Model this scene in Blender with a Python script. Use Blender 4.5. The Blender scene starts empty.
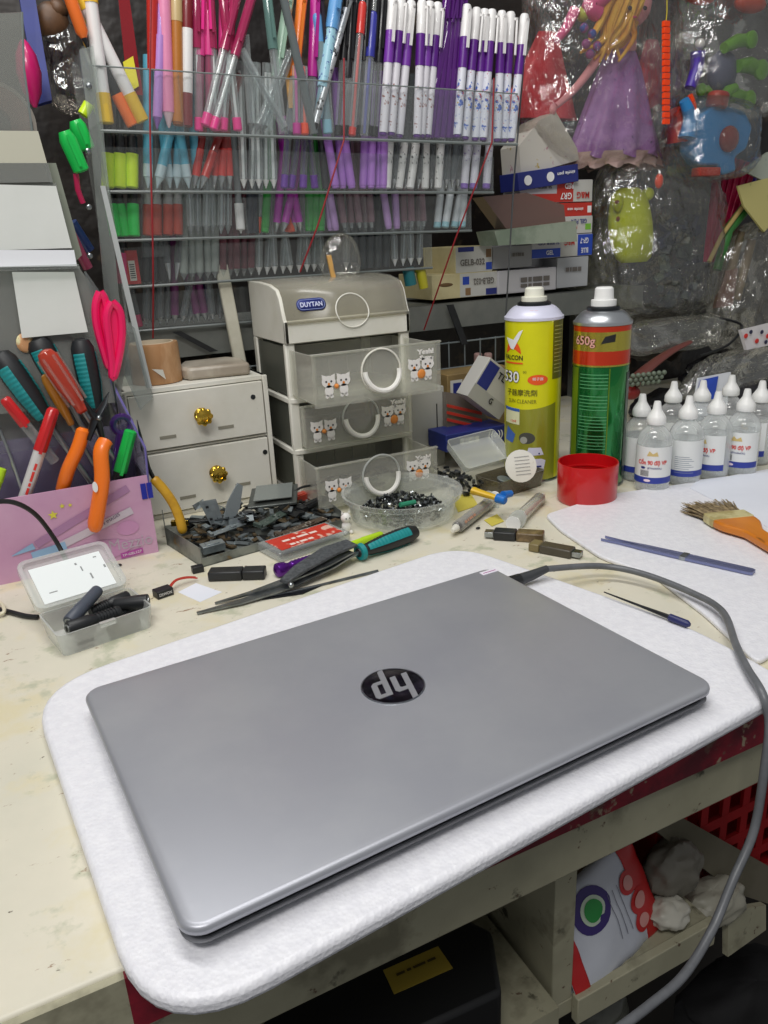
import bpy, math, random
from mathutils import Vector, Matrix, Quaternion, noise
R=math.radians; PI=math.pi
rnd=random.Random(7)
col=bpy.context.scene.collection
# ---------------------------------------------------------------- camera model (desk top is z=0, camera above x=y=0)
CAM=Vector((0,0,.324)); F=775.0
CM=Matrix(((0.89021565,0.19124714,-0.41344967),(-0.45314312,0.27879989,-0.84671833),(-0.04666274,0.94111378,0.33485436)))
def ray(px,py): return CM@Vector((px-384,512-py,-F))
def Z(px,py,z=0.0):
    r=ray(px,py); return CAM+r*((z-CAM.z)/r.z)
def Y(px,py,y):
    r=ray(px,py); return CAM+r*(y/r.y)
def X(px,py,x):
    r=ray(px,py); return CAM+r*(x/r.x)
def depth(p): return -((CM.transposed()@(Vector(p)-CAM)).z)
def size(pxl,p): return pxl*depth(p)/F
def facing(p): return math.atan2(-p[0],p[1])   # local -Y looks back along the view
def V(*a): return Vector(a)
# ---------------------------------------------------------------- materials
def hx(s):
    s=s.lstrip('#'); o=[]
    for i in (0,2,4):
        c=int(s[i:i+2],16)/255; o.append(c/12.92 if c<=.04045 else ((c+.055)/1.055)**2.4)
    return (*o,1)
MATS={}
def newmat(name):
    m=bpy.data.materials.new(name); m.use_nodes=True; nt=m.node_tree; nt.nodes.clear()
    out=nt.nodes.new('ShaderNodeOutputMaterial'); return m,nt,out
def N(nt,t,**k):
    n=nt.nodes.new(t)
    for a,b in k.items():
        if a.startswith('i_'):
            n.inputs[a[2:].replace('_',' ')].default_value=b
        else: setattr(n,a,b)
    return n
def tc(nt,scale=(1,1,1),rot=(0,0,0)):
    c=nt.nodes.new('ShaderNodeTexCoord'); mp=nt.nodes.new('ShaderNodeMapping'); mp.inputs['Scale'].default_value=scale; mp.inputs['Rotation'].default_value=rot
    nt.links.new(c.outputs['Object'],mp.inputs[0]); return mp.outputs[0]
def noise_mask(nt,vec,scale,lo,hi,detail=5,rough=.6):
    n=N(nt,'ShaderNodeTexNoise'); n.inputs['Scale'].default_value=scale; n.inputs['Detail'].default_value=detail; n.inputs['Roughness'].default_value=rough
    nt.links.new(vec,n.inputs['Vector']); r=N(nt,'ShaderNodeMapRange'); r.inputs[1].default_value=lo; r.inputs[2].default_value=hi
    nt.links.new(n.outputs[0],r.inputs[0]); return r.outputs[0]
def mixc(nt,fac,a,b):
    m=N(nt,'ShaderNodeMix',data_type='RGBA')
    if hasattr(fac,'links'): nt.links.new(fac,m.inputs[0])
    else: m.inputs[0].default_value=fac
    for s,i in ((a,6),(b,7)):
        if hasattr(s,'links'): nt.links.new(s,m.inputs[i])
        else: m.inputs[i].default_value=s
    return m.outputs[2]
def mat(name,c,rough=.45,metal=0.0,layers=(),bump=0,bscale=300,coat=0,spec=.5,stretch=(1,1,1),sss=0):
    """layers: (colour, noise scale, lo, hi)"""
    if name in MATS: return MATS[name]
    m,nt,out=newmat(name); p=N(nt,'ShaderNodeBsdfPrincipled'); nt.links.new(p.outputs[0],out.inputs[0])
    p.inputs['Roughness'].default_value=rough; p.inputs['Metallic'].default_value=metal
    p.inputs['Coat Weight'].default_value=coat; p.inputs['Specular IOR Level'].default_value=spec
    v=tc(nt,stretch); cc=hx(c)
    if not layers: layers=((c,30,.3,.7),)
    for (c2,s,lo,hi) in layers: cc=mixc(nt,noise_mask(nt,v,s,lo,hi),cc,hx(c2))
    nt.links.new(cc,p.inputs['Base Color'])
    if sss: p.inputs['Subsurface Weight'].default_value=sss; p.inputs['Subsurface Radius'].default_value=(.01,.01,.01)
    if bump:
        n=N(nt,'ShaderNodeTexNoise'); n.inputs['Scale'].default_value=bscale; nt.links.new(v,n.inputs['Vector'])
        b=N(nt,'ShaderNodeBump'); b.inputs['Strength'].default_value=bump; b.inputs['Distance'].default_value=.001
        nt.links.new(n.outputs[0],b.inputs['Height']); nt.links.new(b.outputs[0],p.inputs['Normal'])
    MATS[name]=m; return m
def clear(name,c='#ffffff',op=.2,rough=.12,body='#e8ecec',bump=0,bscale=60,edge=.35,white=0):
    """clear plastic: see-through with a tint, a thin body haze and gloss that grows at the rim"""
    if name in MATS: return MATS[name]
    m,nt,out=newmat(name)
    t=N(nt,'ShaderNodeBsdfTransparent'); t.inputs[0].default_value=hx(c)
    p=N(nt,'ShaderNodeBsdfPrincipled'); p.inputs['Base Color'].default_value=hx(body); p.inputs['Roughness'].default_value=rough
    lw=N(nt,'ShaderNodeLayerWeight'); lw.inputs[0].default_value=.35
    mr=N(nt,'ShaderNodeMapRange'); mr.inputs[3].default_value=op; mr.inputs[4].default_value=min(1,op+edge)
    nt.links.new(lw.outputs['Facing'],mr.inputs[0])
    mx=N(nt,'ShaderNodeMixShader'); nt.links.new(mr.outputs[0],mx.inputs[0]); nt.links.new(t.outputs[0],mx.inputs[1])
    g=N(nt,'ShaderNodeBsdfGlossy'); g.inputs['Roughness'].default_value=rough; g.inputs['Color'].default_value=(.9,.9,.9,1)
    nt.links.new(p.outputs[0],mx.inputs[2])
    m2=N(nt,'ShaderNodeMixShader'); fr=N(nt,'ShaderNodeFresnel'); fr.inputs[0].default_value=1.45
    ge=N(nt,'ShaderNodeNewGeometry'); cap_=N(nt,'ShaderNodeMath',operation='MINIMUM'); cap_.inputs[1].default_value=.32; nt.links.new(fr.outputs[0],cap_.inputs[0])
    inv=N(nt,'ShaderNodeMath',operation='SUBTRACT'); inv.inputs[0].default_value=1; nt.links.new(ge.outputs['Backfacing'],inv.inputs[1])
    mu=N(nt,'ShaderNodeMath',operation='MULTIPLY'); nt.links.new(cap_.outputs[0],mu.inputs[0]); nt.links.new(inv.outputs[0],mu.inputs[1])
    nt.links.new(mu.outputs[0],m2.inputs[0]); nt.links.new(mx.outputs[0],m2.inputs[1]); nt.links.new(g.outputs[0],m2.inputs[2])
    nt.links.new(m2.outputs[0],out.inputs[0])
    if bump:
        n=N(nt,'ShaderNodeTexNoise'); n.inputs['Scale'].default_value=bscale; n.inputs['Detail'].default_value=3; nt.links.new(tc(nt),n.inputs['Vector'])
        b=N(nt,'ShaderNodeBump'); b.inputs['Strength'].default_value=bump; b.inputs['Distance'].default_value=.004
        nt.links.new(n.outputs[0],b.inputs['Height'])
        for k in (p,g): nt.links.new(b.outputs[0],k.inputs['Normal'])
        nt.links.new(b.outputs[0],fr.inputs['Normal'])
    MATS[name]=m; return m
# ---------------------------------------------------------------- mesh collector
MW={}
class G:
    def __init__(s): s.v=[]; s.f=[]
    def add(s,vs,fs,M=None):
        o=len(s.v)
        for v in vs:
            v=Vector(v); s.v.append(M@v if M else v)
        s.f+= [tuple(i+o for i in f) for f in fs]; return s
    def box(s,c,d,M=None,R3=None):
        x,y,z=d[0]/2,d[1]/2,d[2]/2
        vs=[Vector((a*x,b*y,e*z)) for a in (-1,1) for b in (-1,1) for e in (-1,1)]
        if R3: vs=[R3@v for v in vs]
        vs=[v+Vector(c) for v in vs]
        return s.add(vs,[(0,1,3,2),(4,6,7,5),(0,4,5,1),(2,3,7,6),(0,2,6,4),(1,5,7,3)],M)
    def bb(s,x0,x1,y0,y1,z0,z1,M=None): return s.box(((x0+x1)/2,(y0+y1)/2,(z0+z1)/2),(abs(x1-x0),abs(y1-y0),abs(z1-z0)),M)
    def tube(s,pts,r,n=10,M=None,cap=True,flat=1):
        pts=[Vector(p) for p in pts]; rr=r if isinstance(r,(list,tuple)) else [r]*len(pts)
        vs=[];fs=[]; prev=None
        for i,p in enumerate(pts):
            t=(pts[min(i+1,len(pts)-1)]-pts[max(i-1,0)])
            if t.length<1e-9: t=Vector((0,0,1))
            t.normalize()
            if prev is None:
                a=Vector((0,0,1)) if abs(t.z)<.9 else Vector((1,0,0)); u=t.cross(a).normalized()
            else:
                u=(prev-t*prev.dot(t))
                u=u.normalized() if u.length>1e-6 else t.orthogonal().normalized()
            prev=u; w=t.cross(u)
            for k in range(n):
                a=2*PI*k/n; vs.append(p+u*(math.cos(a)*rr[i])+w*(math.sin(a)*rr[i]*flat))
        for i in range(len(pts)-1):
            for k in range(n): fs.append((i*n+k,i*n+(k+1)%n,(i+1)*n+(k+1)%n,(i+1)*n+k))
        if cap: fs.append(tuple(range(n-1,-1,-1))); fs.append(tuple((len(pts)-1)*n+k for k in range(n)))
        return s.add(vs,fs,M)
    def lathe(s,prof,n=24,M=None,sx=1,sy=1,cap=True):
        vs=[];fs=[]
        for r,z in prof:
            for k in range(n):
                a=2*PI*k/n; vs.append((r*math.cos(a)*sx,r*math.sin(a)*sy,z))
        L=len(prof)
        for i in range(L-1):
            for k in range(n): fs.append((i*n+k,i*n+(k+1)%n,(i+1)*n+(k+1)%n,(i+1)*n+k))
        if cap:
            if prof[0][0]>1e-5: fs.append(tuple(range(n-1,-1,-1)))
            if prof[-1][0]>1e-5: fs.append(tuple((L-1)*n+k for k in range(n)))
        return s.add(vs,fs,M)
    def prism(s,poly,z0,z1,M=None):
        n=len(poly); a=sum(poly[i][0]*poly[(i+1)%n][1]-poly[(i+1)%n][0]*poly[i][1] for i in range(n))
        if a<0: poly=poly[::-1]
        vs=[(p[0],p[1],z0) for p in poly]+[(p[0],p[1],z1) for p in poly]
        fs=[tuple(range(n-1,-1,-1)),tuple(range(n,2*n))]+[(i,(i+1)%n,n+(i+1)%n,n+i) for i in range(n)]
        return s.add(vs,fs,M)
    def slab(s,quad,t):
        """4+ world points of one face, given thickness t away along its normal"""
        q=[Vector(p) for p in quad]; n=(q[1]-q[0]).cross(q[2]-q[0]).normalized()*t; k=len(q)
        vs=q+[p+n for p in q]
        return s.add(vs,[tuple(range(k-1,-1,-1)),tuple(range(k,2*k))]+[(i,(i+1)%k,k+(i+1)%k,k+i) for i in range(k)])
    def grid(s,fn,nu,nv,closed_u=False,M=None):
        vs=[fn(i/nu,j/nv) for j in range(nv+1) for i in range(nu+1)]; w=nu+1
        return s.add(vs,[(j*w+i,j*w+i+1,(j+1)*w+i+1,(j+1)*w+i) for j in range(nv) for i in range(nu)],M)
    def ball(s,c,r,n=16,M=None,sc=(1,1,1)):
        T=Matrix.Translation(c)@Matrix.Diagonal((sc[0],sc[1],sc[2],1))
        if M: T=M@T
        return s.lathe([(max(1e-6,r*math.sin(PI*i/8)),-r*math.cos(PI*i/8)) for i in range(9)],n,T)
    def build(s,name,m,parent=None,label=None,world=False,bevel=0,angle=40,sub=0,solid=0,seg=2):
        me=bpy.data.meshes.new(name)
        vs=s.v
        if world and parent is not None:
            I=MW[parent.name].inverted(); vs=[I@v for v in vs]
        me.from_pydata([tuple(v) for v in vs],[],s.f); me.update()
        import bmesh
        b=bmesh.new(); b.from_mesh(me); bmesh.ops.recalc_face_normals(b,faces=b.faces); b.to_mesh(me); b.free()
        me.polygons.foreach_set('use_smooth',[True]*len(me.polygons))
        if not sub: me.set_sharp_from_angle(angle=R(angle))
        me.materials.append(m)
        o=bpy.data.objects.new(name,me); col.objects.link(o)
        if parent is not None: o.parent=parent; MW[o.name]=MW[parent.name]
        if label: o['label']=label
        if solid: q=o.modifiers.new('s','SOLIDIFY'); q.thickness=solid; q.offset=0
        if bevel: q=o.modifiers.new('b','BEVEL'); q.width=bevel; q.segments=seg; q.limit_method='ANGLE'; q.angle_limit=R(40)
        if sub: q=o.modifiers.new('u','SUBSURF'); q.levels=sub; q.render_levels=sub
        return o
def tag(o,label,cat,group=None,kind=None):
    o['label']=label; o['category']=cat
    if group: o['group']=group
    if kind: o['kind']=kind
    return o
def thing(name,label,cat,loc=(0,0,0),rot=(0,0,0),group=None):
    o=bpy.data.objects.new(name,None); col.objects.link(o); o.location=loc
    o.empty_display_size=.01
    if isinstance(rot,Quaternion): o.rotation_mode='QUATERNION'; o.rotation_quaternion=rot; RM=rot.to_matrix().to_4x4()
    else:
        o.rotation_euler=rot; from mathutils import Euler; RM=Euler(rot).to_matrix().to_4x4()
    MW[o.name]=Matrix.Translation(loc)@RM
    return tag(o,label,cat,group)
def solo(name,g,m,label,cat,group=None,loc=None,**k):
    """a thing that is one mesh; vertices given in world space, origin moved to loc"""
    if loc is None:
        n=len(g.v); loc=Vector((sum(v.x for v in g.v)/n,sum(v.y for v in g.v)/n,min(v.z for v in g.v)))
    loc=Vector(loc); g.v=[v-loc for v in g.v]
    o=g.build(name,m,**k); o.location=loc; MW[o.name]=Matrix.Translation(loc)
    return tag(o,label,cat,group)
def struct(name,g,m,**k):
    o=g.build(name,m,**k); o['kind']='structure'; return o
def copy_tree(o,parent=None):
    c=o.copy(); col.objects.link(c); c.parent=parent
    if 'label' in c and parent is None: pass
    for ch in list(o.children): copy_tree(ch,c)
    return c
def zq(d,roll=0):
    """rotation that takes local +Z onto direction d"""
    q=Vector((0,0,1)).rotation_difference(Vector(d).normalized()); return q@Quaternion((0,0,1),roll)
def frame(o,xd,yd):
    xd=Vector(xd).normalized(); z=xd.cross(Vector(yd)).normalized(); yd=z.cross(xd)
    m=Matrix((xd,yd,z)).transposed().to_4x4(); m.translation=Vector(o); return m
# lettering
def textg(body,w=None,h=None,fn=None,extrude=.0002,bold=0,g=None,fit=True):
    cu=bpy.data.curves.new('lettering','FONT'); cu.body=body; cu.size=1; cu.align_x='CENTER'; cu.align_y='CENTER'; cu.extrude=0; cu.resolution_u=3
    cu.offset=bold
    ob=bpy.data.objects.new('lettering',cu); me=bpy.data.meshes.new_from_object(ob)
    vs=[v.co.copy() for v in me.vertices]; fs=[tuple(p.vertices) for p in me.polygons]
    bpy.data.objects.remove(ob); bpy.data.curves.remove(cu); bpy.data.meshes.remove(me)
    g=g or G()
    if not vs: return g
    x0=min(v.x for v in vs);x1=max(v.x for v in vs);y0=min(v.y for v in vs);y1=max(v.y for v in vs)
    sx=w/(x1-x0) if w else None; sy=h/(y1-y0) if h else sx
    if sx is None: sx=sy
    g.add([fn((v.x-(x0+x1)/2)*sx,(v.y-(y0+y1)/2)*sy) for v in vs],fs); return g
def plane_fn(o,xd,yd,off=.0003):
    xd=Vector(xd).normalized(); yd=Vector(yd).normalized(); n=xd.cross(yd).normalized(); o=Vector(o)
    return lambda u,v:o+xd*u+yd*v+n*off
def cyl_fn(r,u0,v0,off=.0003):
    """local frame, -Y in front; u0 is arc length from the front line"""
    def f(u,v):
        a=(u+u0)/r; return Vector(((r+off)*math.sin(a),-(r+off)*math.cos(a),v+v0))
    return f
def patch_cyl(g,r,u0,u1,v0,v1,off=.0002,n=12):
    f=cyl_fn(r,0,0,off); return g.grid(lambda a,b:f(u0+(u1-u0)*a,v0+(v1-v0)*b),n,1)
def poly_cyl(g,r,pts,off=.0003):
    f=cyl_fn(r,0,0,off); B=[]; k=len(pts)
    for i in range(k):
        a,b=pts[i],pts[(i+1)%k]; m=1 if k>12 else 4
        B+=[(a[0]+(b[0]-a[0])*j/m,a[1]+(b[1]-a[1])*j/m) for j in range(m)]
    cu=sum(p[0] for p in B)/len(B); cv=sum(p[1] for p in B)/len(B); n=len(B); vs=[f(cu,cv)]; fs=[]
    for q in range(1,5):
        t=q/4; vs+=[f(cu+(p[0]-cu)*t,cv+(p[1]-cv)*t) for p in B]
    fs+=[(0,1+i,1+(i+1)%n) for i in range(n)]
    for q in range(3): fs+=[(1+q*n+i,1+(q+1)*n+i,1+(q+1)*n+(i+1)%n,1+q*n+(i+1)%n) for i in range(n)]
    return g.add(vs,fs)
def rrect(w,d,r,n=5,cx=0,cy=0):
    p=[]
    for sx,sy,a0 in ((1,1,0),(-1,1,90),(-1,-1,180),(1,-1,270)):
        for i in range(n+1):
            a=R(a0+90*i/n); p.append((cx+sx*(w/2-r)+r*math.cos(a),cy+sy*(d/2-r)+r*math.sin(a)))
    return p
def spline(pts,n=8):
    pts=[Vector(p) for p in pts]; out=[]
    for i in range(len(pts)-1):
        p0=pts[max(i-1,0)];p1=pts[i];p2=pts[i+1];p3=pts[min(i+2,len(pts)-1)]
        for k in range(n):
            t=k/n; out.append(.5*((2*p1)+(p2-p0)*t+(2*p0-5*p1+4*p2-p3)*t*t+(3*p1-p0-3*p2+p3)*t**3))
    out.append(pts[-1]); return out
def round_poly(pts,r,n=6):
    """round the corners of a 2-D outline"""
    out=[]; k=len(pts)
    for i in range(k):
        p=Vector(pts[i][:2]);a=(Vector(pts[i-1][:2])-p);b=(Vector(pts[(i+1)%k][:2])-p)
        rr=r[i] if isinstance(r,(list,tuple)) else r
        if rr<=0: out.append((p.x,p.y)); continue
        A=p+a.normalized()*rr;B=p+b.normalized()*rr
        for j in range(n+1):
            t=j/n; q=A*(1-t)**2+p*2*t*(1-t)+B*t*t; out.append((q.x,q.y))
    return out

# ---------------------------------------------------------------- common materials
white_pl=mat('white_plastic','#e6e4da',.4,layers=(('#cfccbd',12,.45,.8),('#b9b39c',90,.68,.8)))
black_pl=mat('black_plastic','#17181a',.45,layers=(('#242628',60,.4,.7),))
dark_metal=mat('dark_metal','#3a3d40',.35,.8)
steel=mat('steel','#a8adb0',.28,1.0,layers=(('#7e8488',50,.45,.7),))
zinc=mat('zinc','#9aa3a6',.4,.7,layers=(('#6f787b',35,.45,.75),))
gold=mat('gold_metal','#d9b44a',.22,1.0)
white_cap=mat('white_cap','#f2f2f0',.35)
paper=mat('paper','#e6e9f2',.8,layers=(('#d9dde8',6,.4,.8),))
clear_pl=clear('clear_plastic','#f4f6f6',.08,.12,'#eef2f2',edge=.3)
frost=clear('frosted_plastic','#eef1f0',.35,.3,'#eef0ee')
ink=mat('ink_navy','#1d2a78',.5)
ink_black=mat('ink_black','#1a1a1c',.5)
ink_red=mat('ink_red','#d8322a',.5)
ink_white=mat('ink_white','#eeeeee',.5)

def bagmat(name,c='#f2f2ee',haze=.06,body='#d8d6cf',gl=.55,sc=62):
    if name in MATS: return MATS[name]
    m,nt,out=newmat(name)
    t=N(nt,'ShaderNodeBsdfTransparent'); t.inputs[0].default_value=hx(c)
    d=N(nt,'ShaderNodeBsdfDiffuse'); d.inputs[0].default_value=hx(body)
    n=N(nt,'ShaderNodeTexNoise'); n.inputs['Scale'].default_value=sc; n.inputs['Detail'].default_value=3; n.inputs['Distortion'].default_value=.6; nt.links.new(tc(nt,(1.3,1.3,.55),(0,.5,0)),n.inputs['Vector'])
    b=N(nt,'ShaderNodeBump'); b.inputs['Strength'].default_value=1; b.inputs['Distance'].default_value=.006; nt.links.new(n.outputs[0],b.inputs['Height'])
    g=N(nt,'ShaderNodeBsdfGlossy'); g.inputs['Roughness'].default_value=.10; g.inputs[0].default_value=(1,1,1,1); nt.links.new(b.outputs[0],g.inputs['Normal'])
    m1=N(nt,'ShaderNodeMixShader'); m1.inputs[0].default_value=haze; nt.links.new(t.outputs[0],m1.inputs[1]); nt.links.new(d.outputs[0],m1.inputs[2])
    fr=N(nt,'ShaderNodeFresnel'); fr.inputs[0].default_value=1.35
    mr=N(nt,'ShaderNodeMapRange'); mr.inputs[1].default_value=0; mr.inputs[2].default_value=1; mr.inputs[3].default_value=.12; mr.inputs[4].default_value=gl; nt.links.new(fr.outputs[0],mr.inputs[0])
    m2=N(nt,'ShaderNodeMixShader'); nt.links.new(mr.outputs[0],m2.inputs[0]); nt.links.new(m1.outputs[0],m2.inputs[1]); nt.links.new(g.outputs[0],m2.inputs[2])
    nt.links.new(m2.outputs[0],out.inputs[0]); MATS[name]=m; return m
# ================================================================ SETTING
fl=G().bb(-1.2,2.2,-.9,1.27,-.77,-.75)
struct('floor',fl,mat('floor_dark','#2a2724',.7,layers=(('#3a3630',8,.4,.7),)))
wb=G().bb(-1.2,2.2,1.25,1.29,-.75,1.6)
def wall_mat():
    m,nt,out=newmat('wall_dark_film'); p=N(nt,'ShaderNodeBsdfPrincipled'); nt.links.new(p.outputs[0],out.inputs[0])
    v=tc(nt); c=mixc(nt,noise_mask(nt,v,7,.42,.62),hx('#171210'),hx('#2a2420')); c=mixc(nt,noise_mask(nt,v,22,.6,.66),c,hx('#42362a'))
    nt.links.new(c,p.inputs['Base Color']); p.inputs['Roughness'].default_value=.45
    n=N(nt,'ShaderNodeTexNoise'); n.inputs['Scale'].default_value=9; n.inputs['Detail'].default_value=4; nt.links.new(v,n.inputs['Vector'])
    b=N(nt,'ShaderNodeBump'); b.inputs['Strength'].default_value=.6; b.inputs['Distance'].default_value=.02
    nt.links.new(n.outputs[0],b.inputs['Height']); nt.links.new(b.outputs[0],p.inputs['Normal']); return m
struct('wall_back',wb,wall_mat())
# ================================================================ WORKBENCH
def desk_mat():
    m,nt,out=newmat('cream_worn_paint'); p=N(nt,'ShaderNodeBsdfPrincipled'); nt.links.new(p.outputs[0],out.inputs[0])
    v=tc(nt); c=mixc(nt,noise_mask(nt,v,7,.35,.7),hx('#ded8c6'),hx('#d0cdbc'))
    c=mixc(nt,noise_mask(nt,v,16,.52,.66),c,hx('#d9d0b0'))
    c=mixc(nt,noise_mask(nt,v,30,.58,.68),c,hx('#bcbda6'))
    c=mixc(nt,noise_mask(nt,tc(nt,(1,2.6,1),(0,0,.5)),38,.64,.675,8,.7),c,hx('#8f6e52'))
    c=mixc(nt,noise_mask(nt,v,120,.70,.74,3),c,hx('#574a3c'))
    nt.links.new(c,p.inputs['Base Color']); p.inputs['Roughness'].default_value=.5
    n=N(nt,'ShaderNodeTexNoise'); n.inputs['Scale'].default_value=40; n.inputs['Detail'].default_value=8; nt.links.new(v,n.inputs['Vector'])
    b=N(nt,'ShaderNodeBump'); b.inputs['Strength'].default_value=.25; b.inputs['Distance'].default_value=.003
    nt.links.new(n.outputs[0],b.inputs['Height']); nt.links.new(b.outputs[0],p.inputs['Normal']); return m
creamp=desk_mat()
apron_m=mat('aged_shaded_cream','#a6a28a',.6,layers=(('#8f8c76',9,.4,.7),('#4a4739',40,.63,.69),('#77735f',14,.55,.66),('#5b4636',85,.67,.71)),bump=.2,bscale=60)  # aged cream, its colour also darkened for the shade below the bench top
redband=mat('chipped_red_paint','#84182a',.5,layers=(('#5a1422',30,.42,.6),('#9a8b74',70,.60,.66),('#6e6854',25,.62,.7)),bump=.3,bscale=80)
bench=thing('workbench','cream painted workbench with a chipped red front edge and a low shelf','workbench',(.3,.31,-.75))
G().bb(-.6,1.5,.31,1.24,-.0375,0).build('bench_top',creamp,bench,world=True,bevel=.002)
G().bb(.205,1.5,.3055,.31,-.0355,-.002).build('edge_band',redband,bench,'chipped dark red painted edge band',world=True)
G().bb(.060,.205,.3055,.31,-.036,-.002).build('edge_band',apron_m,bench,'worn cream middle of the edge band',world=True)
G().bb(.0,.060,.3055,.31,-.036,-.002).build('edge_band',redband,bench,'short red end of the edge band',world=True)
G().bb(-.6,.0,.3055,.31,-.036,-.002).build('edge_band',apron_m,bench,'worn cream end of the edge band',world=True)
G().bb(-.6,1.5,.312,.332,-.08,-.036).build('front_rail',apron_m,bench,world=True,bevel=.0015)
# compartment below: divider, shelf board, lip, side boards
G().bb(.305,.326,.36,1.1,-.275,-.08).build('divider',apron_m,bench,world=True,bevel=.001)
G().bb(.10,.485,.36,1.1,-.292,-.275).build('low_shelf',apron_m,bench,world=True,bevel=.001)
G().bb(.326,.485,.352,.36,-.298,-.270).build('shelf_lip',apron_m,bench,world=True,bevel=.001)
for x in (-.5,1.4):
    for y in (.36,1.18): G().bb(x-.025,x+.025,y-.025,y+.025,-.75,-.036).build('leg',apron_m,bench,world=True,bevel=.002)
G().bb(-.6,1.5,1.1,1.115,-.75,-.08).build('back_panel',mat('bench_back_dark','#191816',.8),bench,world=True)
# ================================================================ FOAM SHEETS
def foam_mat():
    m,nt,out=newmat('white_foam'); p=N(nt,'ShaderNodeBsdfPrincipled'); nt.links.new(p.outputs[0],out.inputs[0])
    v=tc(nt); vo=N(nt,'ShaderNodeTexVoronoi'); vo.inputs['Scale'].default_value=420; nt.links.new(v,vo.inputs['Vector'])
    p.inputs['Roughness'].default_value=.42; p.inputs['Specular IOR Level'].default_value=.6
    ms=noise_mask(nt,v,150,.4,.65); c=mixc(nt,ms,hx('#e6e6ec'),hx('#eeeef3')); nt.links.new(c,p.inputs['Base Color'])
    b=N(nt,'ShaderNodeBump'); b.inputs['Strength'].default_value=.35; b.inputs['Distance'].default_value=.0008
    nt.links.new(vo.outputs['Distance'],b.inputs['Height'])
    n=N(nt,'ShaderNodeTexNoise'); n.inputs['Scale'].default_value=55; nt.links.new(v,n.inputs['Vector'])
    b2=N(nt,'ShaderNodeBump'); b2.inputs['Strength'].default_value=.04; b2.inputs['Distance'].default_value=.004
    nt.links.new(n.outputs[0],b2.inputs['Height']); nt.links.new(b.outputs[0],b2.inputs['Normal']); nt.links.new(b2.outputs[0],p.inputs['Normal'])
    p.inputs['Subsurface Weight'].default_value=.3; p.inputs['Subsurface Radius'].default_value=(.01,.01,.01); return m
foam=foam_mat()
fo=round_poly([(-.022,.585),(.004,.257),(.465,.298),(.470,.40),(.405,.655)],[.06,.055,.03,.05,.05],8)
o=G().prism(fo,.0004,.012).build('foam_sheet',foam,bevel=.004,seg=3); tag(o,'large white foam sheet lying flat under the laptop','foam sheet')
f2=[Z(545,518),Z(560,533),Z(600,560),Z(655,580),Z(704,618),Z(757,668),Z(800,640),Z(860,560),Z(780,470),Z(690,486),Z(606,498)]
f2=round_poly([(p.x,p.y) for p in f2],.01,4)
o=G().prism(f2,.0004,.005).build('foam_sheet',foam,bevel=.0015); tag(o,'thin white foam sheet under the tweezers and paintbrush','foam sheet')
pp=[Z(697,480,.0058),Z(690,488,.0058),Z(768,527,.0058),Z(840,560,.0058),Z(850,462,.0058)]
o=G().prism([(p.x,p.y) for p in pp],.0052,.0058).build('paper_sheet',paper); tag(o,'blank white paper sheet lying under the brush at the right edge','paper')
# ================================================================ LAPTOP
LA=math.atan2(.022,.359)
lap=thing('laptop','closed silver laptop with a round mirrored emblem, lying on white foam','laptop',(.2028,.418,.0122),(0,0,LA))
def alu():
    m,nt,out=newmat('silver_lid'); p=N(nt,'ShaderNodeBsdfPrincipled'); nt.links.new(p.outputs[0],out.inputs[0])
    v=tc(nt); c=mixc(nt,noise_mask(nt,v,9,.4,.65),hx('#a9abb3'),hx('#b2b4ba')); nt.links.new(c,p.inputs['Base Color'])
    p.inputs['Metallic'].default_value=.5; p.inputs['Roughness'].default_value=.40
    n=N(nt,'ShaderNodeTexNoise'); n.inputs['Scale'].default_value=2500; nt.links.new(v,n.inputs['Vector'])
    b=N(nt,'ShaderNodeBump'); b.inputs['Strength'].default_value=.05; b.inputs['Distance'].default_value=.0005
    nt.links.new(n.outputs[0],b.inputs['Height']); nt.links.new(b.outputs[0],p.inputs['Normal']); return m
alu=alu(); Wd,Dp=.3665,.2455
def rr(ins,corner,z): return [(x,y,z) for x,y in rrect(Wd-2*ins,Dp-2*ins,corner,8)]
def loft(g,rings):
    n=len(rings[0])
    vs=[v for r in rings for v in r]; fs=[(i*n+k,i*n+(k+1)%n,(i+1)*n+(k+1)%n,(i+1)*n+k) for i in range(len(rings)-1) for k in range(n)]
    fs+= [tuple(range(n-1,-1,-1)),tuple((len(rings)-1)*n+k for k in range(n))]; return g.add(vs,fs)
loft(G(),[rr(.012,.006,.0012),rr(.006,.009,.0022),rr(.0022,.011,.0058),rr(.0012,.012,.0070),rr(.0030,.010,.0076)]).build('base',mat('silver_base','#8f9094',.35,.6),lap,angle=50)
loft(G(),[rr(.0040,.010,.0074),rr(.0040,.010,.0124)]).build('screen_bezel',mat('bezel_black','#0c0d10',.4),lap,'black rim in the gap between lid and base')
loft(G(),[rr(.0010,.0115,.0120),rr(.0002,.0125,.0128),rr(0,.0127,.0150),rr(.0004,.0123,.0164),rr(.0014,.0113,.0173),rr(.0034,.0095,.0178)]).build('lid',alu,lap,angle=60)
for sx in (-1,1):
    for sy in (-1,1): G().bb(sx*.14-.02,sx*.14+.02,sy*.09-.004,sy*.09+.004,0,.0014).build('rubber_foot',black_pl,lap,bevel=.0005)
G().tube([(-.11,.1155,.0100),(.11,.1155,.0100)],.0042,12).build('hinge',dark_metal,lap)
# emblem, upside down as the owner sees it
ec=MW[lap.name].inverted()@Z(393,686,.030); ec.z=.0178
er=.0222

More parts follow.
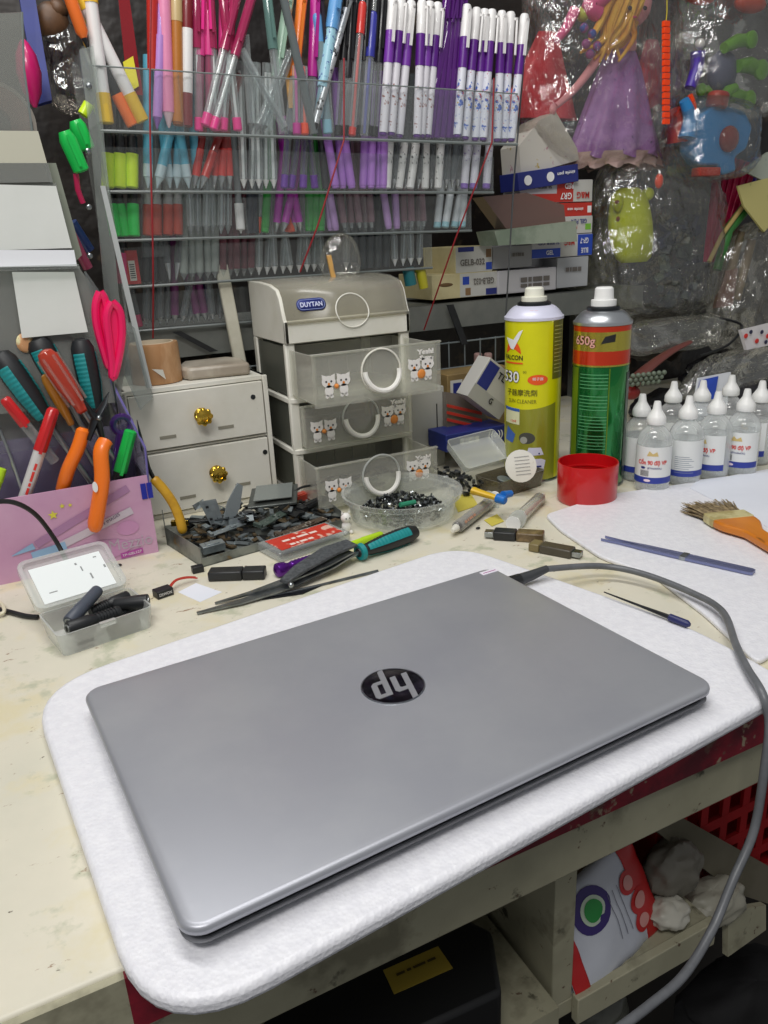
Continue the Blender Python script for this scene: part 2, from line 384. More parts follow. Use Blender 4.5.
eg=G().lathe([(er,0),(er,.00035),(er-.0006,.0005)],48,Matrix.Translation(ec)); 
emb=eg.build('emblem',mat('emblem_dark_mirror','#2c2833',.12,.9,layers=(('#4a4450',90,.45,.6),)),lap,'dark mirrored round emblem')
def estroke(g,pts):
    P=[]
    for x,y in pts:
        x=x+.30*y; x=-x; y=-y
        P.append((ec.x+x*er,ec.y+y*er))
    a=sum(P[i][0]*P[(i+1)%len(P)][1]-P[(i+1)%len(P)][0]*P[i][1] for i in range(len(P)))
    g.prism(P,ec.z+.0004,ec.z+.0009)
lg=G()
for pts in ([(-.62,-.42),(-.42,-.42),(-.42,.26),(-.26,.26),(-.20,.20),(-.20,-.42),(0,-.42),(0,.32),(-.10,.44),(-.42,.44),(-.42,.97),(-.62,.93)],
            [(.12,-.97),(.32,-.94),(.32,.44),(.12,.44)],[(.32,.44),(.60,.44),(.70,.32),(.70,-.32),(.60,-.42),(.32,-.42),(.32,-.26),(.50,-.26),(.50,.27),(.32,.27)]):
    estroke(lg,pts)
lg.build('lettering',mat('emblem_silver','#b4b6ba',.3,.6),emb,'silver slanted letters hp on the emblem')
G().lathe([(er-.0007,0),(er-.0007,.0007),(er+.0002,.0007),(er+.0004,0),(er-.0007,0)],48,Matrix.Translation(ec),cap=False).build('bezel_ring',steel,emb)
sc_=MW[lap.name].inverted()@Z(490,570,.030)
sg=G().bb(sc_.x-.012,sc_.x+.006,sc_.y-.006,sc_.y+.0005,.01782,.0181)
st=sg.build('sticker',mat('sticker_white','#e9e4ee',.5),lap,'small white sticker with violet print')
pg=G(); pg.bb(sc_.x-.010,sc_.x+.004,sc_.y-.0035,sc_.y-.0025,.1,.1001); pg.v=[V(v.x,v.y,.0181+(v.z-.1)) for v in pg.v]; pg.build('print',mat('violet_ink','#a0348c',.5),st)
# ================================================================ CHARGER CABLE
cord_m=mat('grey_cord','#6a6c70',.38,layers=(('#5b5d61',60,.4,.7),))
pl0=MW[lap.name]@V(Wd/2,.102,.0075)
pts=[pl0+V(.045,.0,.004),Z(598,566,.016),Z(640,573,.014),Z(690,592,.013),Z(722,611,.015),Z(736,645,.018),Z(747,668,.019),Z(762,693,.018),Y(769,722,.288),Y(765,765,.282),Y(754,830,.276),Y(733,880,.27),Y(712,930,.262),Y(684,975,.252),Y(650,1005,.245),Y(610,1035,.24)]
cab=thing('charging_cable','grey charging cable plugged into the laptop and hanging over the bench edge','cable',pl0)
G().tube(spline(pts,8),.0030,10).build('cord',cord_m,cab,world=True)
G().tube([pl0,pl0+V(.016,.001,0)],[.0062,.0058],14).build('plug',black_pl,cab,world=True)
G().tube([pl0+V(.016,.001,0),pl0+V(.030,.001,.001),pl0+V(.047,.0,.004)],[.0055,.0048,.0034],14).build('strain_relief',mat('dark_rubber','#3a3c3f',.5),cab,world=True)
# ================================================================ RIGHT SIDE: TOOLS
def bar_between(a,b): return (Vector(b)-Vector(a))
# tweezers
a=Z(603,539,.0062);b=Z(754,572,.0075); d=(b-a); L=d.length
twm=mat('anodised_blue_grey','#7d83ab',.35,.6)
tw=thing('tweezers','closed blue-grey metal tweezers with fine tips on the right foam sheet','tweezers',a,(0,0,math.atan2(d.y,d.x)))
for s in (-1,1):
    prof=[(0,.0004),(.02,.0012),(L*.22,.0032),(L*.3,.0050),(L*.58,.0058),(L*.98,.0052),(L,.0036)]
    pts2=[(x,s*(.0032+w*.22 if x<L*.3 else .0006)+0) for x,w in prof]
    P=[(x,s*max(0.0006,(.0046*(1-x/(L*.3)) if x<L*.3 else .0006))+ (s*w)) for x,w in prof]; Q=[(x,s*max(0.0003,(.0046*(1-x/(L*.3)) if x<L*.3 else .0003))) for x,w in prof[::-1]]
    G().prism(P+Q,-.0004,.0024).build('arm',twm,tw)
G().box((L*.57,0,.001),(.006,.0132,.0040)).build('collar',steel,tw)
# brush
br0=Z(711,508,.012);br1=Z(786,551,.014); d=br1-br0
bt=thing('paintbrush','flat paintbrush with worn beige bristles and an orange wooden handle','brush',br0,(0,0,math.atan2(d.y,d.x)))
bt.scale=(1.05,1.22,1.1); bg=G(); rb=random.Random(3)
for i in range(420):
    y=rb.uniform(-.019,.019); z=rb.uniform(-.0035,.0035); e=rb.uniform(-.014,-.002); 
    bg.tube([(.034,y*.86,z*.8),(.014,y*1.0,z),(e*1.2,y*1.26+rb.uniform(-.002,.002),z*1.5-.001)],[.0007,.00065,.0003],4)
bg.build('bristles',mat('bristle','#a08e6c',.8,layers=(('#6f6048',200,.4,.6),)),bt)
G().prism(rrect(.020,.040,.002,3,.034,0),-.0046,.0046).build('ferrule',mat('ferrule_cream','#c9c08e',.5,layers=(('#a89b66',60,.45,.6),)),bt,bevel=.001)
hp=round_poly([(.043,-.0205),(.043,.0205),(.058,.0185),(.080,.0085),(.15,.008),(.175,.012),(.20,.010),(.20,-.010),(.175,-.012),(.15,-.008),(.080,-.0085),(.058,-.0185)],.004,3)
G().prism(hp,-.0042,.0042).build('handle',mat('orange_wood','#d98425',.35,layers=(('#c46f18',30,.4,.7),('#5a3a1c',60,.69,.73)),stretch=(.2,1,1)),bt,bevel=.002)
# thin blue tipped driver lying in the gap
a=Z(604,592,.0175);b=Z(690,625,.0155)
d=b-a; dr=thing('precision_screwdriver','thin dark screwdriver with a blue end beside the laptop foam','screwdriver',a)
G().tube([a,a+d*.45,a+d*.8],[.0006,.0012,.0022],8).build('shaft',black_pl,dr,world=True)
G().tube([a+d*.78,a+d*.97,a+d],[.0032,.0032,.0016],10).build('end_cap',mat('navy_plastic','#23285e',.4),dr,world=True)
# ================================================================ SPRAY CANS
def cylbase(px,py,w,z=0):
    p=Z(px,py,z); r=size(w,p)/2; h=Vector((p.x,p.y,0)).normalized(); return Vector((p.x,p.y,z))+h*r,r
def height_at(c,py,px):
    """height above the base of a point seen in row py, straight above c"""
    r=ray(px,py); hd=math.hypot(c.x,c.y); t=hd/math.hypot(r.x,r.y); return CAM.z+r.z*t-c.z
def can(name,label,px,py,w,ytop,yshould,bodymat,domemat,capmat,nozh):
    c,r=cylbase(px,py,w); H=height_at(c,ytop,px); hd_=Vector((c.x,c.y,0)).normalized(); hs=height_at(c-hd_*r,yshould,px)
    t=thing(name,label,'spray can',c,(0,0,facing(c)))
    G().lathe([(r*.93,0),(r,.003),(r,hs-.003),(r*.985,hs)],48).build('can_body',bodymat,t)
    G().lathe([(r*.93,0),(r*1.02,.0005),(r*1.02,.003),(r,.004)],48).build('bottom_rim',steel,t)
    dome=[(r*1.03,hs-.002),(r*1.035,hs+.0015),(r*.98,hs+.003)]+[(r*(.98-.42*k/6),hs+.003+ .33*r*(2*(k/6)-(k/6)**2)) for k in range(1,7)]
    zt=dome[-1][1]; G().lathe(dome,48).build('shoulder',domemat,t)
    G().lathe([(r*.58,zt-.002),(r*.58,zt+.003),(r*.50,zt+.005)],32).build('valve_cup',dark_metal,t)
    z=zt+.004; top=H
    G().lathe([(r*.44,z),(r*.44,z+(top-z)*.35),(r*.34,z+(top-z)*.38),(r*.32,top-.002),(r*.26,top)],32).build('nozzle',capmat,t)
    return t,r,hs,zt
yel=mat('can_yellow','#dfdc0c',.3,.1,layers=(('#d3d010',12,.4,.7),),coat=.3)
t,r,hs,zt=can('spray_can','yellow contact cleaner spray can with a white nozzle',531,483,55,287,320,yel,mat('dome_lilac_white','#dcdcf0',.35,.1),mat('nozzle_cream','#ecebdc',.4),0)
olive=mat('can_olive','#9a9a30',.3,.3,layers=(('#a8a838',8,.4,.7),),coat=.3)
k=hs/ (480-320)   # metres per pixel row
def cz(y): return (480-y)*k
px1=2*r/57
g=G(); n=20
f=cyl_fn(r,0,0,.0002); A0,A1=-1.25*r,.92*r-.0
vs=[];fs=[]
for i in range(n+1):
    a=A0+(A1-A0)*i/n; top=cz(404)+ (cz(400)-cz(404))*((i/n)**2) - .003*math.sin(PI*i/n)
    vs+=[f(a,.004),f(a,top)]
g.add(vs,[(2*i,2*i+2,2*i+3,2*i+1) for i in range(n)]).build('printed_band',olive,t,'olive lower label')
g=G(); patch_cyl(g,r,.72*r,1.35*r,cz(377),cz(322),.0002); g.build('printed_band',mat('can_olive_dark','#7a7a2c',.35,.3),t,'olive small-print panel')
g=G(); 
for i in range(13): patch_cyl(g,r,.78*r,1.3*r,cz(327+i*3.6)-.0006,cz(327+i*3.6)+.0004,.0005,6)
g.build('print',mat('ink_olive_light','#b8b86a',.5),t)
def U(px): # column -> arc length on this can
    s=max(-.99,min(.99,(px-533)/28.5)); return r*math.asin(s)
def disc_pts(u,v,a,b,n=20,a0=0,a1=360): return [(u+a*math.cos(R(a0+(a1-a0)*i/n)),v+b*math.sin(R(a0+(a1-a0)*i/n))) for i in range(n+ (0 if a1-a0==360 else 1))]
org=mat('ink_orange','#ee5a1c',.45)
g=G(); poly_cyl(g,r,disc_pts(U(513),cz(352),.013,.0165,20,0,180)); g.build('logo',org,t,'orange half disc of the maker mark')
g=G(); poly_cyl(g,r,[(U(508)-.002,cz(337)),(U(512),cz(342)),(U(519),cz(331)),(U(523),cz(329)),(U(519),cz(338)),(U(514),cz(348)),(U(511),cz(347))],.0007); g.build('logo',ink_white,t,'white bird of the maker mark')
blk=ink_black
textg('FALCON',.0300,.0062,cyl_fn(r,U(523)-.015,cz(355.5),.0006),bold=.02).build('print',blk,t)
g=G(); patch_cyl(g,r,U(508)-.004,U(523),cz(361.5),cz(360),.0005); g.build('print',org,t)
textg('530',.0285,.0155,cyl_fn(r,U(520)-.0142,cz(374),.0005),bold=.07).build('print',blk,t)
textg('530',.0275,.0145,cyl_fn(r,U(520)-.0142,cz(374),.0009),bold=.015).build('print',ink_white,t)
g=G(); poly_cyl(g,r,disc_pts(U(538),cz(376.5),.0135,.0068)); g.build('print',org,t,'orange oval stamp')
textg('精子器',.014,.0042,cyl_fn(r,U(538),cz(375.5),.0006)).build('print',ink_white,t)
textg('(z)',.0042,.0042,cyl_fn(r,U(525),cz(369),.0006)).build('print',blk,t)
textg('子器摩洗劑',.044,.0090,cyl_fn(r,U(521),cz(389),.0006),bold=.015).build('print',mat('ink_olive_dark','#6b6718',.5),t)
textg('SUN CLEANER',.040,.005,cyl_fn(r,U(522),cz(397.5),.0006)).build('print',MATS['ink_olive_dark'],t)
g=G(); poly_cyl(g,r,[(U(507),cz(420)),(U(520.5),cz(421)),(U(520.5),cz(405)),(U(507),cz(404))],.0005); g.build('print',mat('ink_cream','#dcdcb4',.5),t,'cream picture panel')
g=G(); poly_cyl(g,r,[(U(507),cz(407)),(U(520.5),cz(408)),(U(520.5),cz(405)),(U(507),cz(404))],.0007); g.build('print',mat('ink_blue','#3a62b0',.5),t); g=G(); poly_cyl(g,r,[(U(507),cz(438)),(U(514),cz(440)),(U(516.5),cz(431)),(U(509),cz(423.5))],.0006); g.build('print',mat('ink_blue','#3a62b0',.5),t)
textg('1368',.009,.003,cyl_fn(r,U(514.5),cz(417.5),.0008)).build('print',ink_red,t)
g=G(); poly_cyl(g,r,disc_pts(U(528),cz(434),.0110,.0078)); g.build('print',mat('ink_grey','#4a4a44',.5),t,'dark camera picture')
g=G(); poly_cyl(g,r,disc_pts(U(525),cz(436),.0048,.0048),.0008); g.build('print',mat('ink_lgrey','#a3a39a',.4),t)
g=G(); poly_cyl(g,r,[(U(527),cz(452)),(U(545),cz(451)),(U(542),cz(443.5)),(U(530),cz(443.5))],.0005); g.build('print',mat('ink_lilac','#d5d5ea',.4),t,'pale flat machine picture'); g=G(); poly_cyl(g,r,[(U(532),cz(467.5)),(U(545),cz(467.5)),(U(547),cz(457)),(U(543),cz(455)),(U(533),cz(455)),(U(531),cz(459))],.0005); g.build('print',mat('ink_lilac','#d5d5ea',.4),t,'pale printer picture')
g=G(); patch_cyl(g,r,U(533),U(543),cz(463.5),cz(462),.0008); poly_cyl(g,r,disc_pts(U(540.5),cz(449.5),.0012,.0012,10),.0008); g.build('print',ink,t)
g=G(); M0=lambda u,v:(lambda a:Vector((r*.86*math.sin(u/r),-r*.86*math.cos(u/r),hs+.009+v)))(0)
g.grid(lambda a,b:M0(-.006+.012*a,-.003+.005*b)+V(0,-.001+.003*b,0),6,1).build('print',org,t,'small orange mark on the shoulder')
# red / green can
gr=mat('can_green','#0f7a35',.2,.75,layers=(('#178a40',10,.4,.7),),coat=.6)
t,r,hs,zt=can('spray_can','green and red spray can with a gold band and white nozzle',595,489,54,287,325,gr,mat('dome_steel','#c8ccd0',.3,.9),white_cap,0)
k=hs/(486-325)
def cz(y): return (486-y)*k
redf=mat('can_red','#d83a16',.22,.5,coat=.5); goldf=mat('can_gold','#b9a63a',.22,.8,layers=(('#d8cc58',30,.4,.7),),coat=.5,stretch=(1,1,.05))
g=G().lathe([(r+.0003,cz(332)),(r+.0003,hs-.0025)],48,cap=False); g.build('printed_band',redf,t,'red top band')
G().lathe([(r+.0003,cz(350)),(r+.0003,cz(332))],48,cap=False).build('printed_band',goldf,t,'gold band')
G().lathe([(r+.0003,cz(363)),(r+.0003,cz(350))],48,cap=False).build('printed_band',redf,t,'red lower band')
G().lathe([(r+.0005,cz(364.6)),(r+.0005,cz(363))],48,cap=False).build('printed_band',MATS['can_gold'],t,'thin gold line')
def U(px): return r*math.asin(max(-.99,min(.99,(px-600)/28.5)))
textg('650g',.0285,.0150,cyl_fn(r,-.0215,cz(341),.0008),bold=.05).build('print',mat('ink_maroon','#5a1a18',.5),t)
textg('650g',.0275,.0142,cyl_fn(r,-.0215,cz(341),.0014),bold=.012).build('print',mat('ink_pink','#e0a89a',.5),t)
g=G(); poly_cyl(g,r,[(U(599),cz(343)),(U(603),cz(336)),(U(613),cz(334)),(U(612.5),cz(341)),(U(604),cz(342))],.0006); g.build('print',blk,t,'black insect picture')
g=G(); 
for y0,rows in ((372,5),(393,5),(413,5),(432,5)):
    for i in range(rows): patch_cyl(g,r,-.75*r,.28*r,cz(y0+i*3.3)-.0004,cz(y0+i*3.3)+.0007,.0004,10)
g.build('print',mat('ink_green_pale','#5fa873',.4,.3),t,'fine pale printed lines')
g=G(); patch_cyl(g,r,.30*r,.34*r,.01,cz(366),.0004,2); patch_cyl(g,r,-1.2*r,-.85*r,.01,cz(366),.0003,4); g.build('print',mat('ink_yellowgreen','#6b8a22',.3,.4),t)
g=G(); patch_cyl(g,r,1.12*r,1.5*r,.012,cz(372),.0005,5); g.build('print',mat('side_panel_dark','#3b4a3c',.3,.3),t)
# red cap
c,r=cylbase(586,509,60)
H=height_at(c,461,587)
cp=thing('red_cup','open red plastic spray can cap standing in front of the green can','cap',c)
G().lathe([(r*.94,0),(r*.97,.002),(r,.004),(r*1.01,H-.001),(r*1.0,H),(r*.955,H),(r*.94,.005),(0.0001,.004)],48,cap=False).build('cup',mat('red_glossy','#c8141a',.28,layers=(('#b81016',10,.4,.7),),coat=.3),cp)
G().lathe([(r*.945,H*.72),(r*.9,H*.72),(r*.9,H*.68),(r*.945,H*.68)],48,cap=False).build('inner_ring',MATS['red_glossy'],cp)
# ================================================================ ETHANOL BOTTLES
bot_m=clear('bottle_plastic','#f6f9f9',.16,.1,'#ffffff',edge=.5)  # white body, also in the liquid, stands in for bright refracted light
liq=clear('bottle_liquid','#f2f6f6',.22,.15,'#ffffff',edge=.25)
lab_m=mat('bottle_label_white','#e9ebea',.5); band=mat('label_blue_band','#2f3f9c',.45)
c,r=cylbase(651,494,34); HB=height_at(c,401,655)
def bottle(kind):
    t=thing('dropper_bottle','x','bottle',(0,0,0))
    hc=HB*.755; lb=HB*.12; lt=HB*.53
    G().lathe([(r*.86,0),(r*.98,.002),(r,.006),(r,HB*.56),(r*.95,HB*.61),(r*.82,HB*.66),(r*.62,HB*.70),(r*.45,HB*.73),(r*.45,hc+.004)],32).build('bottle_body',bot_m,t)
    G().lathe([(r*.82,.002),(r*.95,.007),(r*.95,HB*.52),(r*.95,HB*.53)],28).build('liquid',liq,t)
    G().lathe([(r*.53,hc),(r*.55,hc+.001),(r*.54,hc+.008),(r*.48,hc+.0105),(r*.36,hc+.0145),(r*.25,hc+.0185),(r*.20,HB-.002),(r*.17,HB)],28).build('cap',white_cap,t)
    g=G(); patch_cyl(g,r,-1.55*r,1.45*r,lb,lt,.0004,24); l=g.build('label_sheet',lab_m,t)
    g=G(); patch_cyl(g,r,-1.55*r,1.45*r,lb,lb+(lt-lb)*.17,.0006,24); g.build('print',band,l)
    if kind!='back':
        h=lt-lb
        textg('Cồn 90 độ VP',.036,.0088,cyl_fn(r,.001,lb+h*.58,.0008),bold=.03).build('print',ink_red,l)
        textg('(ETHANOL)',.017,.0030,cyl_fn(r,.004,lb+h*.42,.0008),bold=.02).build('print',ink,l)
        g=G()
        for i in range(9): patch_cyl(g,r,-.013+i*.0012,-.013+i*.0012+.0006,lb+h*.2,lb+h*.36,.0007,1)
        g.build('print',blk,l)
        g=G(); poly_cyl(g,r,disc_pts(-.010,lb+h*.43,.003,.0016,12),.0007); g.build('print',ink,l)
        g=G(); poly_cyl(g,r,disc_pts(-.004,lb+h*.085,.0042,.0018,12),.0009); g.build('print',mat('ink_palepink','#f0dce8',.5),l)
        g=G(); poly_cyl(g,r,[(-.006,lb+h*.76),(.008,lb+h*.76),(.006,lb+h*.88),(.001,lb+h*.80),(-.003,lb+h*.90)],.0007); g.build('print',mat('ink_gold','#d8bf7e',.5),l)
    else:
        g=G()
        for i in range(9): patch_cyl(g,r,-.012,.012-.003*(i%3),lb+.005+i*.0026,lb+.0056+i*.0026,.0007,6)
        g.build('print',mat('ink_greyblue','#8c94a4',.5),l)
    return t
bf=bottle('front'); bb_=bottle('back'); used=set()
spots=[(655,489,-.1,'f','front bottle next to the red cap, label facing forward'),(686,482,0,'b','second front bottle, only small print showing'),(714,476,-.75,'f','third front bottle, label turned to the left'),(742,473,-.35,'f','front bottle furthest right, red lettering forward'),
       (641,478,-1.5,'b','bottle half hidden behind the one beside the red cap'),(672,463,.2,'b','back row bottle between the first two front caps'),(700,462,.5,'b','back row bottle in front of the blue and white packet'),(728,455,.3,'b','back row bottle behind the two right front ones'),(757,464,-.9,'f','bottle at the far right edge behind the front row')]
for px,py,tw_,kd,lab in spots:
    c2,_=cylbase(px-4,py+(5 if py>470 else 2),33 if py>470 else 30)
    src=bf if kd=='f' else bb_
    o=src if src.name not in used else copy_tree(src); used.add(src.name)
    o.location=c2; o.rotation_euler=(0,0,facing(c2)+tw_); o['label']='clear alcohol bottle, '+lab; o['group']='alcohol bottles on the bench'
# ================================================================ SMALL WHITE DRAWER UNIT (wood)
wd=mat('white_board','#dcdad0',.5,layers=(('#c9c6b8',8,.45,.75),('#8c8776',70,.70,.74)))
x0,x1,y0,y1,zt=.128,.3085,.952,1.085,.165
cab=thing('drawer_unit','small white two-drawer unit with gold flower knobs, brown tape roll on top','drawer unit',(.21,y0,0))
g=G(); g.bb(x0,x1,y0+.004,y1,zt-.006,zt); g.bb(x0,x1,y0+.004,y1,0,.006); g.bb(x1-.006,x1,y0,y1,0,zt); g.bb(x0,x0+.006,y0,y1,0,zt); g.bb(x0,x1,y1-.005,y1,0,zt); g.bb(x0,x1,y0+.004,y1,.086,.0885)
g.build('body',wd,cab,world=True,bevel=.0008)
for (za,zb,kx,kz,slots) in ((.0905,.158,.226,.136,((.166,.106),(.268,.098))),(.008,.0845,.236,.062,((.192,.030),(.284,.033)))):
    kp=Y(201,415,y0) if za>.05 else Y(216,472,y0)
    d=G().bb(x0+.007,x1-.0075,y0,y0+.010,za,zb).build('drawer',wd,cab,world=True,bevel=.0008)
    g=G(); g.bb(x0+.010,x1-.010,y0+.010,y1-.01,za,za+.004); g.build('drawer_tray',wd,d,world=True)
    g=G()
    T=Matrix.Translation((kp.x,y0,kp.z))@Matrix.Rotation(R(90),4,'X')
    g.lathe([(.006,0),(.0085,.001),(.0095,.0025),(.006,.004),(.0035,.007),(.006,.011),(.0095,.013),(.0102,.015),(.009,.0175),(.005,.019),(.0045,.0178),(.0001,.0185)],18,T)
    for i in range(8):
        a=2*PI*i/8; g.ball((kp.x+.0085*math.cos(a),y0-.0145,kp.z+.0085*math.sin(a)),.0032,8)
    g.build('knob',gold,d,world=True)
    g=G()
    sp=((Y(168,437,y0),Y(226,427,y0)) if za>.05 else (Y(188,497,y0),Y(243,484,y0)))
    for s_ in sp: G().bb(s_.x-.010,s_.x+.010,y0-.0006,y0+.0002,s_.z-.002,s_.z+.002).build('slot',mat('slot_grey','#8a8779',.6),d,world=True)
    g=G(); s_=Y(253,397,y0) if za>.05 else Y(265,452,y0); g.lathe([(.0032,0),(.0032,.001)],12,Matrix.Translation((s_.x,y0+.0003,s_.z))@Matrix.Rotation(R(90),4,'X')); g.build('screw',dark_metal,d,world=True)
# tape roll
tc0=V(.181,1.0,zt)
tp=thing('tape_roll','roll of brown packing tape on the white drawer unit','tape roll',tc0)
tapem=mat('brown_tape','#b98e62',.4,layers=(('#a87a50',10,.4,.65),('#c9a27a',24,.55,.7)),stretch=(1,1,.4),coat=.2)
G().lathe([(.0285,0),(.0310,.001),(.0312,.020),(.0308,.046),(.0300,.049),(.0255,.049),(.0255,0),(.0285,0)],40,cap=False).build('tape',tapem,tp)
G().lathe([(.0255,0),(.0255,.0495),(.0235,.0495),(.0235,0),(.0255,0)],32,cap=False).build('core',mat('tape_core','#d6c7ae',.7),tp)
a=cyl_fn(.0313,-.004,.013,.0022); G().add([a(-.006,.008),a(.006,.006),a(.008,-.006)],[(0,1,2)]).build('loose_end',white_pl,tp,'white peeled flap')
# slab of clear/cream plastic beside the tape
g=G(); P=[(.215,.975),(.292,.965),(.297,1.02),(.285,1.045),(.225,1.045),(.207,1.0)]
g.prism(P,zt+.0003,zt+.016); solo('plastic_case',g,mat('cream_case','#b9b0a2',.35,layers=(('#9a8f80',14,.4,.6),)),'flat cream plastic case lying beside the brown tape roll','case',bevel=.004)
a=[Y(228,268,1.035),Y(240,270,1.035),Y(258,374,1.035),Y(244,375,1.035)]
g=G(); za=zt+.0003
x_=(a[0].x+a[1].x)/2; q=[V(.291,1.028,.302),V(.310,1.028,.302),V(.3085,1.028,za),V(.288,1.028,za)]
g.bb(-.0085,.0085,-.004,.004,0,.134)
o=g.build('plastic_strip',mat('ivory_strip','#cfccbc',.45,layers=(('#bab6a2',20,.4,.7),)),bevel=.002); o.location=(.305,1.052,za-.0)
o.rotation_euler=(0,-.09,0); tag(o,'upright ivory plastic strip standing on the white drawer unit','plastic strip')
# ================================================================ PLASTIC MINI CABINET
dx0,dx1,dy0,dy1=.326,.501,.92,1.05
duy=thing('mini_cabinet','white and clear plastic mini cabinet with kitten stickers and curved handles','cabinet',(.413,.985,0))
# top box: rounded section extruded along x
sec=[(dy0,.2035),(dy0,.230),(dy0+.004,.238),(dy0+.011,.258),(dy0+.020,.268),(dy0+.045,.2735),(dy0+.085,.276),(dy1,.276),(dy1,.2035)]
def xprism(g,sec,xa,xb):
    n=len(sec); vs=[(xa,a,b) for a,b in sec]+[(xb,a,b) for a,b in sec]
    return g.add(vs,[tuple(range(n-1,-1,-1)),tuple(range(n,2*n))]+[(i,(i+1)%n,n+(i+1)%n,n+i) for i in range(n)])
g=G(); xprism(g,sec,dx0,dx0+.006); xprism(g,sec,dx1-.006,dx1); g.bb(dx0,dx1,dy0,dy0+.004,.2035,.232); g.bb(dx0,dx1,dy0,dy1,.2035,.206); g.bb(dx0,dx1,dy1-.004,dy1,.2035,.277)
tb=g.build('top_box',white_pl,duy,world=True,bevel=.0015)
lid=[(dy0-.001,.231)]+sec[2:7]
g=G(); 
xa,xb=dx0+.004,dx1-.003
prof=[(dy0-.0015,.2270),(dy0-.0005,.2310),(dy0+.0032,.2388),(dy0+.0102,.2588),(dy0+.0195,.2688),(dy0+.045,.2744),(dy0+.085,.2768),(dy1,.2768)]
vs=[(x,a,b) for a,b in prof for x in (xa,xb)]
g.add(vs,[(2*i,2*i+1,2*i+3,2*i+2) for i in range(len(prof)-1)])
lidm=clear('lid_smoky','#e4e2d8',.14,.25,'#dedbd0')
ld=g.build('lid',lidm,duy,'smoky clear lid',world=True,solid=.0016,angle=60)
# maker badge on the lid
def lidfn(cx_,s):  # s along the front slope from its lower edge
    p0=V(0,dy0+.0005,.2360);p1=V(0,dy0+.0088,.2588); d=(p1-p0).normalized(); n=V(0,-d.z,d.y)
    return lambda u,v:V(cx_+u,0,0)+p0+d*(s+v)+n*.0004
bc=.3655
f=lidfn(bc,.0135); g=G(); op=rrect(.039,.0155,.0075,6); g.add([f(*p) for p in op],[tuple(range(len(op)))]); bd=g.build('badge',ink,ld,'navy oval badge',world=True,solid=.0005)
op=rrect(.036,.0125,.006,6); ip=rrect(.0348,.0114,.0055,6); g=G(); k=len(op); f2_=lambda u,v:f(u,v)+V(0,-.0005,.0003); g.add([f2_(*p) for p in op]+[f2_(*p) for p in ip],[(i,(i+1)%k,k+(i+1)%k,k+i) for i in range(k)]); g.build('ring',mat('badge_pale','#9aa8dc',.4),bd,world=True)
textg('DUYTAN',.0295,.0062,lambda u,v:f(u,v)+V(0,-.0006,.0004),bold=.03).build('print',mat('ink_lilac2','#cdd3ee',.5),bd,world=True)
# round grip of the lid
g=G(); cxg=.4195; pts=[]
for i in range(33):
    a=2*PI*i/32; u=.0225*math.cos(a); z_=.2375+.0205*math.sin(a); yy_=dy0-.0015 if z_<.231 else dy0-.0015+(z_-.231)*.40
    pts.append(V(cxg+u,yy_,z_))
g.tube(pts,.0009,6,cap=False); g.build('grip_ring',white_pl,ld,world=True)
g=G(); g.ball((.462,.960,.2150),.014,14,sc=(1.4,1.1,.6)); solo('black_reel',g,black_pl,'small dark round part inside the lidded top box of the mini cabinet','part')
g=G(); g.tube([(.438,.948,.2105),(.452,.992,.2105)],.0035,8); solo('red_stick',g,mat('inner_red','#b04a3c',.5),'short red stick inside the lidded top box of the mini cabinet','stick')
# frame: posts and shelves
for x in (dx0,dx1-.013):
    G().bb(x,x+.013,dy0+.003,dy0+.012,.004,.204).build('post',white_pl,duy,world=True,bevel=.002)
    G().bb(x,x+.010,dy1-.014,dy1,0,.204).build('post',white_pl,duy,world=True,bevel=.002)
for z in (.133,.066,.004):
    op=round_poly([(dx0-.001,dy0),(dx1+.001,dy0),(dx1+.001,dy1),(dx0-.001,dy1)],.01,4)
    G().prism(op,z-.004,z+.003).build('shelf',white_pl,duy,world=True,bevel=.0012)
for x in (dx0+.002,dx1-.0035):
    g=G()
    for za,zb in ((.139,.2),(.072,.128),(.010,.062)): g.bb(x,x+.0015,dy0+.014,dy1-.004,za,zb)
    g.build('side_panel',mat('side_dark','#55574f',.4),duy,world=True)
drm=clear('drawer_clear','#f0f1ec',.17,.2,'#eceae2',edge=.25)
kit_w=mat('sticker_white2','#e9e6e2',.5); kit_o=mat('sticker_orange','#e08a3c',.5)
def kitten(g,gd,go,x,y,z,s=1):
    g.lathe([(.0058*s,0),(.0058*s,.0003)],16,Matrix.Translation((x,y,z+.006*s))@Matrix.Rotation(R(90),4,'X'),sx=1.12,sy=.9)
    g.lathe([(.0046*s,0),(.0046*s,.0003)],14,Matrix.Translation((x,y,z-.002*s))@Matrix.Rotation(R(90),4,'X'),sx=.9,sy=1.1)
    for e in (-1,1):
        g.add([(x+e*.0062*s,y-.0002,z+.0125*s),(x+e*.0022*s,y-.0002,z+.0112*s),(x+e*.0058*s,y-.0002,z+.0075*s)],[(0,1,2)])
        g.lathe([(.0017*s,0),(.0017*s,.0003)],8,Matrix.Translation((x+e*.0022*s,y,z-.0068*s))@Matrix.Rotation(R(90),4,'X'))
        gd.lathe([(.0009*s,0),(.0009*s,.0002)],8,Matrix.Translation((x+e*.0024*s,y-.0004,z+.0062*s))@Matrix.Rotation(R(90),4,'X'))
    go.lathe([(.0012*s,0),(.0012*s,.0002)],8,Matrix.Translation((x,y-.0004,z+.004*s))@Matrix.Rotation(R(90),4,'X'))
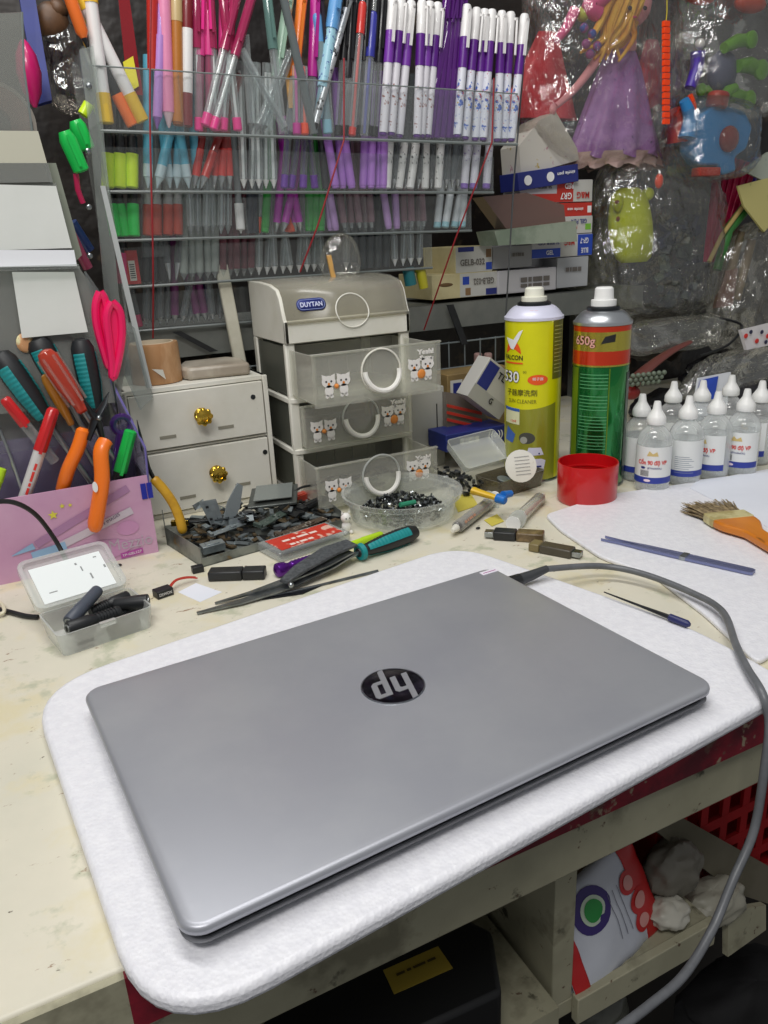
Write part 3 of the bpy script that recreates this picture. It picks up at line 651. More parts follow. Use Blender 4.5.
for idx,(yf,za,zb) in enumerate(((.838,.137,.200),(.905,.0705,.128),(.852,.007,.062))):
    xa,xb=dx0+.0005+(.007 if idx==1 else 0),dx1-(.009 if idx==1 else 0.003)
    g=G(); L=.12
    g.bb(xa,xb,yf,yf+.0022,za,zb); g.bb(xa+.004,xa+.006,yf+.002,yf+L,za+.002,zb-.003); g.bb(xb-.006,xb-.004,yf+.002,yf+L,za+.002,zb-.003)
    g.bb(xa+.004,xb-.004,yf+.002,yf+L,za+.002,za+.004); g.bb(xa+.004,xb-.004,yf+L-.002,yf+L,za+.002,zb-.003)
    g.bb(xa-.001,xb+.001,yf-.0012,yf+.004,zb-.0025,zb)
    dw=g.build('drawer',drm,duy,'clear drawer front and tray',world=True,bevel=.0006)
    cx_=(xa+xb)/2+.002; cz_=(za+zb)/2+.004
    g=G(); g.tube([V(cx_+.026*math.cos(2*PI*i/32),yf-.001,cz_+.026*math.sin(2*PI*i/32)) for i in range(33)],.0012,6,cap=False); g.build('grip_ring',white_pl if idx==0 else frost,dw,world=True)
    g=G(); g.tube([V(cx_+.023*math.cos(a),yf-.004-.006*abs(math.sin(a)),cz_+.023*math.sin(a)) for a in [R(178+184*i/18) for i in range(19)]],.0032,8); g.build('handle',mat('handle_white','#eceae4',.35),dw,'white curved handle',world=True)
    kz=za+(.020 if idx else .022)
    for kx in (xa+.019,xa+.038,xb-.038,xb-.019):
        kw,kd,ko=G(),G(),G(); kitten(kw,kd,ko,kx,yf-.0004,kz+(.006 if kx>cx_ else 0),1.35)
        ks=kw.build('sticker',kit_w,dw,'white kitten sticker',world=True); kd.build('eyes',blk,ks,world=True); ko.build('nose',kit_o,ks,world=True)
    G().ball((xa+.0285,yf-.0012,kz+.002),.003,8).build('heart_sticker',kit_o,dw,world=True); G().ball((xb-.0285,yf-.0012,kz+.003),.0058,8,sc=(1,.25,1)).build('heart_sticker',kit_o,dw,world=True)
    textg('Yeah!\nSum',.024,.014,lambda u,v:V(xb-.022+u,yf-.0006,zb-.015+v),bold=.07).build('print',kit_w,dw,world=True)
# things inside the cabinet
g=G()
for i in range(60): 
    c=V(rb.uniform(dx0+.02,dx1-.02),rb.uniform(.87,.95),rb.uniform(.0125,.018)); g.box(c,(rb.uniform(.004,.012),rb.uniform(.003,.01),.003),None,Matrix.Rotation(rb.uniform(0,3),3,'Z'))
o=solo('small_screws',g,mat('mixed_grey_bits','#4e5052',.4,.5),'loose dark bits in the lowest clear drawer','parts'); o['kind']='stuff'
# grey box standing behind the cabinet on the right
g=G().bb(.508,.572,.955,1.05,0,.118); b0=solo('grey_box',g,mat('light_grey_box','#b4b3ac',.5,layers=(('#a5a49c',9,.4,.7),)),'plain light grey box with a dark slot behind the mini cabinet','box',bevel=.0015)
a=Y(437,420,.955); G().bb(a.x-.0008,a.x+.0008,.9545,.9552,a.z-.024,a.z+.024).build('slot',blk,b0,world=True)
# ================================================================ PINK PEN HOLDER BOX
hy=.845; hx0,hx1=-.075,.127; hz=.0905
ph=thing('tool_holder','open pink printed pen box used as a tool holder','holder',(.03,hy,0))
pink=mat('pink_card','#c494b6',.45,layers=(('#cfa5c2',9,.4,.65),('#b57ba6',14,.58,.7)),coat=.2)
G().bb(hx0,hx1,hy,hy+.002,0,hz).build('front_panel',pink,ph,world=True)
g=G(); g.bb(hx1-.002,hx1,hy+.002,hy+.075,0,hz); g.bb(hx0,hx1,hy+.002,hy+.075,0,.002); g.bb(hx0,hx1,hy+.073,hy+.075,0,hz+.03); g.build('side_walls',mat('dark_smoke_side','#6b6470',.35),ph,world=True)
vio=clear('violet_clear','#e2deee',.14,.12,'#b9b4cc')
g=G(); g.bb(hx0,hx1-.004,hy+.045,hy+.0465,hz-.03,hz+.050); g.build('divider',vio,ph,world=True)
q=[V(hx1,hy+.002,hz-.02),V(hx1+.003,hy+.002,hz+.03),V(hx1-.014,hy+.06,.19),V(hx1-.02,hy+.09,.19),V(hx1,hy+.09,hz)]
g=G().slab(q,.002); g.build('side_wing',vio,ph,world=True)
g=G(); g.tube([q[0],q[1],q[2]],.0013,6); g.build('wing_edge',mat('violet_edge','#6a62a0',.3),ph,world=True)
def fp(px,py): p=Y(px,py,hy-.0006); return V(p.x,hy,p.z)
def ptube(g,a,b,r0,r1=None,off=.0008):
    a=V(a.x,hy-off,a.z);b=V(b.x,hy-off,b.z); d=(b-a).normalized(); n=V(-d.z,0,d.x); r1=r1 or r0
    g.add([a-n*r0,a+n*r0,b+n*r1,b-n*r1],[(0,1,2,3)])
g=G(); ptube(g,fp(36,545),fp(128,488),.0042); g.build('printed_pen',mat('print_mauve','#a97fa6',.5),ph,'printed mauve pen picture',world=True)
g=G(); ptube(g,fp(60,546),fp(132,510),.0042,off=.001); g.build('printed_pen',mat('print_greyish','#c7bcc8',.5),ph,'printed pale pen picture',world=True)
g=G(); ptube(g,fp(32,556),fp(66,545),.0040,.0044,off=.0012); ptube(g,fp(12,556),fp(34,546),.0004,.0036,off=.0012); g.build('printed_pen',mat('print_blue','#8fb2d4',.5),ph,'printed blue pen tip',world=True)
textg('NEW IMAGES',.028,.0035,lambda u,v:(lambda a,d,n:V(a.x,hy-.0014,a.z)+d*u+n*v)(fp(108,521),V(.91,0,.41),V(-.41,0,.91))).build('print',mat('ink_plum','#5b4468',.5),ph,world=True)
def star(g,c,r):
    pts=[(c.x+(r if i%2==0 else r*.45)*math.sin(PI*i/5),hy-.001,c.z+(r if i%2==0 else r*.45)*math.cos(PI*i/5)) for i in range(10)]; g.add(pts,[tuple(range(10))])
g=G(); star(g,fp(53,515),.0052); star(g,fp(62,506),.003); star(g,fp(70,505),.0024); g.build('printed_star',mat('star_yellow','#d6cf4a',.5),ph,'printed yellow stars',world=True)
textg('Mezzio',.046,.013,lambda u,v:V(fp(131,542).x+u,hy-.0012,fp(131,542).z+v)).build('print',mat('print_silver','#b9a9b8',.4),ph,'silver outline lettering',world=True)
g=G(); a=fp(121,556);b=fp(143,550); ptube(g,V(a.x,0,a.z),V(b.x,0,b.z),.0032,off=.001); g.build('printed_band',mat('magenta_band','#b04aa0',.5),ph,world=True)
textg('TP-GEL227',.021,.0028,lambda u,v:(lambda d,n:V((a.x+b.x)/2,hy-.0014,(a.z+b.z)/2)+d*u+n*v)((b-a).normalized(),V(-(b-a).normalized().z,0,(b-a).normalized().x))).build('print',ink_white,ph,world=True)
c=fp(147,491); g=G(); g.bb(c.x-.0062,c.x-.0005,hy-.0012,hy-.0002,c.z-.0085,c.z+.009); g.bb(c.x+.0004,c.x+.0058,hy-.0012,hy-.0002,c.z-.0085,c.z+.009); g.build('printed_square',mat('deep_blue','#14249a',.4),ph,world=True)
g=G(); c=fp(96,552); pts=[V(c.x+.03*math.cos(t)*1.3,hy-.0007,c.z+.012*math.sin(t)) for t in [R(20*i) for i in range(18)]]
g.add(pts,[tuple(range(18))]); c=fp(128,528); g.add([V(c.x+.012*math.cos(R(20*i)),hy-.0007,c.z+.008*math.sin(R(20*i))) for i in range(18)],[tuple(range(18))]); g.build('printed_cloud',mat('pink_cloud','#c58fb8',.5),ph,world=True)
# ---- tools in it
teal=mat('teal_rubber','#16898c',.5); blackr=mat('black_rubber','#1d1f22',.5); redclr=clear('red_clear_handle','#e8836f',.55,.1,'#d34a33')
def handle_tool(name,label,a,b,r,body,stripe,shank_len=.08,sh_r=.003,cat='screwdriver',ribs=True,knob=False):
    """a = free end of the handle, b = where the shaft leaves it"""
    a=Vector(a);b=Vector(b); L=(b-a).length
    t=thing(name,label,cat,b,zq(a-b))
    pr=[(r*.45,0),(r*.62,L*.03),(r*.58,L*.12),(r*.72,L*.2),(r*.95,L*.45),(r,L*.7),(r*.95,L*.88),(r*.7,L*.97),(r*.25,L)]
    G().lathe(pr,20).build('handle',body,t)
    if stripe:
        for k in range(3):
            g=G(); a0=2*PI*k/3
            def f(u,v):
                z=L*(.14+.68*v); 
                rr_=None
                for i in range(len(pr)-1):
                    if pr[i][1]<=z<=pr[i+1][1]: rr_=pr[i][0]+(pr[i+1][0]-pr[i][0])*(z-pr[i][1])/(pr[i+1][1]-pr[i][1])
                rr_=(rr_ or r)+.0005+(.0004 if int(v*26)%2 else 0); an=a0+(u-.5)*1.0
                return V(rr_*math.cos(an),rr_*math.sin(an),z)
            g.grid(f,5,52); g.build('grip_stripe',stripe,t,'ribbed teal grip stripe' if stripe is teal else None)
    G().tube([(0,0,0),(0,0,-shank_len)],sh_r,10).build('shaft',steel,t)
    return t
hb=hy+.02
handle_tool('screwdriver','black and teal ribbed screwdriver at the far left of the pink holder',Y(-2,352,.90),Y(52,428,.885),.0135,blackr,teal,.07)
handle_tool('screwdriver','screwdriver with fat black and teal handle end behind the red clear one',Y(36,338,.905),Y(66,395,.90),.0135,blackr,teal,.07)
handle_tool('screwdriver','upright black and teal ribbed screwdriver beside the pink scissors',Y(80,338,.90),Y(97,418,.895),.0125,blackr,teal,.07)
t=handle_tool('screwdriver','screwdriver with a clear red fluted handle in front of the black ones',Y(43,350,.88),Y(84,412,.875),.0108,redclr,None,.06)
gg=G()
for kk in range(6):
    aa=2*PI*kk/6; gg.tube([(.0098*math.cos(aa),.0098*math.sin(aa),.012),(.0106*math.cos(aa),.0106*math.sin(aa),.066)],.0016,6)
gg.build('flutes',clear('flute_clear','#f6ded8',.12,.08,'#e8d8d0'),t,'clear raised flutes')
handle_tool('screwdriver','slim amber handled screwdriver crossing behind the clear red one',Y(44,374,.893),Y(72,425,.89),.0062,clear('amber_clear','#e0a030',.6,.1,'#c9862a'),None,.05,.002)
def marker(name,label,a,b,r,bodym,capm,capfrac,cat='marker',clip=True):
    """a = cap end, b = other end"""
    a=Vector(a);b=Vector(b);L=(b-a).length; t=thing(name,label,cat,b,zq(a-b))
    G().lathe([(r*.9,0),(r,L*.02),(r,L*(1-capfrac))],14).build('barrel',bodym,t)
    c=L*(1-capfrac); G().lathe([(r*1.08,c-.002),(r*1.1,c),(r*1.02,L*.97),(r*.7,L)],14).build('cap',capm,t)
    if clip: G().bb(-r*.25,r*.25,-r*1.6,-r*1.2,c-.004,L*.97).build('clip',capm,t)
    return t
redcap=mat('red_cap_plastic','#c01f22',.25,coat=.3)
mk=marker('marker','silver-white marker with red cap leaning in the pink holder',Y(54,408,.862),Y(22,505,.858),.0062,mat('silver_white','#d6d3d2',.3,.2),redcap,.42)
textg('— – —– —',.034,.0025,lambda u,v:V(.0065*math.sin(v/.0065),-.0066*math.cos(v/.0065),.030+u)).build('print',ink_red,mk)
marker('pen','clear pen with a red cap at the left of the pink holder',Y(4,398,.872),Y(55,462,.868),.0055,clear_pl,redcap,.38,'pen')
marker('marker','marker with a bright green cap near the right end of the pink holder',Y(131,430,.858),Y(118,480,.857),.0066,black_pl,mat('green_cap','#18b24a',.3,coat=.2),.80)
g=G(); g.tube(spline([Y(0,430,.862),Y(10,455,.86),Y(23,494,.86)],4),.0016,8); solo('steel_rod',g,steel,'thin bare steel rod at the left end of the pink holder','rod')
marker('pen','lime green pen end at the far left edge of the holder',Y(2,468,.868),Y(-6,492,.866),.0048,mat('lime','#b7dc25',.4),MATS['lime'],.5,'pen',False)
# purple scissors-like loop + pink scissors
purp=clear('purple_clear','#6a3f9a',.6,.12,'#4b2a78')
g=G(); a=Y(122,425,.872); g.tube([a+V(.0095*math.cos(2*PI*i/16),0,.0095*math.sin(2*PI*i/16)) for i in range(17)],.0036,8,cap=False); g.tube([a+V(-.002,0,-.009),Y(116,470,.87)],[.006,.0045],8); solo('nipper',g,purp,'small dark purple clear plastic tool beside the green cap','tool')
hot=mat('hot_pink','#ee1560',.28,coat=.4)
sc=thing('scissors','scissors with hot pink loop handles standing point down','scissors',Y(110,372,.90))
for nm,pts,rr_ in (('handle',[(100,292),(96,305),(97,325),(103,348),(110,368),(111,345),(108,318),(105,300),(100,292)],.0036),('handle',[(112,302),(107,315),(109,340),(112,362),(113,378),(118,362),(122,335),(120,312),(112,302)],.0036)):
    yy=.90 if pts[0][0]==100 else .893
    g=G(); g.tube(spline([Y(p[0],p[1],yy) for p in pts],5),[.0044]*(5*8+1),8,cap=False)
    for q_ in ((0,4),): pass
    pl=[Y(p[0],p[1],yy) for p in pts[:-1]]; g.build(nm,hot,sc,world=True)
    c=sum((V(*p) for p in pl),V(0,0,0))/len(pl)
    g=G(); q1=[V(*p)*.93+c*.07 for p in pl]; g.add(q1+[p+V(0,.003,0) for p in q1],[tuple(range(8)),tuple(range(15,7,-1))]); g.build('finger_guard',hot,sc,world=True)
g=G(); a=Y(111,370,.897); g.tube([a,a+V(0,0,-.05),a+V(-.004,0,-.10)],[.0045,.005,.001],8,flat=.3); g.build('blade',steel,sc,world=True)
# orange pliers (handles up over the front wall)
orp=mat('orange_grip','#f0761a',.35,coat=.2)
pl=thing('pliers','pliers with thick orange handles hooked over the front of the pink holder','pliers',Y(93,425,.855))
g=G(); g.tube(spline([Y(84,428,.853),Y(78,448,.852),Y(68,470,.855),Y(62,492,.864)],5),[.0055]+[.0090]*14+[.0080],12,flat=.8); g.build('handle',orp,pl,'orange handle inside the holder',world=True)
g=G(); g.tube(spline([Y(106,440,.842),Y(101,452,.836),Y(102,480,.832),Y(98,508,.831),Y(94,531,.832)],5),[.0055]+[.0088]*18+[.0078,.005],12,flat=.8); g.build('handle',orp,pl,'orange handle outside the holder',world=True)
g=G(); a=Y(95,487,.8232); g.lathe([(.0030,0),(.0030,.0006)],14,Matrix.Translation(a)@Matrix.Rotation(R(90),4,'X'),sx=.9,sy=1.9); g.build('badge',ink_white,pl,'white oval maker badge',world=True)
g=G()
g.tube([Y(88,440,.848),Y(95,420,.85),Y(104,404,.852),Y(109,392,.854)],[.0055,.0085,.006,.0008],8,flat=.45); g.tube([Y(104,445,.846),Y(99,424,.849),Y(90,410,.85),Y(84,400,.852)],[.005,.0085,.006,.002],8,flat=.45)
g.build('jaws',dark_metal,pl,world=True)
g=G(); g.ball(Y(99,418,.842),.0028,10); g.build('rivet',steel,pl,world=True)
# yellow handled pliers leaning outside at the right
yp=thing('pliers','long black-nosed pliers with a worn yellow handle leaning at the right of the holder','pliers',Y(183,530,.83))
g=G(); g.tube(spline([Y(153,478,.853),Y(164,490,.85),Y(174,505,.845),Y(180,520,.84),Y(183,533,.838)],5),[.0035]+[.0055]*18+[.005,.0035],12); g.build('handle',mat('worn_yellow','#c99a28',.4,layers=(('#a87a1a',30,.45,.65),)),yp,world=True)
g=G(); g.tube([Y(137,420,.858),Y(143,448,.857),Y(149,470,.855),Y(155,482,.853)],[.0008,.0052,.0046,.0028],8,flat=.5); g.tube([Y(141,440,.86),Y(146,462,.857),Y(156,481,.853)],[.001,.004,.0025],6,flat=.5); g.build('jaws',dark_metal,yp,world=True)
# ================================================================ JACK BOX
jb0=Z(62,660); jd=(Z(155,628)-jb0); ja=math.atan2(jd.y,jd.x); JL=jd.length*1.02; JD=.058; JH=.021
fr=clear('box_frost','#f0f2f0',.24,.22,'#eef0ee')
jb=thing('clear_box','small open clear plastic box holding black power jacks','box',(jb0.x,jb0.y,.0004),(0,0,ja))
def tray(g,L,D,H,t=.0016,ins=.003):
    o=rrect(L,D,.006,4,L/2,D/2); o2=rrect(L-2*t,D-2*t,.0045,4,L/2,D/2); b=rrect(L-2*ins,D-2*ins,.005,4,L/2,D/2); b2=rrect(L-2*ins-2*t,D-2*ins-2*t,.004,4,L/2,D/2)
    n=len(o); rings=[[(x,y,0) for x,y in b],[(x,y,H) for x,y in o],[(x,y,H) for x,y in o2],[(x,y,t) for x,y in b2]]
    vs=[v for r_ in rings for v in r_]; fs=[(i*n+k,i*n+(k+1)%n,(i+1)*n+(k+1)%n,(i+1)*n+k) for i in range(3) for k in range(n)]
    fs+=[tuple(range(n-1,-1,-1)),tuple(3*n+k for k in range(n))]; return g.add(vs,fs)
tray(G(),JL,JD,JH).build('tray',fr,jb)
g=G(); g.bb(JL*.42,JL*.58,-.0035,.001,JH-.003,JH+.001); g.build('latch',fr,jb)
ang=R(28)
T=Matrix.Translation((0,JD+.001,JH-.002))@Matrix.Rotation(ang,4,'X')
LD=.062
lg_=G(); o_=rrect(JL,LD,.009,5,JL/2,LD/2); i_=rrect(JL-.008,LD-.008,.006,5,JL/2,LD/2); n=len(o_)
vs=[(x,y,0) for x,y in o_]+[(x,y,.007) for x,y in o_]+[(x,y,.007) for x,y in i_]+[(x,y,.0015) for x,y in i_]
lg_.add(vs,[(i*n+k,i*n+(k+1)%n,(i+1)*n+(k+1)%n,(i+1)*n+k) for i in range(3) for k in range(n)]+[tuple(range(n-1,-1,-1)),tuple(3*n+k for k in range(n))],T)
ldo=lg_.build('lid',fr,jb,'clear lid tipped back')
g=G().bb(.009,JL-.009,.008,LD-.009,.002,.0026,T); g.build('paper_label',mat('lid_paper','#e9eeee',.7),ldo)
g=G()
for (u,v,w_,h_) in ((.2,.3,.12,.008),(.62,.55,.02,.05),(.58,.7,.03,.02),(.68,.35,.025,.06),(.8,.75,.05,.01),(.86,.5,.03,.03)): g.bb(u*JL,u*JL+w_*.06,v*LD,v*LD+h_*.12,.0026,.0029,T)
g.build('print',mat('pencil_grey','#8d9090',.6),ldo)
JM=MW[jb.name]
jk=mat('jack_black','#202225',.45); jg=mat('jack_slate','#4a505c',.45); jr=mat('jack_ring','#b5b8ba',.3,.9)
def jack(label,a,b,r,ribs=True,m=jk,face=True):
    a=JM@Vector(a);b=JM@Vector(b);d=b-a;L=d.length
    t=thing('power_jack',label,'power jack',a,zq(d),'power jacks in the clear box')
    pr=[(r*.8,0),(r*.9,L*.04)]
    if ribs:
        for i in range(7): z=L*(.08+.06*i); pr+=[(r*.92,z),(r*.92,z+L*.03),(r*.78,z+L*.032),(r*.78,z+L*.055)]
    pr+=[(r*.95,L*.55),(r,L*.6),(r,L*.98),(r*.9,L)]
    G().lathe(pr,18).build('body',m,t)
    if face: G().lathe([(r*.62,L-.001),(r*.62,L+.0008),(r*.42,L+.0008),(r*.42,L-.001)],18,cap=False).build('contact_ring',jr,t)
    G().lathe([(r*.4,L),(r*.4,L+.0009)],14).build('socket',blk,t)
jack('short ribbed black jack across the front of the clear box',(.060,.020,.0165),(.012,.012,.020),.0065)
jack('slate grey smooth jack lying on top of the others',(.052,.046,.032),(.016,.020,.022),.0062,False,jg)
jack('black jack at the back right of the clear box',(.040,.040,.0155),(.078,.046,.0165),.006)
jack('black jack with a silver ringed socket facing right front',(.062,.038,.0165),(.088,.022,.0170),.0066,False)
jack('jack low in the front left corner of the box',(.030,.008,.0075),(.016,.0085,.0078),.0052,False)
jack('black jack low along the front wall of the box',(.044,.0085,.0072),(.072,.0095,.0072),.0050)
jack('black jack low behind the front ones',(.040,.030,.0072),(.018,.044,.0072),.0050)
jack('black jack low at the right end of the box',(.060,.027,.0072),(.086,.044,.0072),.0050)
# cables at the far left
g=G().tube(spline([Y(-14,503,.775),Y(12,502,.785),Y(35,514,.80),Y(54,538,.81),Y(66,560,.80),Y(72,572,.785),V(Y(74,580,.775).x,.772,.0028)],6),.0024,8); solo('black_cable',g,black_pl,'thick black cable curving in front of the pink holder','cable')
g=G().tube(spline([Z(-15,606,.003),Z(10,612,.0028),Z(26,616,.0028),Z(38,617,.0028)],5),.0024,8); solo('black_cable',g,black_pl,'black cable end lying left of the clear jack box','cable')
g=G().tube(spline([Z(-5,600,.006),Z(2,604,.006),Z(4,612,.005),Z(-4,615,.003)],5),.0018,8); solo('cream_cable',g,mat('cream_wire','#d9d2b8',.4),'short loop of cream wire at the left edge','cable')
# ================================================================ CAPACITOR, FLASH DRIVES
a=Z(163,592,.004); cpn=thing('switch_module','tiny black block with two thin red wires','electronic part',(a.x,a.y,.0003),(0,0,.25))
G().bb(-.0085,.0085,-.006,.006,0,.0078).build('block',black_pl,cpn,bevel=.0006)
textg('DSWON',.013,.003,lambda u,v:V(u,-.0062,.004+v)).build('print',ink_white,cpn)
for s in (0,1):
    g=G().tube(spline([(.0085,.001+s*.003,.005),(.018,.006+s*.002,.008),(.030,.006+s*.003,.007),(.040,.004+s*.004,.004)],5),.0008,6); g.build('wire',mat('red_wire','#b8382c',.4),cpn)
def usb(label,pa,pb,w,h,capm,bodym,plug=True,capf=.45,cat='flash drive',plug_at='a'):
    a=Z(*pa);b=Z(*pb);d=b-a;L=d.length; t=thing('flash_drive',label,cat,(a.x,a.y,.0003),(0,0,math.atan2(d.y,d.x)))
    G().bb(0,L*capf,-w/2,w/2,0,h).build('cap',capm,t,bevel=.0015)
    G().bb(L*capf+.0004,L,-w/2,w/2,0,h).build('body',bodym,t,bevel=.0015)
    if plug:
        x=(-.010,0) if plug_at=='a' else (L,L+.009)
        G().bb(x[0],x[1],-w*.32,w*.32,h*.2,h*.8).build('plug',steel,t,bevel=.0004)
    return t
usb('black glossy flash drive lying beside the tiny black block with red wires',(210,579),(266,577),.016,.010,black_pl,black_pl,False,.6)
g=G().bb(-.006,.006,-.004,.004,0,.007); o=g.build('electronic_part',black_pl,bevel=.0006); c=Z(198,572,0); o.location=(c.x,c.y,.0003); tag(o,'black chip block at the end of the red wires','electronic part')
usb('flash drive with a black end and tan body, silver plug to the left',(494,538),(544,541),.017,.010,black_pl,mat('tan_translucent','#8a7452',.35,layers=(('#5d4c34',60,.4,.6),)),True,.45)
usb('dark olive flash drive with a tan end behind the charging plug',(531,549),(573,557),.016,.009,mat('khaki','#7d704c',.4),mat('olive_dark','#4a4438',.4),True,.25,plug_at='b')
# ================================================================ STEEL SCISSORS/TWEEZER CLUSTER, SCREWDRIVER
def blade_tool(name,label,pts,ws,t_,m,cat,ztilt):
    P=[Z(x,y,z) for x,y,z in pts]; L=[];Rr=[]
    for i,p in enumerate(P):
        d=(P[min(i+1,len(P)-1)]-P[max(0,i-1)]); n=V(-d.y,d.x,0).normalized(); L.append(p+n*ws[i]);Rr.append(p-n*ws[i])
    n=len(P); vs=L+Rr+[p+V(0,0,t_) for p in L]+[p+V(0,0,t_) for p in Rr]; fs=[]
    for i in range(n-1): fs+=[(i,i+1,n+i+1,n+i),(2*n+i,3*n+i,3*n+i+1,2*n+i+1),(i,2*n+i,2*n+i+1,i+1),(n+i,n+i+1,3*n+i+1,3*n+i)]
    fs+=[(0,n,3*n,2*n),(n-1,3*n-1,4*n-1,2*n-1)]; g=G(); g.add(vs,fs); return g
stl=mat('brushed_steel','#8f9496',.3,.9,layers=(('#6a6f72',80,.4,.7),))
ct=thing('long_tweezers','two long steel tweezer blades with dark grips pointing left on the bench','tweezers',Z(290,590,0))
blade_tool('','',[(197,614,.001),(240,603,.002),(285,588,.004),(330,566,.008),(352,553,.011)],[.0015,.0045,.007,.0085,.007],.0016,stl,'',0).build('blade',stl,ct,world=True)
blade_tool('','',[(215,604,.001),(250,594,.004),(290,580,.008),(325,565,.012),(350,552,.0145)],[.001,.0032,.0055,.007,.006],.0016,stl,'',0).build('blade',stl,ct,world=True)
blade_tool('','',[(284,583,.0115),(300,570,.0145),(330,552,.018),(352,544,.019)],[.005,.0085,.012,.010],.0025,dark_metal,'',0).build('grip',mat('dark_ribbed_grip','#3c3f42',.5,layers=(('#565a5e',300,.4,.6),)),ct,world=True)
g=G(); g.ball(Z(291,585,.012),.003,10); g.build('rivet',steel,ct,world=True)
g=blade_tool('','',[(262,600,.0004),(300,592,.0005),(328,583,.0005)],[.0005,.006,.0005],.001,black_pl,'',0); solo('razor_blade',g,mat('dark_blade','#23262c',.3,.5),'small dark triangular blade lying under the steel tweezers','blade')
g=G().tube([Z(240,603,.0015),Z(320,585,.0015),Z(378,571,.0015)],[.0004,.0012,.0016],6); solo('steel_probe',g,stl,'thin steel probe lying at the right of the tweezers toward the teal screwdriver','probe')
a=Z(417,531,.0105);b=Z(358,553,.0105)
sd=handle_tool('screwdriver','black and teal ribbed screwdriver lying on the bench above the laptop',a,b,.0098,blackr,teal,.055,.0026)
d=(b-a).normalized(); G().tube([b-d*.001,b-d*.006],[.0085,.0095],16).build('collar',teal,sd,world=True)
marker('highlighter','lime green highlighter under the grey tweezer grips',Z(382,534,.004),Z(318,556,.004),.0038,MATS['lime'],MATS['lime'],.3,'highlighter',False)
a=Z(276,571,.0075);b=Z(335,552,.007)
pm=thing('dropper_tool','purple aluminium driver with a round knob beside the steel tweezers','screwdriver',a,zq(b-a))
ppl=mat('purple_anodised','#5f1f8a',.25,.6); L=(b-a).length
G().lathe([(.004,-.001),(.0072,.001),(.0078,.004),(.007,.010),(.005,.013),(.0045,.016)]+[(.005+.0007*(i%2),.018+.0022*i) for i in range(14)]+[(.004,L*.85),(.0015,L)],20).build('handle',ppl,pm)
# clear box with red printed card
c=Z(305,546,.0); rc=thing('clear_case','flat clear case with a red and white printed card inside','case',(c.x,c.y,.0004),(0,0,.20))
G().bb(-.047,.047,-.024,.024,0,.011).build('case',clear('case_clear','#eef0f0',.22,.15,'#c5caca'),rc,bevel=.0025)
g=G().bb(-.040,.040,-.018,.018,.0112,.0116); rcard=g.build('printed_card',mat('red_card','#c8321f',.4,layers=(('#e0b8a8',60,.56,.62),)),rc)
textg('— – —– —',.045,.005,lambda u,v:V(-.004+u,.003+v,.0118)).build('print',mat('card_white','#efd9cf',.5),rcard)
textg('— – —– —',.030,.005,lambda u,v:V(-.010+u,-.011+v,.0118)).build('print',mat('card_white'  ,'#efd9cf',.5),rcard)
# ================================================================ SCRAP TRAY
sc0=Z(165,545);sc1=Z(205,574); 
tr=thing('scrap_tray','galvanised metal tray full of scrap electronic parts in front of the white drawers','tray',(.25,.86,0))
zm=mat('galvanised_tray','#8d918c',.4,.6,layers=(('#5f6360',20,.45,.6),('#77603a',40,.62,.68)))
o4=[(.140,.862),(.158,.772),(.345,.800),(.350,.905),(.150,.925)]
g=G(); g.prism(o4,.0003,.0015)
for i in (0,1,2,4):
    a=V(*o4[i],0);b=V(*o4[(i+1)%5],0); n=V(-(b-a).y,(b-a).x,0).normalized()*.0012
    hgt=.022 if i in (0,4) else .010
    g.add([a,b,b+n,a+n,a+V(0,0,hgt),b+V(0,0,hgt),b+n+V(0,0,hgt),a+n+V(0,0,hgt)],[(0,1,2,3),(4,7,6,5),(0,4,5,1),(2,6,7,3),(1,5,6,2),(0,3,7,4)])
g.build('tray',zm,tr,world=True)
hb_=G(); hc_=G(); hd=G()
for i in range(260):
    x=rb.uniform(.160,.338); y=rb.uniform(.80,.905); 
    if y<.79+.1*(x-.16): continue
    h=.004+.022*max(0,1-((x-.24)/.10)**2)*max(0,1-((y-.875)/.06)**2); z=rb.uniform(.004,max(.0045,h))
    g_=rb.choice((hb_,hb_,hc_,hd)); rot=(Matrix.Rotation(rb.uniform(0,3),3,'Z')@Matrix.Rotation(rb.uniform(-.5,.5),3,'X'))
    g_.box((x,y,z),(rb.uniform(.004,.022),rb.uniform(.003,.011),rb.uniform(.0008,.003)),None,rot)
hroot=thing('scrap_parts','heap of tiny dark metal and plastic scrap in the galvanised tray','scrap',(.25,.86,.002)); hroot['kind']='stuff'
for g_,m_,nm in ((hb_,mat('scrap_black','#1d1f21',.4,.3),'dark_scrap'),(hc_,zinc,'zinc_scrap'),(hd,mat('scrap_brown','#6a5a44',.4,.5),'brown_scrap')):
    o=g_.build(nm,m_,hroot,world=True)
# individual big scrap
def plate(name,label,quad,t_,m,cat,z=True):
    g=G().slab(quad,t_); return solo(name,g,m,label,cat)
bk=thing('metal_bracket','upright folded zinc bracket with square holes standing on the scrap heap','bracket',Z(215,530,.012))
A=lambda x,y,Y_: Y(x,y,Y_)
G().slab([A(199,502,.86),A(216,499,.858),A(226,527,.856),A(214,531,.856)],.0015).build('plate',zinc,bk,world=True)
G().slab([A(222,528,.852),A(228,502,.858),A(238,483,.868),A(243,486,.868),A(240,508,.86),A(229,529,.852)],.0015).build('plate',zinc,bk,world=True)
G().slab([A(229,520,.848),A(244,516,.848),A(244,524,.846),A(229,529,.846)],.003).build('foot_plate',zinc,bk,world=True)
G().slab([A(193,505,.865),A(203,499,.868),A(206,505,.865),A(196,510,.865)],.004).build('tab',zinc,bk,world=True)
g=G()
for (x,y) in ((211,519),(213,525),(207,507)): g.bb(A(x,y,.855).x-.0016,A(x,y,.855).x+.0016,.8535,.8545,A(x,y,.855).z-.0014,A(x,y,.855).z+.0014)
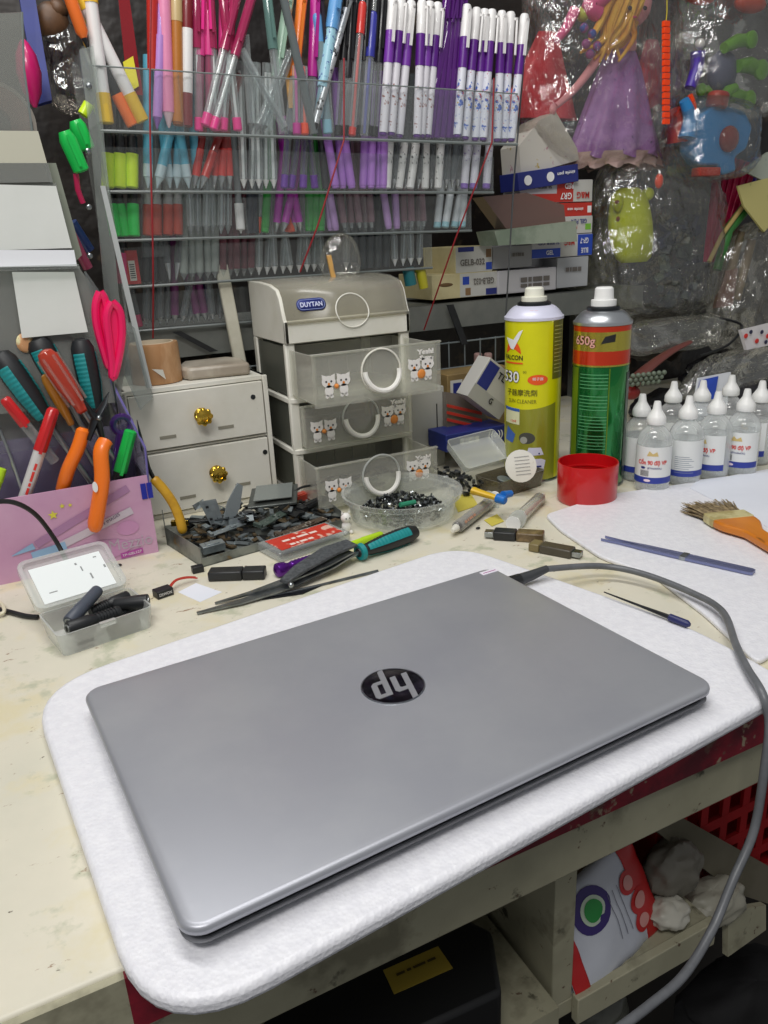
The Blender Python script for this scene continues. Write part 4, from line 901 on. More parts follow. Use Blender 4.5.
g.build('holes',blk,bk,world=True)
pf=thing('phone_frame','dark grey rectangular device frame lying tilted on the scrap heap','frame',Z(275,520,.02))
fq=[V(.242,.872,.022),V(.300,.856,.0225),V(.318,.898,.032),V(.262,.914,.032)]
G().slab(fq,-.004).build('plate',mat('frame_grey','#5d615e',.35,.5),pf,world=True,bevel=.001)
c=sum(fq,V(0,0,0))/4; g=G().slab([p*.78+c*.22+V(0,-.0015,.0045) for p in fq],.001); g.build('screen',mat('screen_grey','#8f9592',.25,.4),pf,world=True)
c_=c
for lab,x,y,z,w,dd,h,rz_,rx_,m_ in (('thin zinc strip leaning flat at the front of the scrap heap',.205,.835,.014,.05,.008,.001,.35,.2,zinc),('green circuit board strip in the middle of the scrap heap',.258,.832,.016,.055,.012,.0015,.6,.15,mat('pcb_grey','#3d4a44',.4,layers=(('#8a8f8a',220,.6,.64),))),
    ('brown circuit board strip along the front edge of the tray',.285,.806,.009,.075,.010,.0015,.35,.1,mat('pcb_brown','#4a3d32',.4,layers=(('#8f8a80',240,.58,.62),))),('zinc connector block at the front left corner of the tray',.178,.800,.010,.026,.012,.009,.1,.1,zinc),
    ('dark steel lever lying across the left of the scrap heap',.190,.862,.020,.05,.006,.002,-.3,.1,dark_metal),('small round-edged metal box at the back of the heap',.292,.930,.012,.020,.016,.016,.2,0,mat('box_dark','#4f5350',.4,.5)),
    ('red plastic battery behind the dark frame',.320,.905,.010,.03,.014,.010,.4,0,mat('battery_red','#b5402f',.35)),('black strip at the right end of the heap',.322,.862,.014,.05,.010,.006,.5,.1,black_pl),
    ('brass spring contact at the left end of the tray',.160,.872,.020,.020,.007,.006,-.4,0,gold),('silver shield can in front of the dark frame',.236,.858,.018,.02,.014,.006,.3,.1,steel)):
    g=G().bb(-w/2,w/2,-dd/2,dd/2,-h/2,h/2)
    if h>.005: g.bb(-w*.3,w*.3,-dd*.3,dd*.3,h/2,h/2+.001)
    else: 
        g.bb(-w/2,-w*.42,-dd/2,dd/2,h/2,h/2+.003); g.bb(w*.1,w*.25,-dd*.3,dd*.3,h/2,h/2+.0015)
    o=g.build('scrap_piece',m_,bevel=.0004); o.location=(x,y,z); o.rotation_euler=(rx_,0,rz_); tag(o,lab,'scrap part')
g=G().tube(spline([Y(285,500,.88),Y(300,488,.885),Y(318,484,.89),Y(333,476,.90)],6),.0016,8); solo('black_wire',g,black_pl,'short black wire rising behind the scrap heap','wire')
# ================================================================ BOWL OF SCREWS
bc_=Z(393,528,0); bR=size(127,Z(390,515,.02))/2
bcn=V(.412,.792,0.0003); H_=.034
bw=thing('screw_tub','round clear plastic tub full of small screws','tub',bcn)
cbm=clear('tub_clear','#f4f6f4',.14,.12,'#eceeea')
bR=.070
G().lathe([(bR*.78,0),(bR*.9,.004),(bR*.97,H_*.8),(bR*1.03,H_*.82),(bR*1.05,H_),(bR*1.01,H_),(bR*.955,H_*.78),(bR*.86,.005),(.0001,.003)],48,cap=False).build('tub',cbm,bw)
gA,gB=G(),G()
for i in range(520):
    a=rb.uniform(0,2*PI); rr_=bR*.72*math.sqrt(rb.random()); hz_=.006+.016*(1-(rr_/(bR*.8))**2)
    z=rb.uniform(.004,hz_+.003); p=V(rr_*math.cos(a),rr_*math.sin(a),z); d=V(rb.uniform(-1,1),rb.uniform(-1,1),rb.uniform(-.5,.5)).normalized()*rb.uniform(.003,.006)
    g_=gA if rb.random()<.55 else gB
    g_.tube([p,p+d*.2,p+d],[.0026,.0012,.0010],5)
sc_s=thing('screws','pile of tiny dark and silver screws in the round clear tub','screws',bcn+V(0,0,.004)); sc_s['kind']='stuff'
M_=Matrix.Translation(V(0,0,-.004))
for g_,m_ in ((gA,mat('screw_dark','#2c2e30',.35,.7)),(gB,steel)):
    g_.v=[v+V(0,0,-.0035) for v in g_.v]; g_.build('screw_pile',m_,sc_s)
g=G().tube([Z(400,505,.028),Z(415,502,.027)],[.003,.003],8); solo('green_part',g,mat('green_part','#2f8a6a',.4),'green capped part on the screws in the tub','part')
# white cat figurine at left of tub
c=Z(352,528,0.0005); fg=thing('cat_figurine','tiny white cat figure standing left of the clear screw tub','figurine',(c.x-.012,c.y-.012,.0004))
g=G(); g.ball((0,0,.008),.006,12,sc=(1,.9,1.3)); g.ball((0,0,.019),.0062,12); 
for e in (-1,1): g.add([(e*.006,0,.024),(e*.002,0,.025),(e*.005,0,.029),(e*.004,.002,.024)],[(0,1,2),(1,3,2),(0,2,3)]); g.ball((e*.004,-.004,.002),.0025,8)
g.build('body',kit_w,fg); g=G()
for e in (-1,1): g.ball((e*.0022,-.0056,.020),.0008,6)
g.build('eyes',blk,fg)
# ================================================================ SYRINGES + CLEAR BOXES (centre back)
def syringe(label,a,b,r,liqm,frac):
    a=Vector(a);b=Vector(b);L=(b-a).length; t=thing('syringe',label,'syringe',a,zq(b-a))
    G().lathe([(.0012,-.009),(.0016,-.001),(.003,0),(r*.8,.002),(r,.005),(r,L),(r*.88,L),(r*.88,.005)],20,cap=False).build('barrel',clear('syringe_clear','#f2f2ee',.12,.12,'#e8e6e0'),t)
    G().lathe([(r*.85,.004),(r*.85,L*frac)],18).build('paste',liqm,t)
    G().lathe([(r*1.9,L),(r*1.9,L+.0015)],20,sx=1,sy=.7).build('flange',frost,t)
    G().lathe([(r*.5,L*frac),(r*.5,L+.012)],12).build('plunger',white_pl,t); G().lathe([(r*1.15,L+.012),(r*1.2,L+.0135)],18).build('thumb_rest',white_cap,t)
    G().lathe([(.0022,-.010),(.003,-.008),(.0045,-.001),(.0045,.001)],12).build('tip_cap',white_pl,t)
    return t
s_=syringe('syringe of dark brown paste with white cap pointing to the screw tub',Z(456,528,.0085),Z(491,501,.0085),.0072,mat('paste_dark','#2d1f1a',.4),.9)
textg('— – —– —',.03,.003,lambda u,v:V(.0076*math.sin(v/.0076),-.0076*math.cos(v/.0076),.026+u)).build('print',mat('ink_tan','#b98a70',.5),s_)
syringe('empty clear syringe with a round white thumb rest facing forward',Z(541,497,.0085),Z(517,520,.0085),.0075,mat('residue','#8c8478',.5),.15)
# open clear lid box
c=V(.565,.80,0); cb=thing('clear_box','dusty clear plastic box with coin-like metal discs, in front of the yellow can','box',(.545,.775,.0004),(0,0,.18))
tray(G(),.085,.05,.022).build('tray',clear('box_smoky','#c9c4b8',.35,.2,'#77705f'),cb)
T=Matrix.Translation((-.012,.056,.0235))@Matrix.Rotation(R(38),4,'X')
g=G(); g2=G(); tray(g2,.088,.052,.012); g.add(g2.v,g2.f,T); g.build('lid',fr,cb,'clear lid standing open')
CB=MW[cb.name]
for i,(x,y,z,lab) in enumerate(((.030,.024,.014,'grey metal disc lying in the dusty clear box, leftmost'),(.048,.026,.017,'grey metal disc lying in the dusty clear box, middle one on top'),(.064,.024,.014,'grey metal disc lying in the dusty clear box, rightmost'))):
    g=G().lathe([(.0085,0),(.0095,.0008),(.0095,.0022),(.008,.003),(.003,.0022)],20); o=g.build('metal_disc',zinc); o.location=CB@V(x,y,z); o.rotation_euler=(.2,.1+.1*i,0); tag(o,lab,'disc','metal discs in the dusty box')
g=G()
for i in range(90): g.box((rb.uniform(.012,.074),rb.uniform(.010,.04),rb.uniform(.003,.012)),(rb.uniform(.003,.01),rb.uniform(.002,.006),.002),None,Matrix.Rotation(rb.uniform(0,3),3,'Z'))
g.v=[CB@v for v in g.v]; o=solo('small_parts',g,mat('mixed_grey_bits'  ,'#4e5052'),'tiny mixed metal parts in the dusty clear box','parts'); o['kind']='stuff'
a=Z(474,491,.030);b=Z(497,498,.027)
t=thing('paste_tube','small yellow tube with a blue screw cap on the clear box','tube',a,zq(b-a))
L=(b-a).length; G().lathe([(.0085,0),(.0075,.004),(.006,L*.8),(.0055,L)],14,sy=.6).build('tube',mat('tube_yellow','#dfb52a',.4),t); G().lathe([(.0058,L),(.006,L+.001),(.0052,L+.011),(.004,L+.012)],12).build('cap',mat('cap_blue','#1f6fc4',.35),t)
a=Z(503,495,.030)
g=G().tube([a,a+V(.014,.004,-.002)],[.0048,.0042],12); solo('blue_stopper',g,MATS['cap_blue'],'loose blue cap beside the yellow tube','cap')
# white round paper disc leaning against the can
c=Y(521,466,.775); g=G()
n_=V(-.25,-.9,.35).normalized(); u_=V(0,0,1).cross(n_).normalized(); v_=n_.cross(u_)
ring=[c+u_*(.021*math.cos(R(15*i)))+v_*(.021*math.sin(R(15*i))) for i in range(24)]
g.add(ring+[p-n_*.001 for p in ring],[tuple(range(24)),tuple(range(47,23,-1))]+[(i,24+i,24+(i+1)%24,(i+1)%24) for i in range(24)])
dk=thing('paper_disc','round white printed disc leaning on the yellow can','disc',c); g.build('disc',white_pl,dk,world=True)
g=G()
for i in range(6): p0=c+n_*.0006+v_*(.012-.0045*i); g.add([p0-u_*.008,p0+u_*.012,p0+u_*.012-v_*.0008,p0-u_*.008-v_*.0008],[(0,1,2,3)])
g.build('print',mat('print_grey','#9a9a98',.6),dk,world=True)
for lab,x,y in (('silver screw lying between the tub and the clear boxes',380,0),): pass
# clutter of small metal bits right of lowest drawer
gA=G()
for i in range(70):
    p=V(rb.uniform(.505,.535),rb.uniform(.80,.93),.002); gA.box(p+V(0,0,rb.uniform(0,.02)),(rb.uniform(.004,.012),rb.uniform(.003,.008),.003),None,(Matrix.Rotation(rb.uniform(0,3),3,'Z')@Matrix.Rotation(rb.uniform(0,1),3,'X')))
o=solo('small_parts',gA,mat('scrap_mix','#6b6d6e',.3,.7,layers=(('#26282a',60,.4,.6),)),'small metal bits heaped right of the lowest clear drawer','parts'); o['kind']='stuff'
g=G(); yn=[Z(452,497,.001),Z(470,492,.001),Z(478,505,.001),Z(458,512,.001)]; g.slab(yn,.0005); solo('sticky_note',g,mat('note_yellow','#cdbf52',.6),'scrap of yellow paper beside the dark syringe','paper')
g=G(); yn=[Z(484,520,.001),Z(497,514,.001),Z(504,521,.001),Z(492,526,.001)]; g.slab(yn,.0005); solo('sticky_note',g,MATS['note_yellow'],'scrap of yellow paper between the two syringes','paper')
for i,(x,y,lab) in enumerate(((119,565,'black crumb on the bench under the pink holder corner'),(478,528,'dark speck beside the dark syringe cap'))):
    c=Z(x,y,.0015); g=G().ball(c,.0022,8,sc=(1.4,1,.6)); solo('crumb',g,blk,lab,'crumb')
g=G(); q=[Z(178,592,.0003),Z(196,583,.0003),Z(222,592,.0003),Z(200,602,.0003)]; g.slab([V(p.x,p.y,.0003) for p in q],.0003); solo('paper_scrap',g,paper,'small white paper scrap under the black flash drive','paper')
# ================================================================ PEN RACK
TY=[.970,.994,1.018,1.042,1.066]
TL=[((100,130),(517,144)),((107,191),(493,192)),((112,240),(471,230)),((122,287),(432,267)),((128,331),(400,309))]
rk=thing('pen_rack','large clear acrylic pen rack with five rows of pens and markers','pen rack',(.4,1.05,.22))
rkm=clear('rack_acrylic','#fafbfb',.03,.08,'#f0f4f2',edge=.06); rke=mat('rack_edge','#757c7b',.3,spec=.6); rkb=clear('rack_back','#c9cccb',.18,.25,'#8b908e')
TE=[]
for i,(a,b) in enumerate(TL):
    p=Y(*a,TY[i]); q=Y(*b,TY[i]); TE.append((p,q))
    g=G(); h=.062 if i==0 else .046
    g.slab([p,q,q+V(0,0,h),p+V(0,0,h)],.0016)
    tr_=g.build('tier_front',rkm,rk,world=True)
    g=G(); g.slab([p+V(0,.0,0),q+V(0,.0,0),q+V(0,.0225,0),p+V(0,.0225,0)],-.0022); g.build('tier_floor',rkm,rk,world=True)
    g=G(); g.tube([p+V(0,-.0012,-.001),q+V(0,-.0012,-.001)],.0019,6); 
    if i==0: g.tube([p+V(0,0,h),q+V(0,0,h)],.0009,6)
    g.build('tier_edge',rke,rk,world=True)
    g=G()
    for k in range(1,6+(0 if i<3 else -1)):
        s=p.lerp(q,k/(6 if i<3 else 5)); g.slab([s+V(0,.002,.001),s+V(0,.0215,.001),s+V(0,.0215,h),s+V(0,.002,h)],.0012)
    s=q; g.slab([s+V(0,.002,.001),s+V(0,.0215,.001),s+V(0,.0215,h),s+V(0,.002,h)],.0015)
    g.build('divider',rkm,rk,world=True)
p0,q0=TE[0]; p4,q4=TE[4]
g=G().slab([V(p4.x,1.093,.20),V(q4.x,1.093,.21),V(q0.x+.02,1.0,.55),V(p0.x,1.0,.55)],.0015) if False else G()
# side panel
xl=p0.x-.003
sp=[V(xl,.962,.51),V(xl,.985,.53),V(xl,1.095,.53),V(xl+.006,1.095,.14),V(xl+.006,1.03,.14),V(xl+.003,.985,.30)]
g=G(); g.slab(sp,-.003); sdp=g.build('side_panel',clear('rack_side','#f2f5f3',.14,.15,'#dfe4e1',edge=.2),rk,world=True)
a=Y(80,55,.955); 
fs=[Y(79,50,.962),Y(93,46,.962),Y(102,120,.962),Y(118,290,.985),Y(136,400,1.0),Y(120,400,1.0),Y(104,290,.985),Y(89,130,.962)]
g=G().slab([fs[0],fs[1],fs[2],fs[7]],-.002); g.slab([fs[7],fs[2],fs[3],fs[6]],-.002); g.slab([fs[6],fs[3],fs[4],fs[5]],-.002); g.build('front_flange',MATS['rack_side'],rk,'milky left edge strip',world=True)
g=G().slab([Y(100,186,.952),Y(105,186,.952),Y(152,388,.95),Y(146,388,.95)],-.002); g.build('front_strip',mat('strip_greywhite','#b5b9b8',.3),rk,'slanted pale strip',world=True)
g=G()
for x,y in ((89,86),(88,151),(89,207),(90,256)): g.ball(Y(x,y,.960),.0032,10,sc=(1,.5,1))
g.build('screw',steel,rk,world=True)
# ---- pens
tints={}
def cm(nm,c,op=.45): return clear(nm,c,op,.12,c)
PM={}
def C(n,hexc,r=.35,coat=.25): return mat('pen_'+n,hexc,r,coat=coat)
def K(n,hexc,op=.4): return clear('penclear_'+n,hexc,op,.1,hexc,edge=.3)
white_p=C('white','#e9e7e6'); blackp=C('black','#17171a'); greyp=C('grey','#7f8486'); silver_p=mat('pen_silver','#b5b8ba',.25,.7)
clr=clear('penclear_clear','#f6fafa',.12,.08,'#f4f8f8',edge=.35); smoky=clear('penclear_smoke','#c4c8ca',.16,.08,'#c9ced0',edge=.35)
PROTO={}; USEDP=set(); CNT={}; PENS=[]
def proto(kind,spec):
    """spec: radius, length, list of (part, z0, z1, radius factor, material), clip (z0,z1,material) or None, tip"""
    if kind in PROTO: return PROTO[kind]
    r,L,segs,clip,tip=spec
    t=thing('pen','x','pen',(0,0,0)); t.rotation_mode='QUATERNION'
    for nm,z0,z1,rf,m in segs:
        g=G(); a=r*rf
        if nm in('end_cap','cone'): g.lathe([(a*.75,z0),(a,z0+.0012),(a*1.0,z1)],10)
        elif nm=='nib': g.lathe([(a*.12,z0),(a*.35,z0+.003),(a,z1)],10)
        elif nm in('cap','push_button'): g.lathe([(a,z0),(a,z1-.004),(a*.78,z1-.0008),(a*.5,z1)],10)
        else: g.lathe([(a,z0),(a,z1)],10)
        g.build(nm,m,t)
    if clip:
        g=G(); g.bb(-r*.28,r*.28,-r*1.75,-r*1.35,clip[0],clip[1]); g.bb(-r*.28,r*.28,-r*1.75,-r*.6,clip[1]-.003,clip[1]); g.build('clip',clip[2],t)
    PROTO[kind]=t; return t
def put(kind,spec,b,tp,label,cat,tier,group,roll=0,dy=.011,name=None):
    """b and tp: columns/rows of the foot and of a point further up the pen"""
    yb=TY[tier]+dy; yt=TY[tier]+.0125+(dy-.0125)*.6
    B=Y(b[0],b[1],yb); T_=Y(tp[0],tp[1],yt); zf=TE[tier][0].z+(TE[tier][1].z-TE[tier][0].z)*min(1,max(0,(B.x-TE[tier][0].x)/(TE[tier][1].x-TE[tier][0].x)))
    B.z=max(B.z,zf+.0018)
    src=proto(kind,spec); o=src if kind not in USEDP else copy_tree(src); USEDP.add(kind)
    o.location=B; o.rotation_quaternion=zq(T_-B,roll); 
    if name: o.name=name
    PENS.append((o,group,B.x,label,tier)); o['category']=cat; return o
TN=['top','second','third','fourth','lowest']
def yb_at(tier,x,off=3):
    a,b=TL[tier]; return a[1]+(b[1]-a[1])*(x-a[0])/(b[0]-a[0])-off
# ---- top tier singles
ywm=(.0078,.185,[('end_cap',0,.030,1,C('ochre_yellow','#e4bb35')),('barrel',.030,.115,.94,white_p),('cap',.115,.185,1.02,C('yolk','#efc63c'))],None,None)
put('ywm',ywm,(107,124),(93,20),'thick white marker with yellow ends, standing almost upright','marker',0,None,dy=.007)
put('ywm',ywm,(143,122),(108,52),'thick white marker with yellow ends, leaning left','marker',0,None,dy=.016)
opn=(.0065,.12,[('end_cap',0,.034,1.05,C('orange','#f2752a')),('barrel',.034,.12,.9,blackp)],None,None)
put('opn',opn,(133,126),(103,68),'black pen with an orange end behind the two yellow and white markers','pen',0,None,dy=.019)
# loose orange marker leaning out at the top left
g=None
mo=thing('marker','thick orange marker crossing the top left corner of the rack','marker',Y(82,32,.968),zq(Y(62,-25,.972)-Y(82,32,.968)))
G().lathe([(.003,-.006),(.0065,0),(.0068,.08),(.005,.085)],12).build('barrel',C('orange',''),mo); G().lathe([(.001,-.014),(.003,-.006)],10).build('nib',blackp,mo)
mo=thing('marker','yellow marker crossing beside the orange one at the top left of the rack','marker',Y(91,45,.990),zq(Y(72,-20,.992)-Y(91,45,.990)))
G().lathe([(.005,-.004),(.0075,0),(.0078,.07),(.006,.09)],12).build('barrel',C('yolk',''),mo); G().lathe([(.002,-.012),(.005,-.004)],10).build('nib',white_p,mo)
# translucent red folder strip with yellow tag
g=G().slab([Y(118,-5,.998),Y(129,-5,.998),Y(143,95,.992),Y(128,95,.992)],.002); solo('plastic_strip',g,K('redstrip','#b0303a',.5),'translucent red plastic strip behind the yellow and white markers','strip')
g=G().slab([Y(123,62,.990),Y(133,56,.990),Y(139,86,.989),Y(129,92,.989)],.002); tg=solo('price_tag',g,C('tagyellow','#e2d83a'),'yellow tag with tiny writing at the left of the top tier','tag')
def single(kind,r,L,segs,clip,b,tp,label,cat='pen',dy=.011,tier=0,roll=0): return put(kind,(r,L,segs,clip,None),b,tp,label,cat,tier,None,roll,dy)
single('lav',.0055,.13,[('nib',0,.012,.9,C('lavtip','#8f62b8')),('barrel',.012,.095,1,C('lavender','#b98ad4')),('cap',.095,.13,.8,C('lavender',''))],None,(157,129),(160,52),'lavender tapered pen near the left of the top tier','pen',.012)
single('pinkcr',.0072,.20,[('nib',0,.016,.9,C('palepink','#e6c8d0')),('barrel',.016,.20,1,C('candy','#e78fb6'))],None,(169,128),(164,0),'long pale pink crayon-like pen rising out of the top tier','pen',.013)
single('wood',.0068,.175,[('end_cap',0,.004,.9,C('woodbrown','#8a4f22')),('barrel',.004,.105,1,C('ochrewood','#b5712c')),('cap',.105,.175,1.03,C('strawwood','#c7ae7c'))],None,(178,126),(176,0),'ochre brown wooden looking pencil in the top tier','pencil',.013)
single('mar',.0065,.18,[('end_cap',0,.035,1,C('maroon','#7a2028')),('barrel',.035,.10,1.02,white_p),('cap',.10,.18,1,C('maroon',''))],None,(187,127),(187,0),'maroon marker with a white printed sleeve in the top tier','marker',.013)
single('redtube',.0062,.16,[('barrel',0,.16,1,C('redtube','#b92a22'))],None,(153,70),(152,-20),'plain red tube rising above the left of the top tier','tube',.016)
# clear pens with pink ends
pk=C('pinkend','#ec2f8f'); pkc=K('pinkcap','#c43a6e',.55)
pkspec=(.0052,.165,[('end_cap',0,.014,1.06,pk),('barrel',.014,.085,.95,clr),('refill',.003,.095,.35,white_p),('cap',.085,.165,1.1,pkc)],(.10,.155,pkc),None)
for b,tp,dy in (((205,126),(236,0),.006),((213,130),(251,0),.005),((223,131),(228,60),.012),((238,131),(230,60),.011),((199,131),(197,40),.018),((217,131),(212,40),.018)): put('pinkend',pkspec,b,tp,'clear pen with a hot pink end and pink cap','pen',0,'clear pens with hot pink ends',dy=dy)
for x,tx in ((199,201),(210,208),(222,224)): 
    put('pinkstick',(.0055,.17,[('barrel',0,.075,.9,K('pinkbody','#c97a9a',.35)),('refill',.003,.09,.35,pk),('cap',.075,.17,1.05,C('pinkcap2','#d8408a'))],(.10,.15,pk),None),(x,128),(tx,-5),'pink capped pen behind the leaning clear ones','pen',0,'pink capped pens',dy=.019)
# clear pens, tilted bunch
tealc=K('tealcap','#7fa7a0',.5)
put('clr1',(.0055,.17,[('barrel',0,.09,.95,clr),('refill',.003,.12,.35,greyp),('cap',.09,.17,1.1,tealc)],(.10,.155,tealc),None),(283,134),(268,5),'clear pen with a pale teal cap, near vertical, middle of the top tier','pen',0,None,dy=.007)
put('clrp',(.005,.10,[('nib',0,.008,.9,greyp),('barrel',.008,.10,1,clr),('refill',.003,.098,.35,smoky)],None,None),(288,134),(248,62),'clear empty pen leaning strongly left','pen',0,'leaning empty clear pens',dy=.005)
put('clrp',None,(256,132),(285,60),'clear empty pen leaning right','pen',0,'leaning empty clear pens',dy=.012)
put('clrp',None,(262,132),(300,30),'clear empty pen leaning right','pen',0,'leaning empty clear pens',dy=.017)
put('clrp',None,(252,131),(247,60),'clear empty pen standing upright','pen',0,'leaning empty clear pens',dy=.014)
put('clr3',(.0052,.19,[('barrel',0,.19,1,K('greyclear','#8e9798',.45)),('spring',.08,.14,.7,steel),('refill',.003,.18,.35,blackp)],(.15,.185,greyp),None),(314,134),(284,0),'long grey translucent click pen leaning left across the middle of the top tier','pen',0,None,dy=.004)
for (b,tp,lb,c1) in (((289,120),(302,0),'pen with an orange cap behind the clear pens in the top tier','#e67a2a'),((268,90),(290,-10),'pale green capped pen behind the clear pens in the top tier','#9ab8a4'),((310,80),(316,-10),'magenta capped pen behind the grey click pen in the top tier','#b0208a'),((330,70),(318,-5),'dark capped pen behind the grey click pen in the top tier','#2a2430'),((345,80),(352,-5),'black pen behind the blue marker in the top tier','#1c1c20')):
    put('bk'+c1,(.0062,.15,[('barrel',0,.06,.9,clr),('cap',.06,.15,1.05,C('bk'+c1[1:],c1))],(.08,.14,C('bk'+c1[1:],c1)),None),(b[0],131),tp,lb,'pen',0,None,dy=.019)
for c1,x,lb in (('#c02a90',297,'clear pen with a magenta foot in the middle of the top tier'),('#ea4a22',305,'clear pen with an orange red foot in the middle of the top tier')):
    put('f'+c1,(.0048,.08,[('end_cap',0,.013,1.1,C('foot'+c1[1:],c1)),('barrel',.013,.075,1,clr),('refill',.003,.075,.4,C('foot'+c1[1:],c1))],None,None),(x,135),(x-1,80),lb,'pen',0,None,dy=.008)
g=G().slab([Y(284,62,.992),Y(294,60,.992),Y(293,108,.988),Y(289,108,.988)],.002); solo('paper_tag',g,C('amber','#d79a3a'),'folded amber paper wedge among the clear pens','tag')
bl=C('skyblue','#5f9ad0'); 
put('bluem',(.0075,.19,[('barrel',0,.035,.75,K('pb','#9ec9dc',.6)),('sleeve',.035,.10,.95,mat('pen_blueprint','#9ecbdc',.35,layers=(('#4a55a0',170,.58,.62),))),('cap',.10,.19,1.1,bl)],(.12,.175,bl),None),(318,118),(336,0),'big light blue marker with a printed sleeve leaning right','marker',0,None,dy=.007)
put('lbl',(.0058,.13,[('end_cap',0,.016,1.05,K('pb2','#9ed3e6',.75)),('barrel',.016,.10,1,K('pb3','#b9d3da',.4)),('cap',.10,.13,1,bl)],None,None),(328,134),(322,70),'clear pen with a pale blue foot under the big blue marker','pen',0,None,dy=.012)
put('deco',(.0048,.165,[('nib',0,.004,.9,blackp),('end_cap',.003,.014,1.05,blackp),('barrel',.014,.15,1,mat('pen_silverprint','#b9bcc0',.3,.4,layers=(('#222226',160,.55,.60),)))],(.12,.16,silver_p),None),(312,135),(338,40),'silver pen with black pattern and black foot leaning right','pen',0,None,dy=.004)
rc_=C('redpen','#d0342c')
put('redp',(.0048,.165,[('end_cap',0,.010,1,rc_),('barrel',.010,.115,1,clr),('refill',.003,.115,.38,rc_),('cap',.115,.15,1.2,rc_),('push_button',.15,.165,.6,clr)],None,None),(352,136),(361,20),'clear pen with a red ribbed grip at the top and a red foot','pen',0,None,dy=.006)
bc1=C('bluepen','#34389a')
put('bluep',(.0052,.165,[('barrel',0,.09,1,clr),('refill',.003,.09,.38,bc1),('cap',.09,.14,1.15,bc1),('push_button',.14,.165,.8,clr)],None,None),(364,136),(373,15),'clear pen with a ribbed blue grip beside the white topped ones','pen',0,None,dy=.010)
blkspec=(.005,.165,[('end_cap',0,.012,1,blackp),('barrel',.012,.085,1,clr),('refill',.003,.09,.38,blackp),('cap',.085,.165,1.15,blackp)],(.10,.155,blackp),None)
for b,tp in (((338,136),(346,20)),((345,136),(357,-5)),((360,136),(366,30)),((368,136),(374,30)),((374,137),(379,60))): put('blk',blkspec,b,tp,'clear pen with a black foot and black cap','pen',0,'clear black-footed pens',dy=.018)
# white topped purple click pens
printed=mat('pen_printed_sleeve','#dfe0ea',.35,layers=(('#3e63b8',120,.56,.60),('#c9402e',95,.60,.63),('#d9b13a',140,.64,.67)),coat=.2)
pur=C('purplegrip','#5b1a86'); pur2=C('purplegrip2','#7a38a8')
def wps(g_,pr): return (.0060,.158,[('end_cap',0,.004,.8,pur),('barrel',.004,.084,.95,pr),('grip',.084,.120,1.04,g_),('cap',.120,.158,1.05,white_p)],(.106,.150,white_p),None)
plainw=mat('pen_paleprint','#e2dfe6',.35,layers=(('#8f4a3a',130,.60,.64),('#7a5aa8',90,.64,.67)),coat=.2)
for j,(b,tp) in enumerate((((383,136),(392,8)),((391,136),(401,2)),((399,138),(411,4)),((417,138),(422,2)),((421,138),(430,0)),((427,138),(438,2)))):
    put('wpA%d'%(j%2),wps(pur2 if j%2==0 else pur,plainw),b,tp,'white topped purple grip click pen in the left bunch','pen',0,'white topped purple click pens, left bunch',dy=.006+.004*(j%3),roll=.5*(j%2))
for j,(b,tp) in enumerate((((457,138),(467,6)),((465,140),(477,5)),((475,141),(485,5)),((483,141),(492,10)),((497,142),(502,8)),((504,142),(511,8)),((511,142),(525,12)))):
    put('wpB%d'%(j%2),wps(pur if j!=2 else pur2,printed) if True else None,b,tp,'white topped purple grip click pen with a colourful printed barrel','pen',0,'white topped purple click pens, right bunch',dy=.005+.003*(j%3),roll=.7*(j%2))
ppc=K('purpletrans','#6a2a8e',.6)
for b,tp in (((430,138),(444,20)),((436,138),(450,5)),((442,138),(455,0)),((448,138),(457,20)),((424,138),(448,30)),((452,138),(461,30))):
    put('ptr',(.0050,.18,[('barrel',0,.18,1,ppc),('refill',.003,.175,.4,C('darkpurple','#3a1450'))],(.14,.175,ppc),None),b,tp,'see-through dark purple click pen','pen',0,'see-through dark purple pens',dy=.016)
# ---- row generator for lower tiers
def row(tier,kind,spec,xs,lean,label,group,cat='pen',dy=.010,hgt=52):
    for j,x in enumerate(xs):
        l=lean[j%len(lean)] if isinstance(lean,(list,tuple)) else lean
        yb=yb_at(tier,x); put(kind,spec if j==0 else None,(x,yb),(x+l,yb-hgt),label,cat,tier,group,dy=dy if not isinstance(dy,(list,tuple)) else dy[j%len(dy)])
neon=C('neonyellow','#d4f01e',.4); neong=C('neongreen','#1fd858',.4); neonp=C('neonpink','#f03a86',.4)
def hl(m): return (.0073,.105,[('end_cap',0,.037,1,m),('barrel',.037,.055,.85,blackp),('cap',.055,.105,.62,blackp)],None,None)
row(1,'hly',hl(neon),(108,120,132),0,'neon yellow highlighter standing cap end up','neon yellow highlighters','highlighter')
aq=C('aqua','#5aa8c0'); aq2=C('palegreyblue','#b9ccd2')
aqs=(.0058,.14,[('nib',0,.012,.85,aq2),('end_cap',.011,.026,1,aq2),('barrel',.026,.14,1,aq)],None,None)
row(1,'aqua',aqs,(148,157,170,177,189,198),(0,12,-6,2,-9,-4),'light blue pen with a pale tapered tip','light blue pens','pen',dy=(.010,.006,.016,.013,.006,.016))
rd=C('rowred','#c8322c'); rds=(.0052,.14,[('nib',0,.014,.9,silver_p),('barrel',.014,.045,1.02,rd),('sleeve',.045,.14,.95,K('redclear','#b0403c',.5))],None,None)
row(1,'redrow',rds,(194,201,214,221,230),(8,18,3,4,-3),'red gripped pen with a metal tip','red gripped pens',dy=(.012,.005,.015,.010,.012))
cls=(.005,.14,[('nib',0,.010,.9,white_p),('barrel',.010,.14,1,clr),('refill',.003,.13,.4,white_p)],None,None)  # refill coloured white to imitate gloss streaks along the clear barrel
row(1,'clearrow',cls,(244,252,259,266,274),(-2,1,-1,0,-2),'clear pen','plain clear pens',dy=(.006,.014))
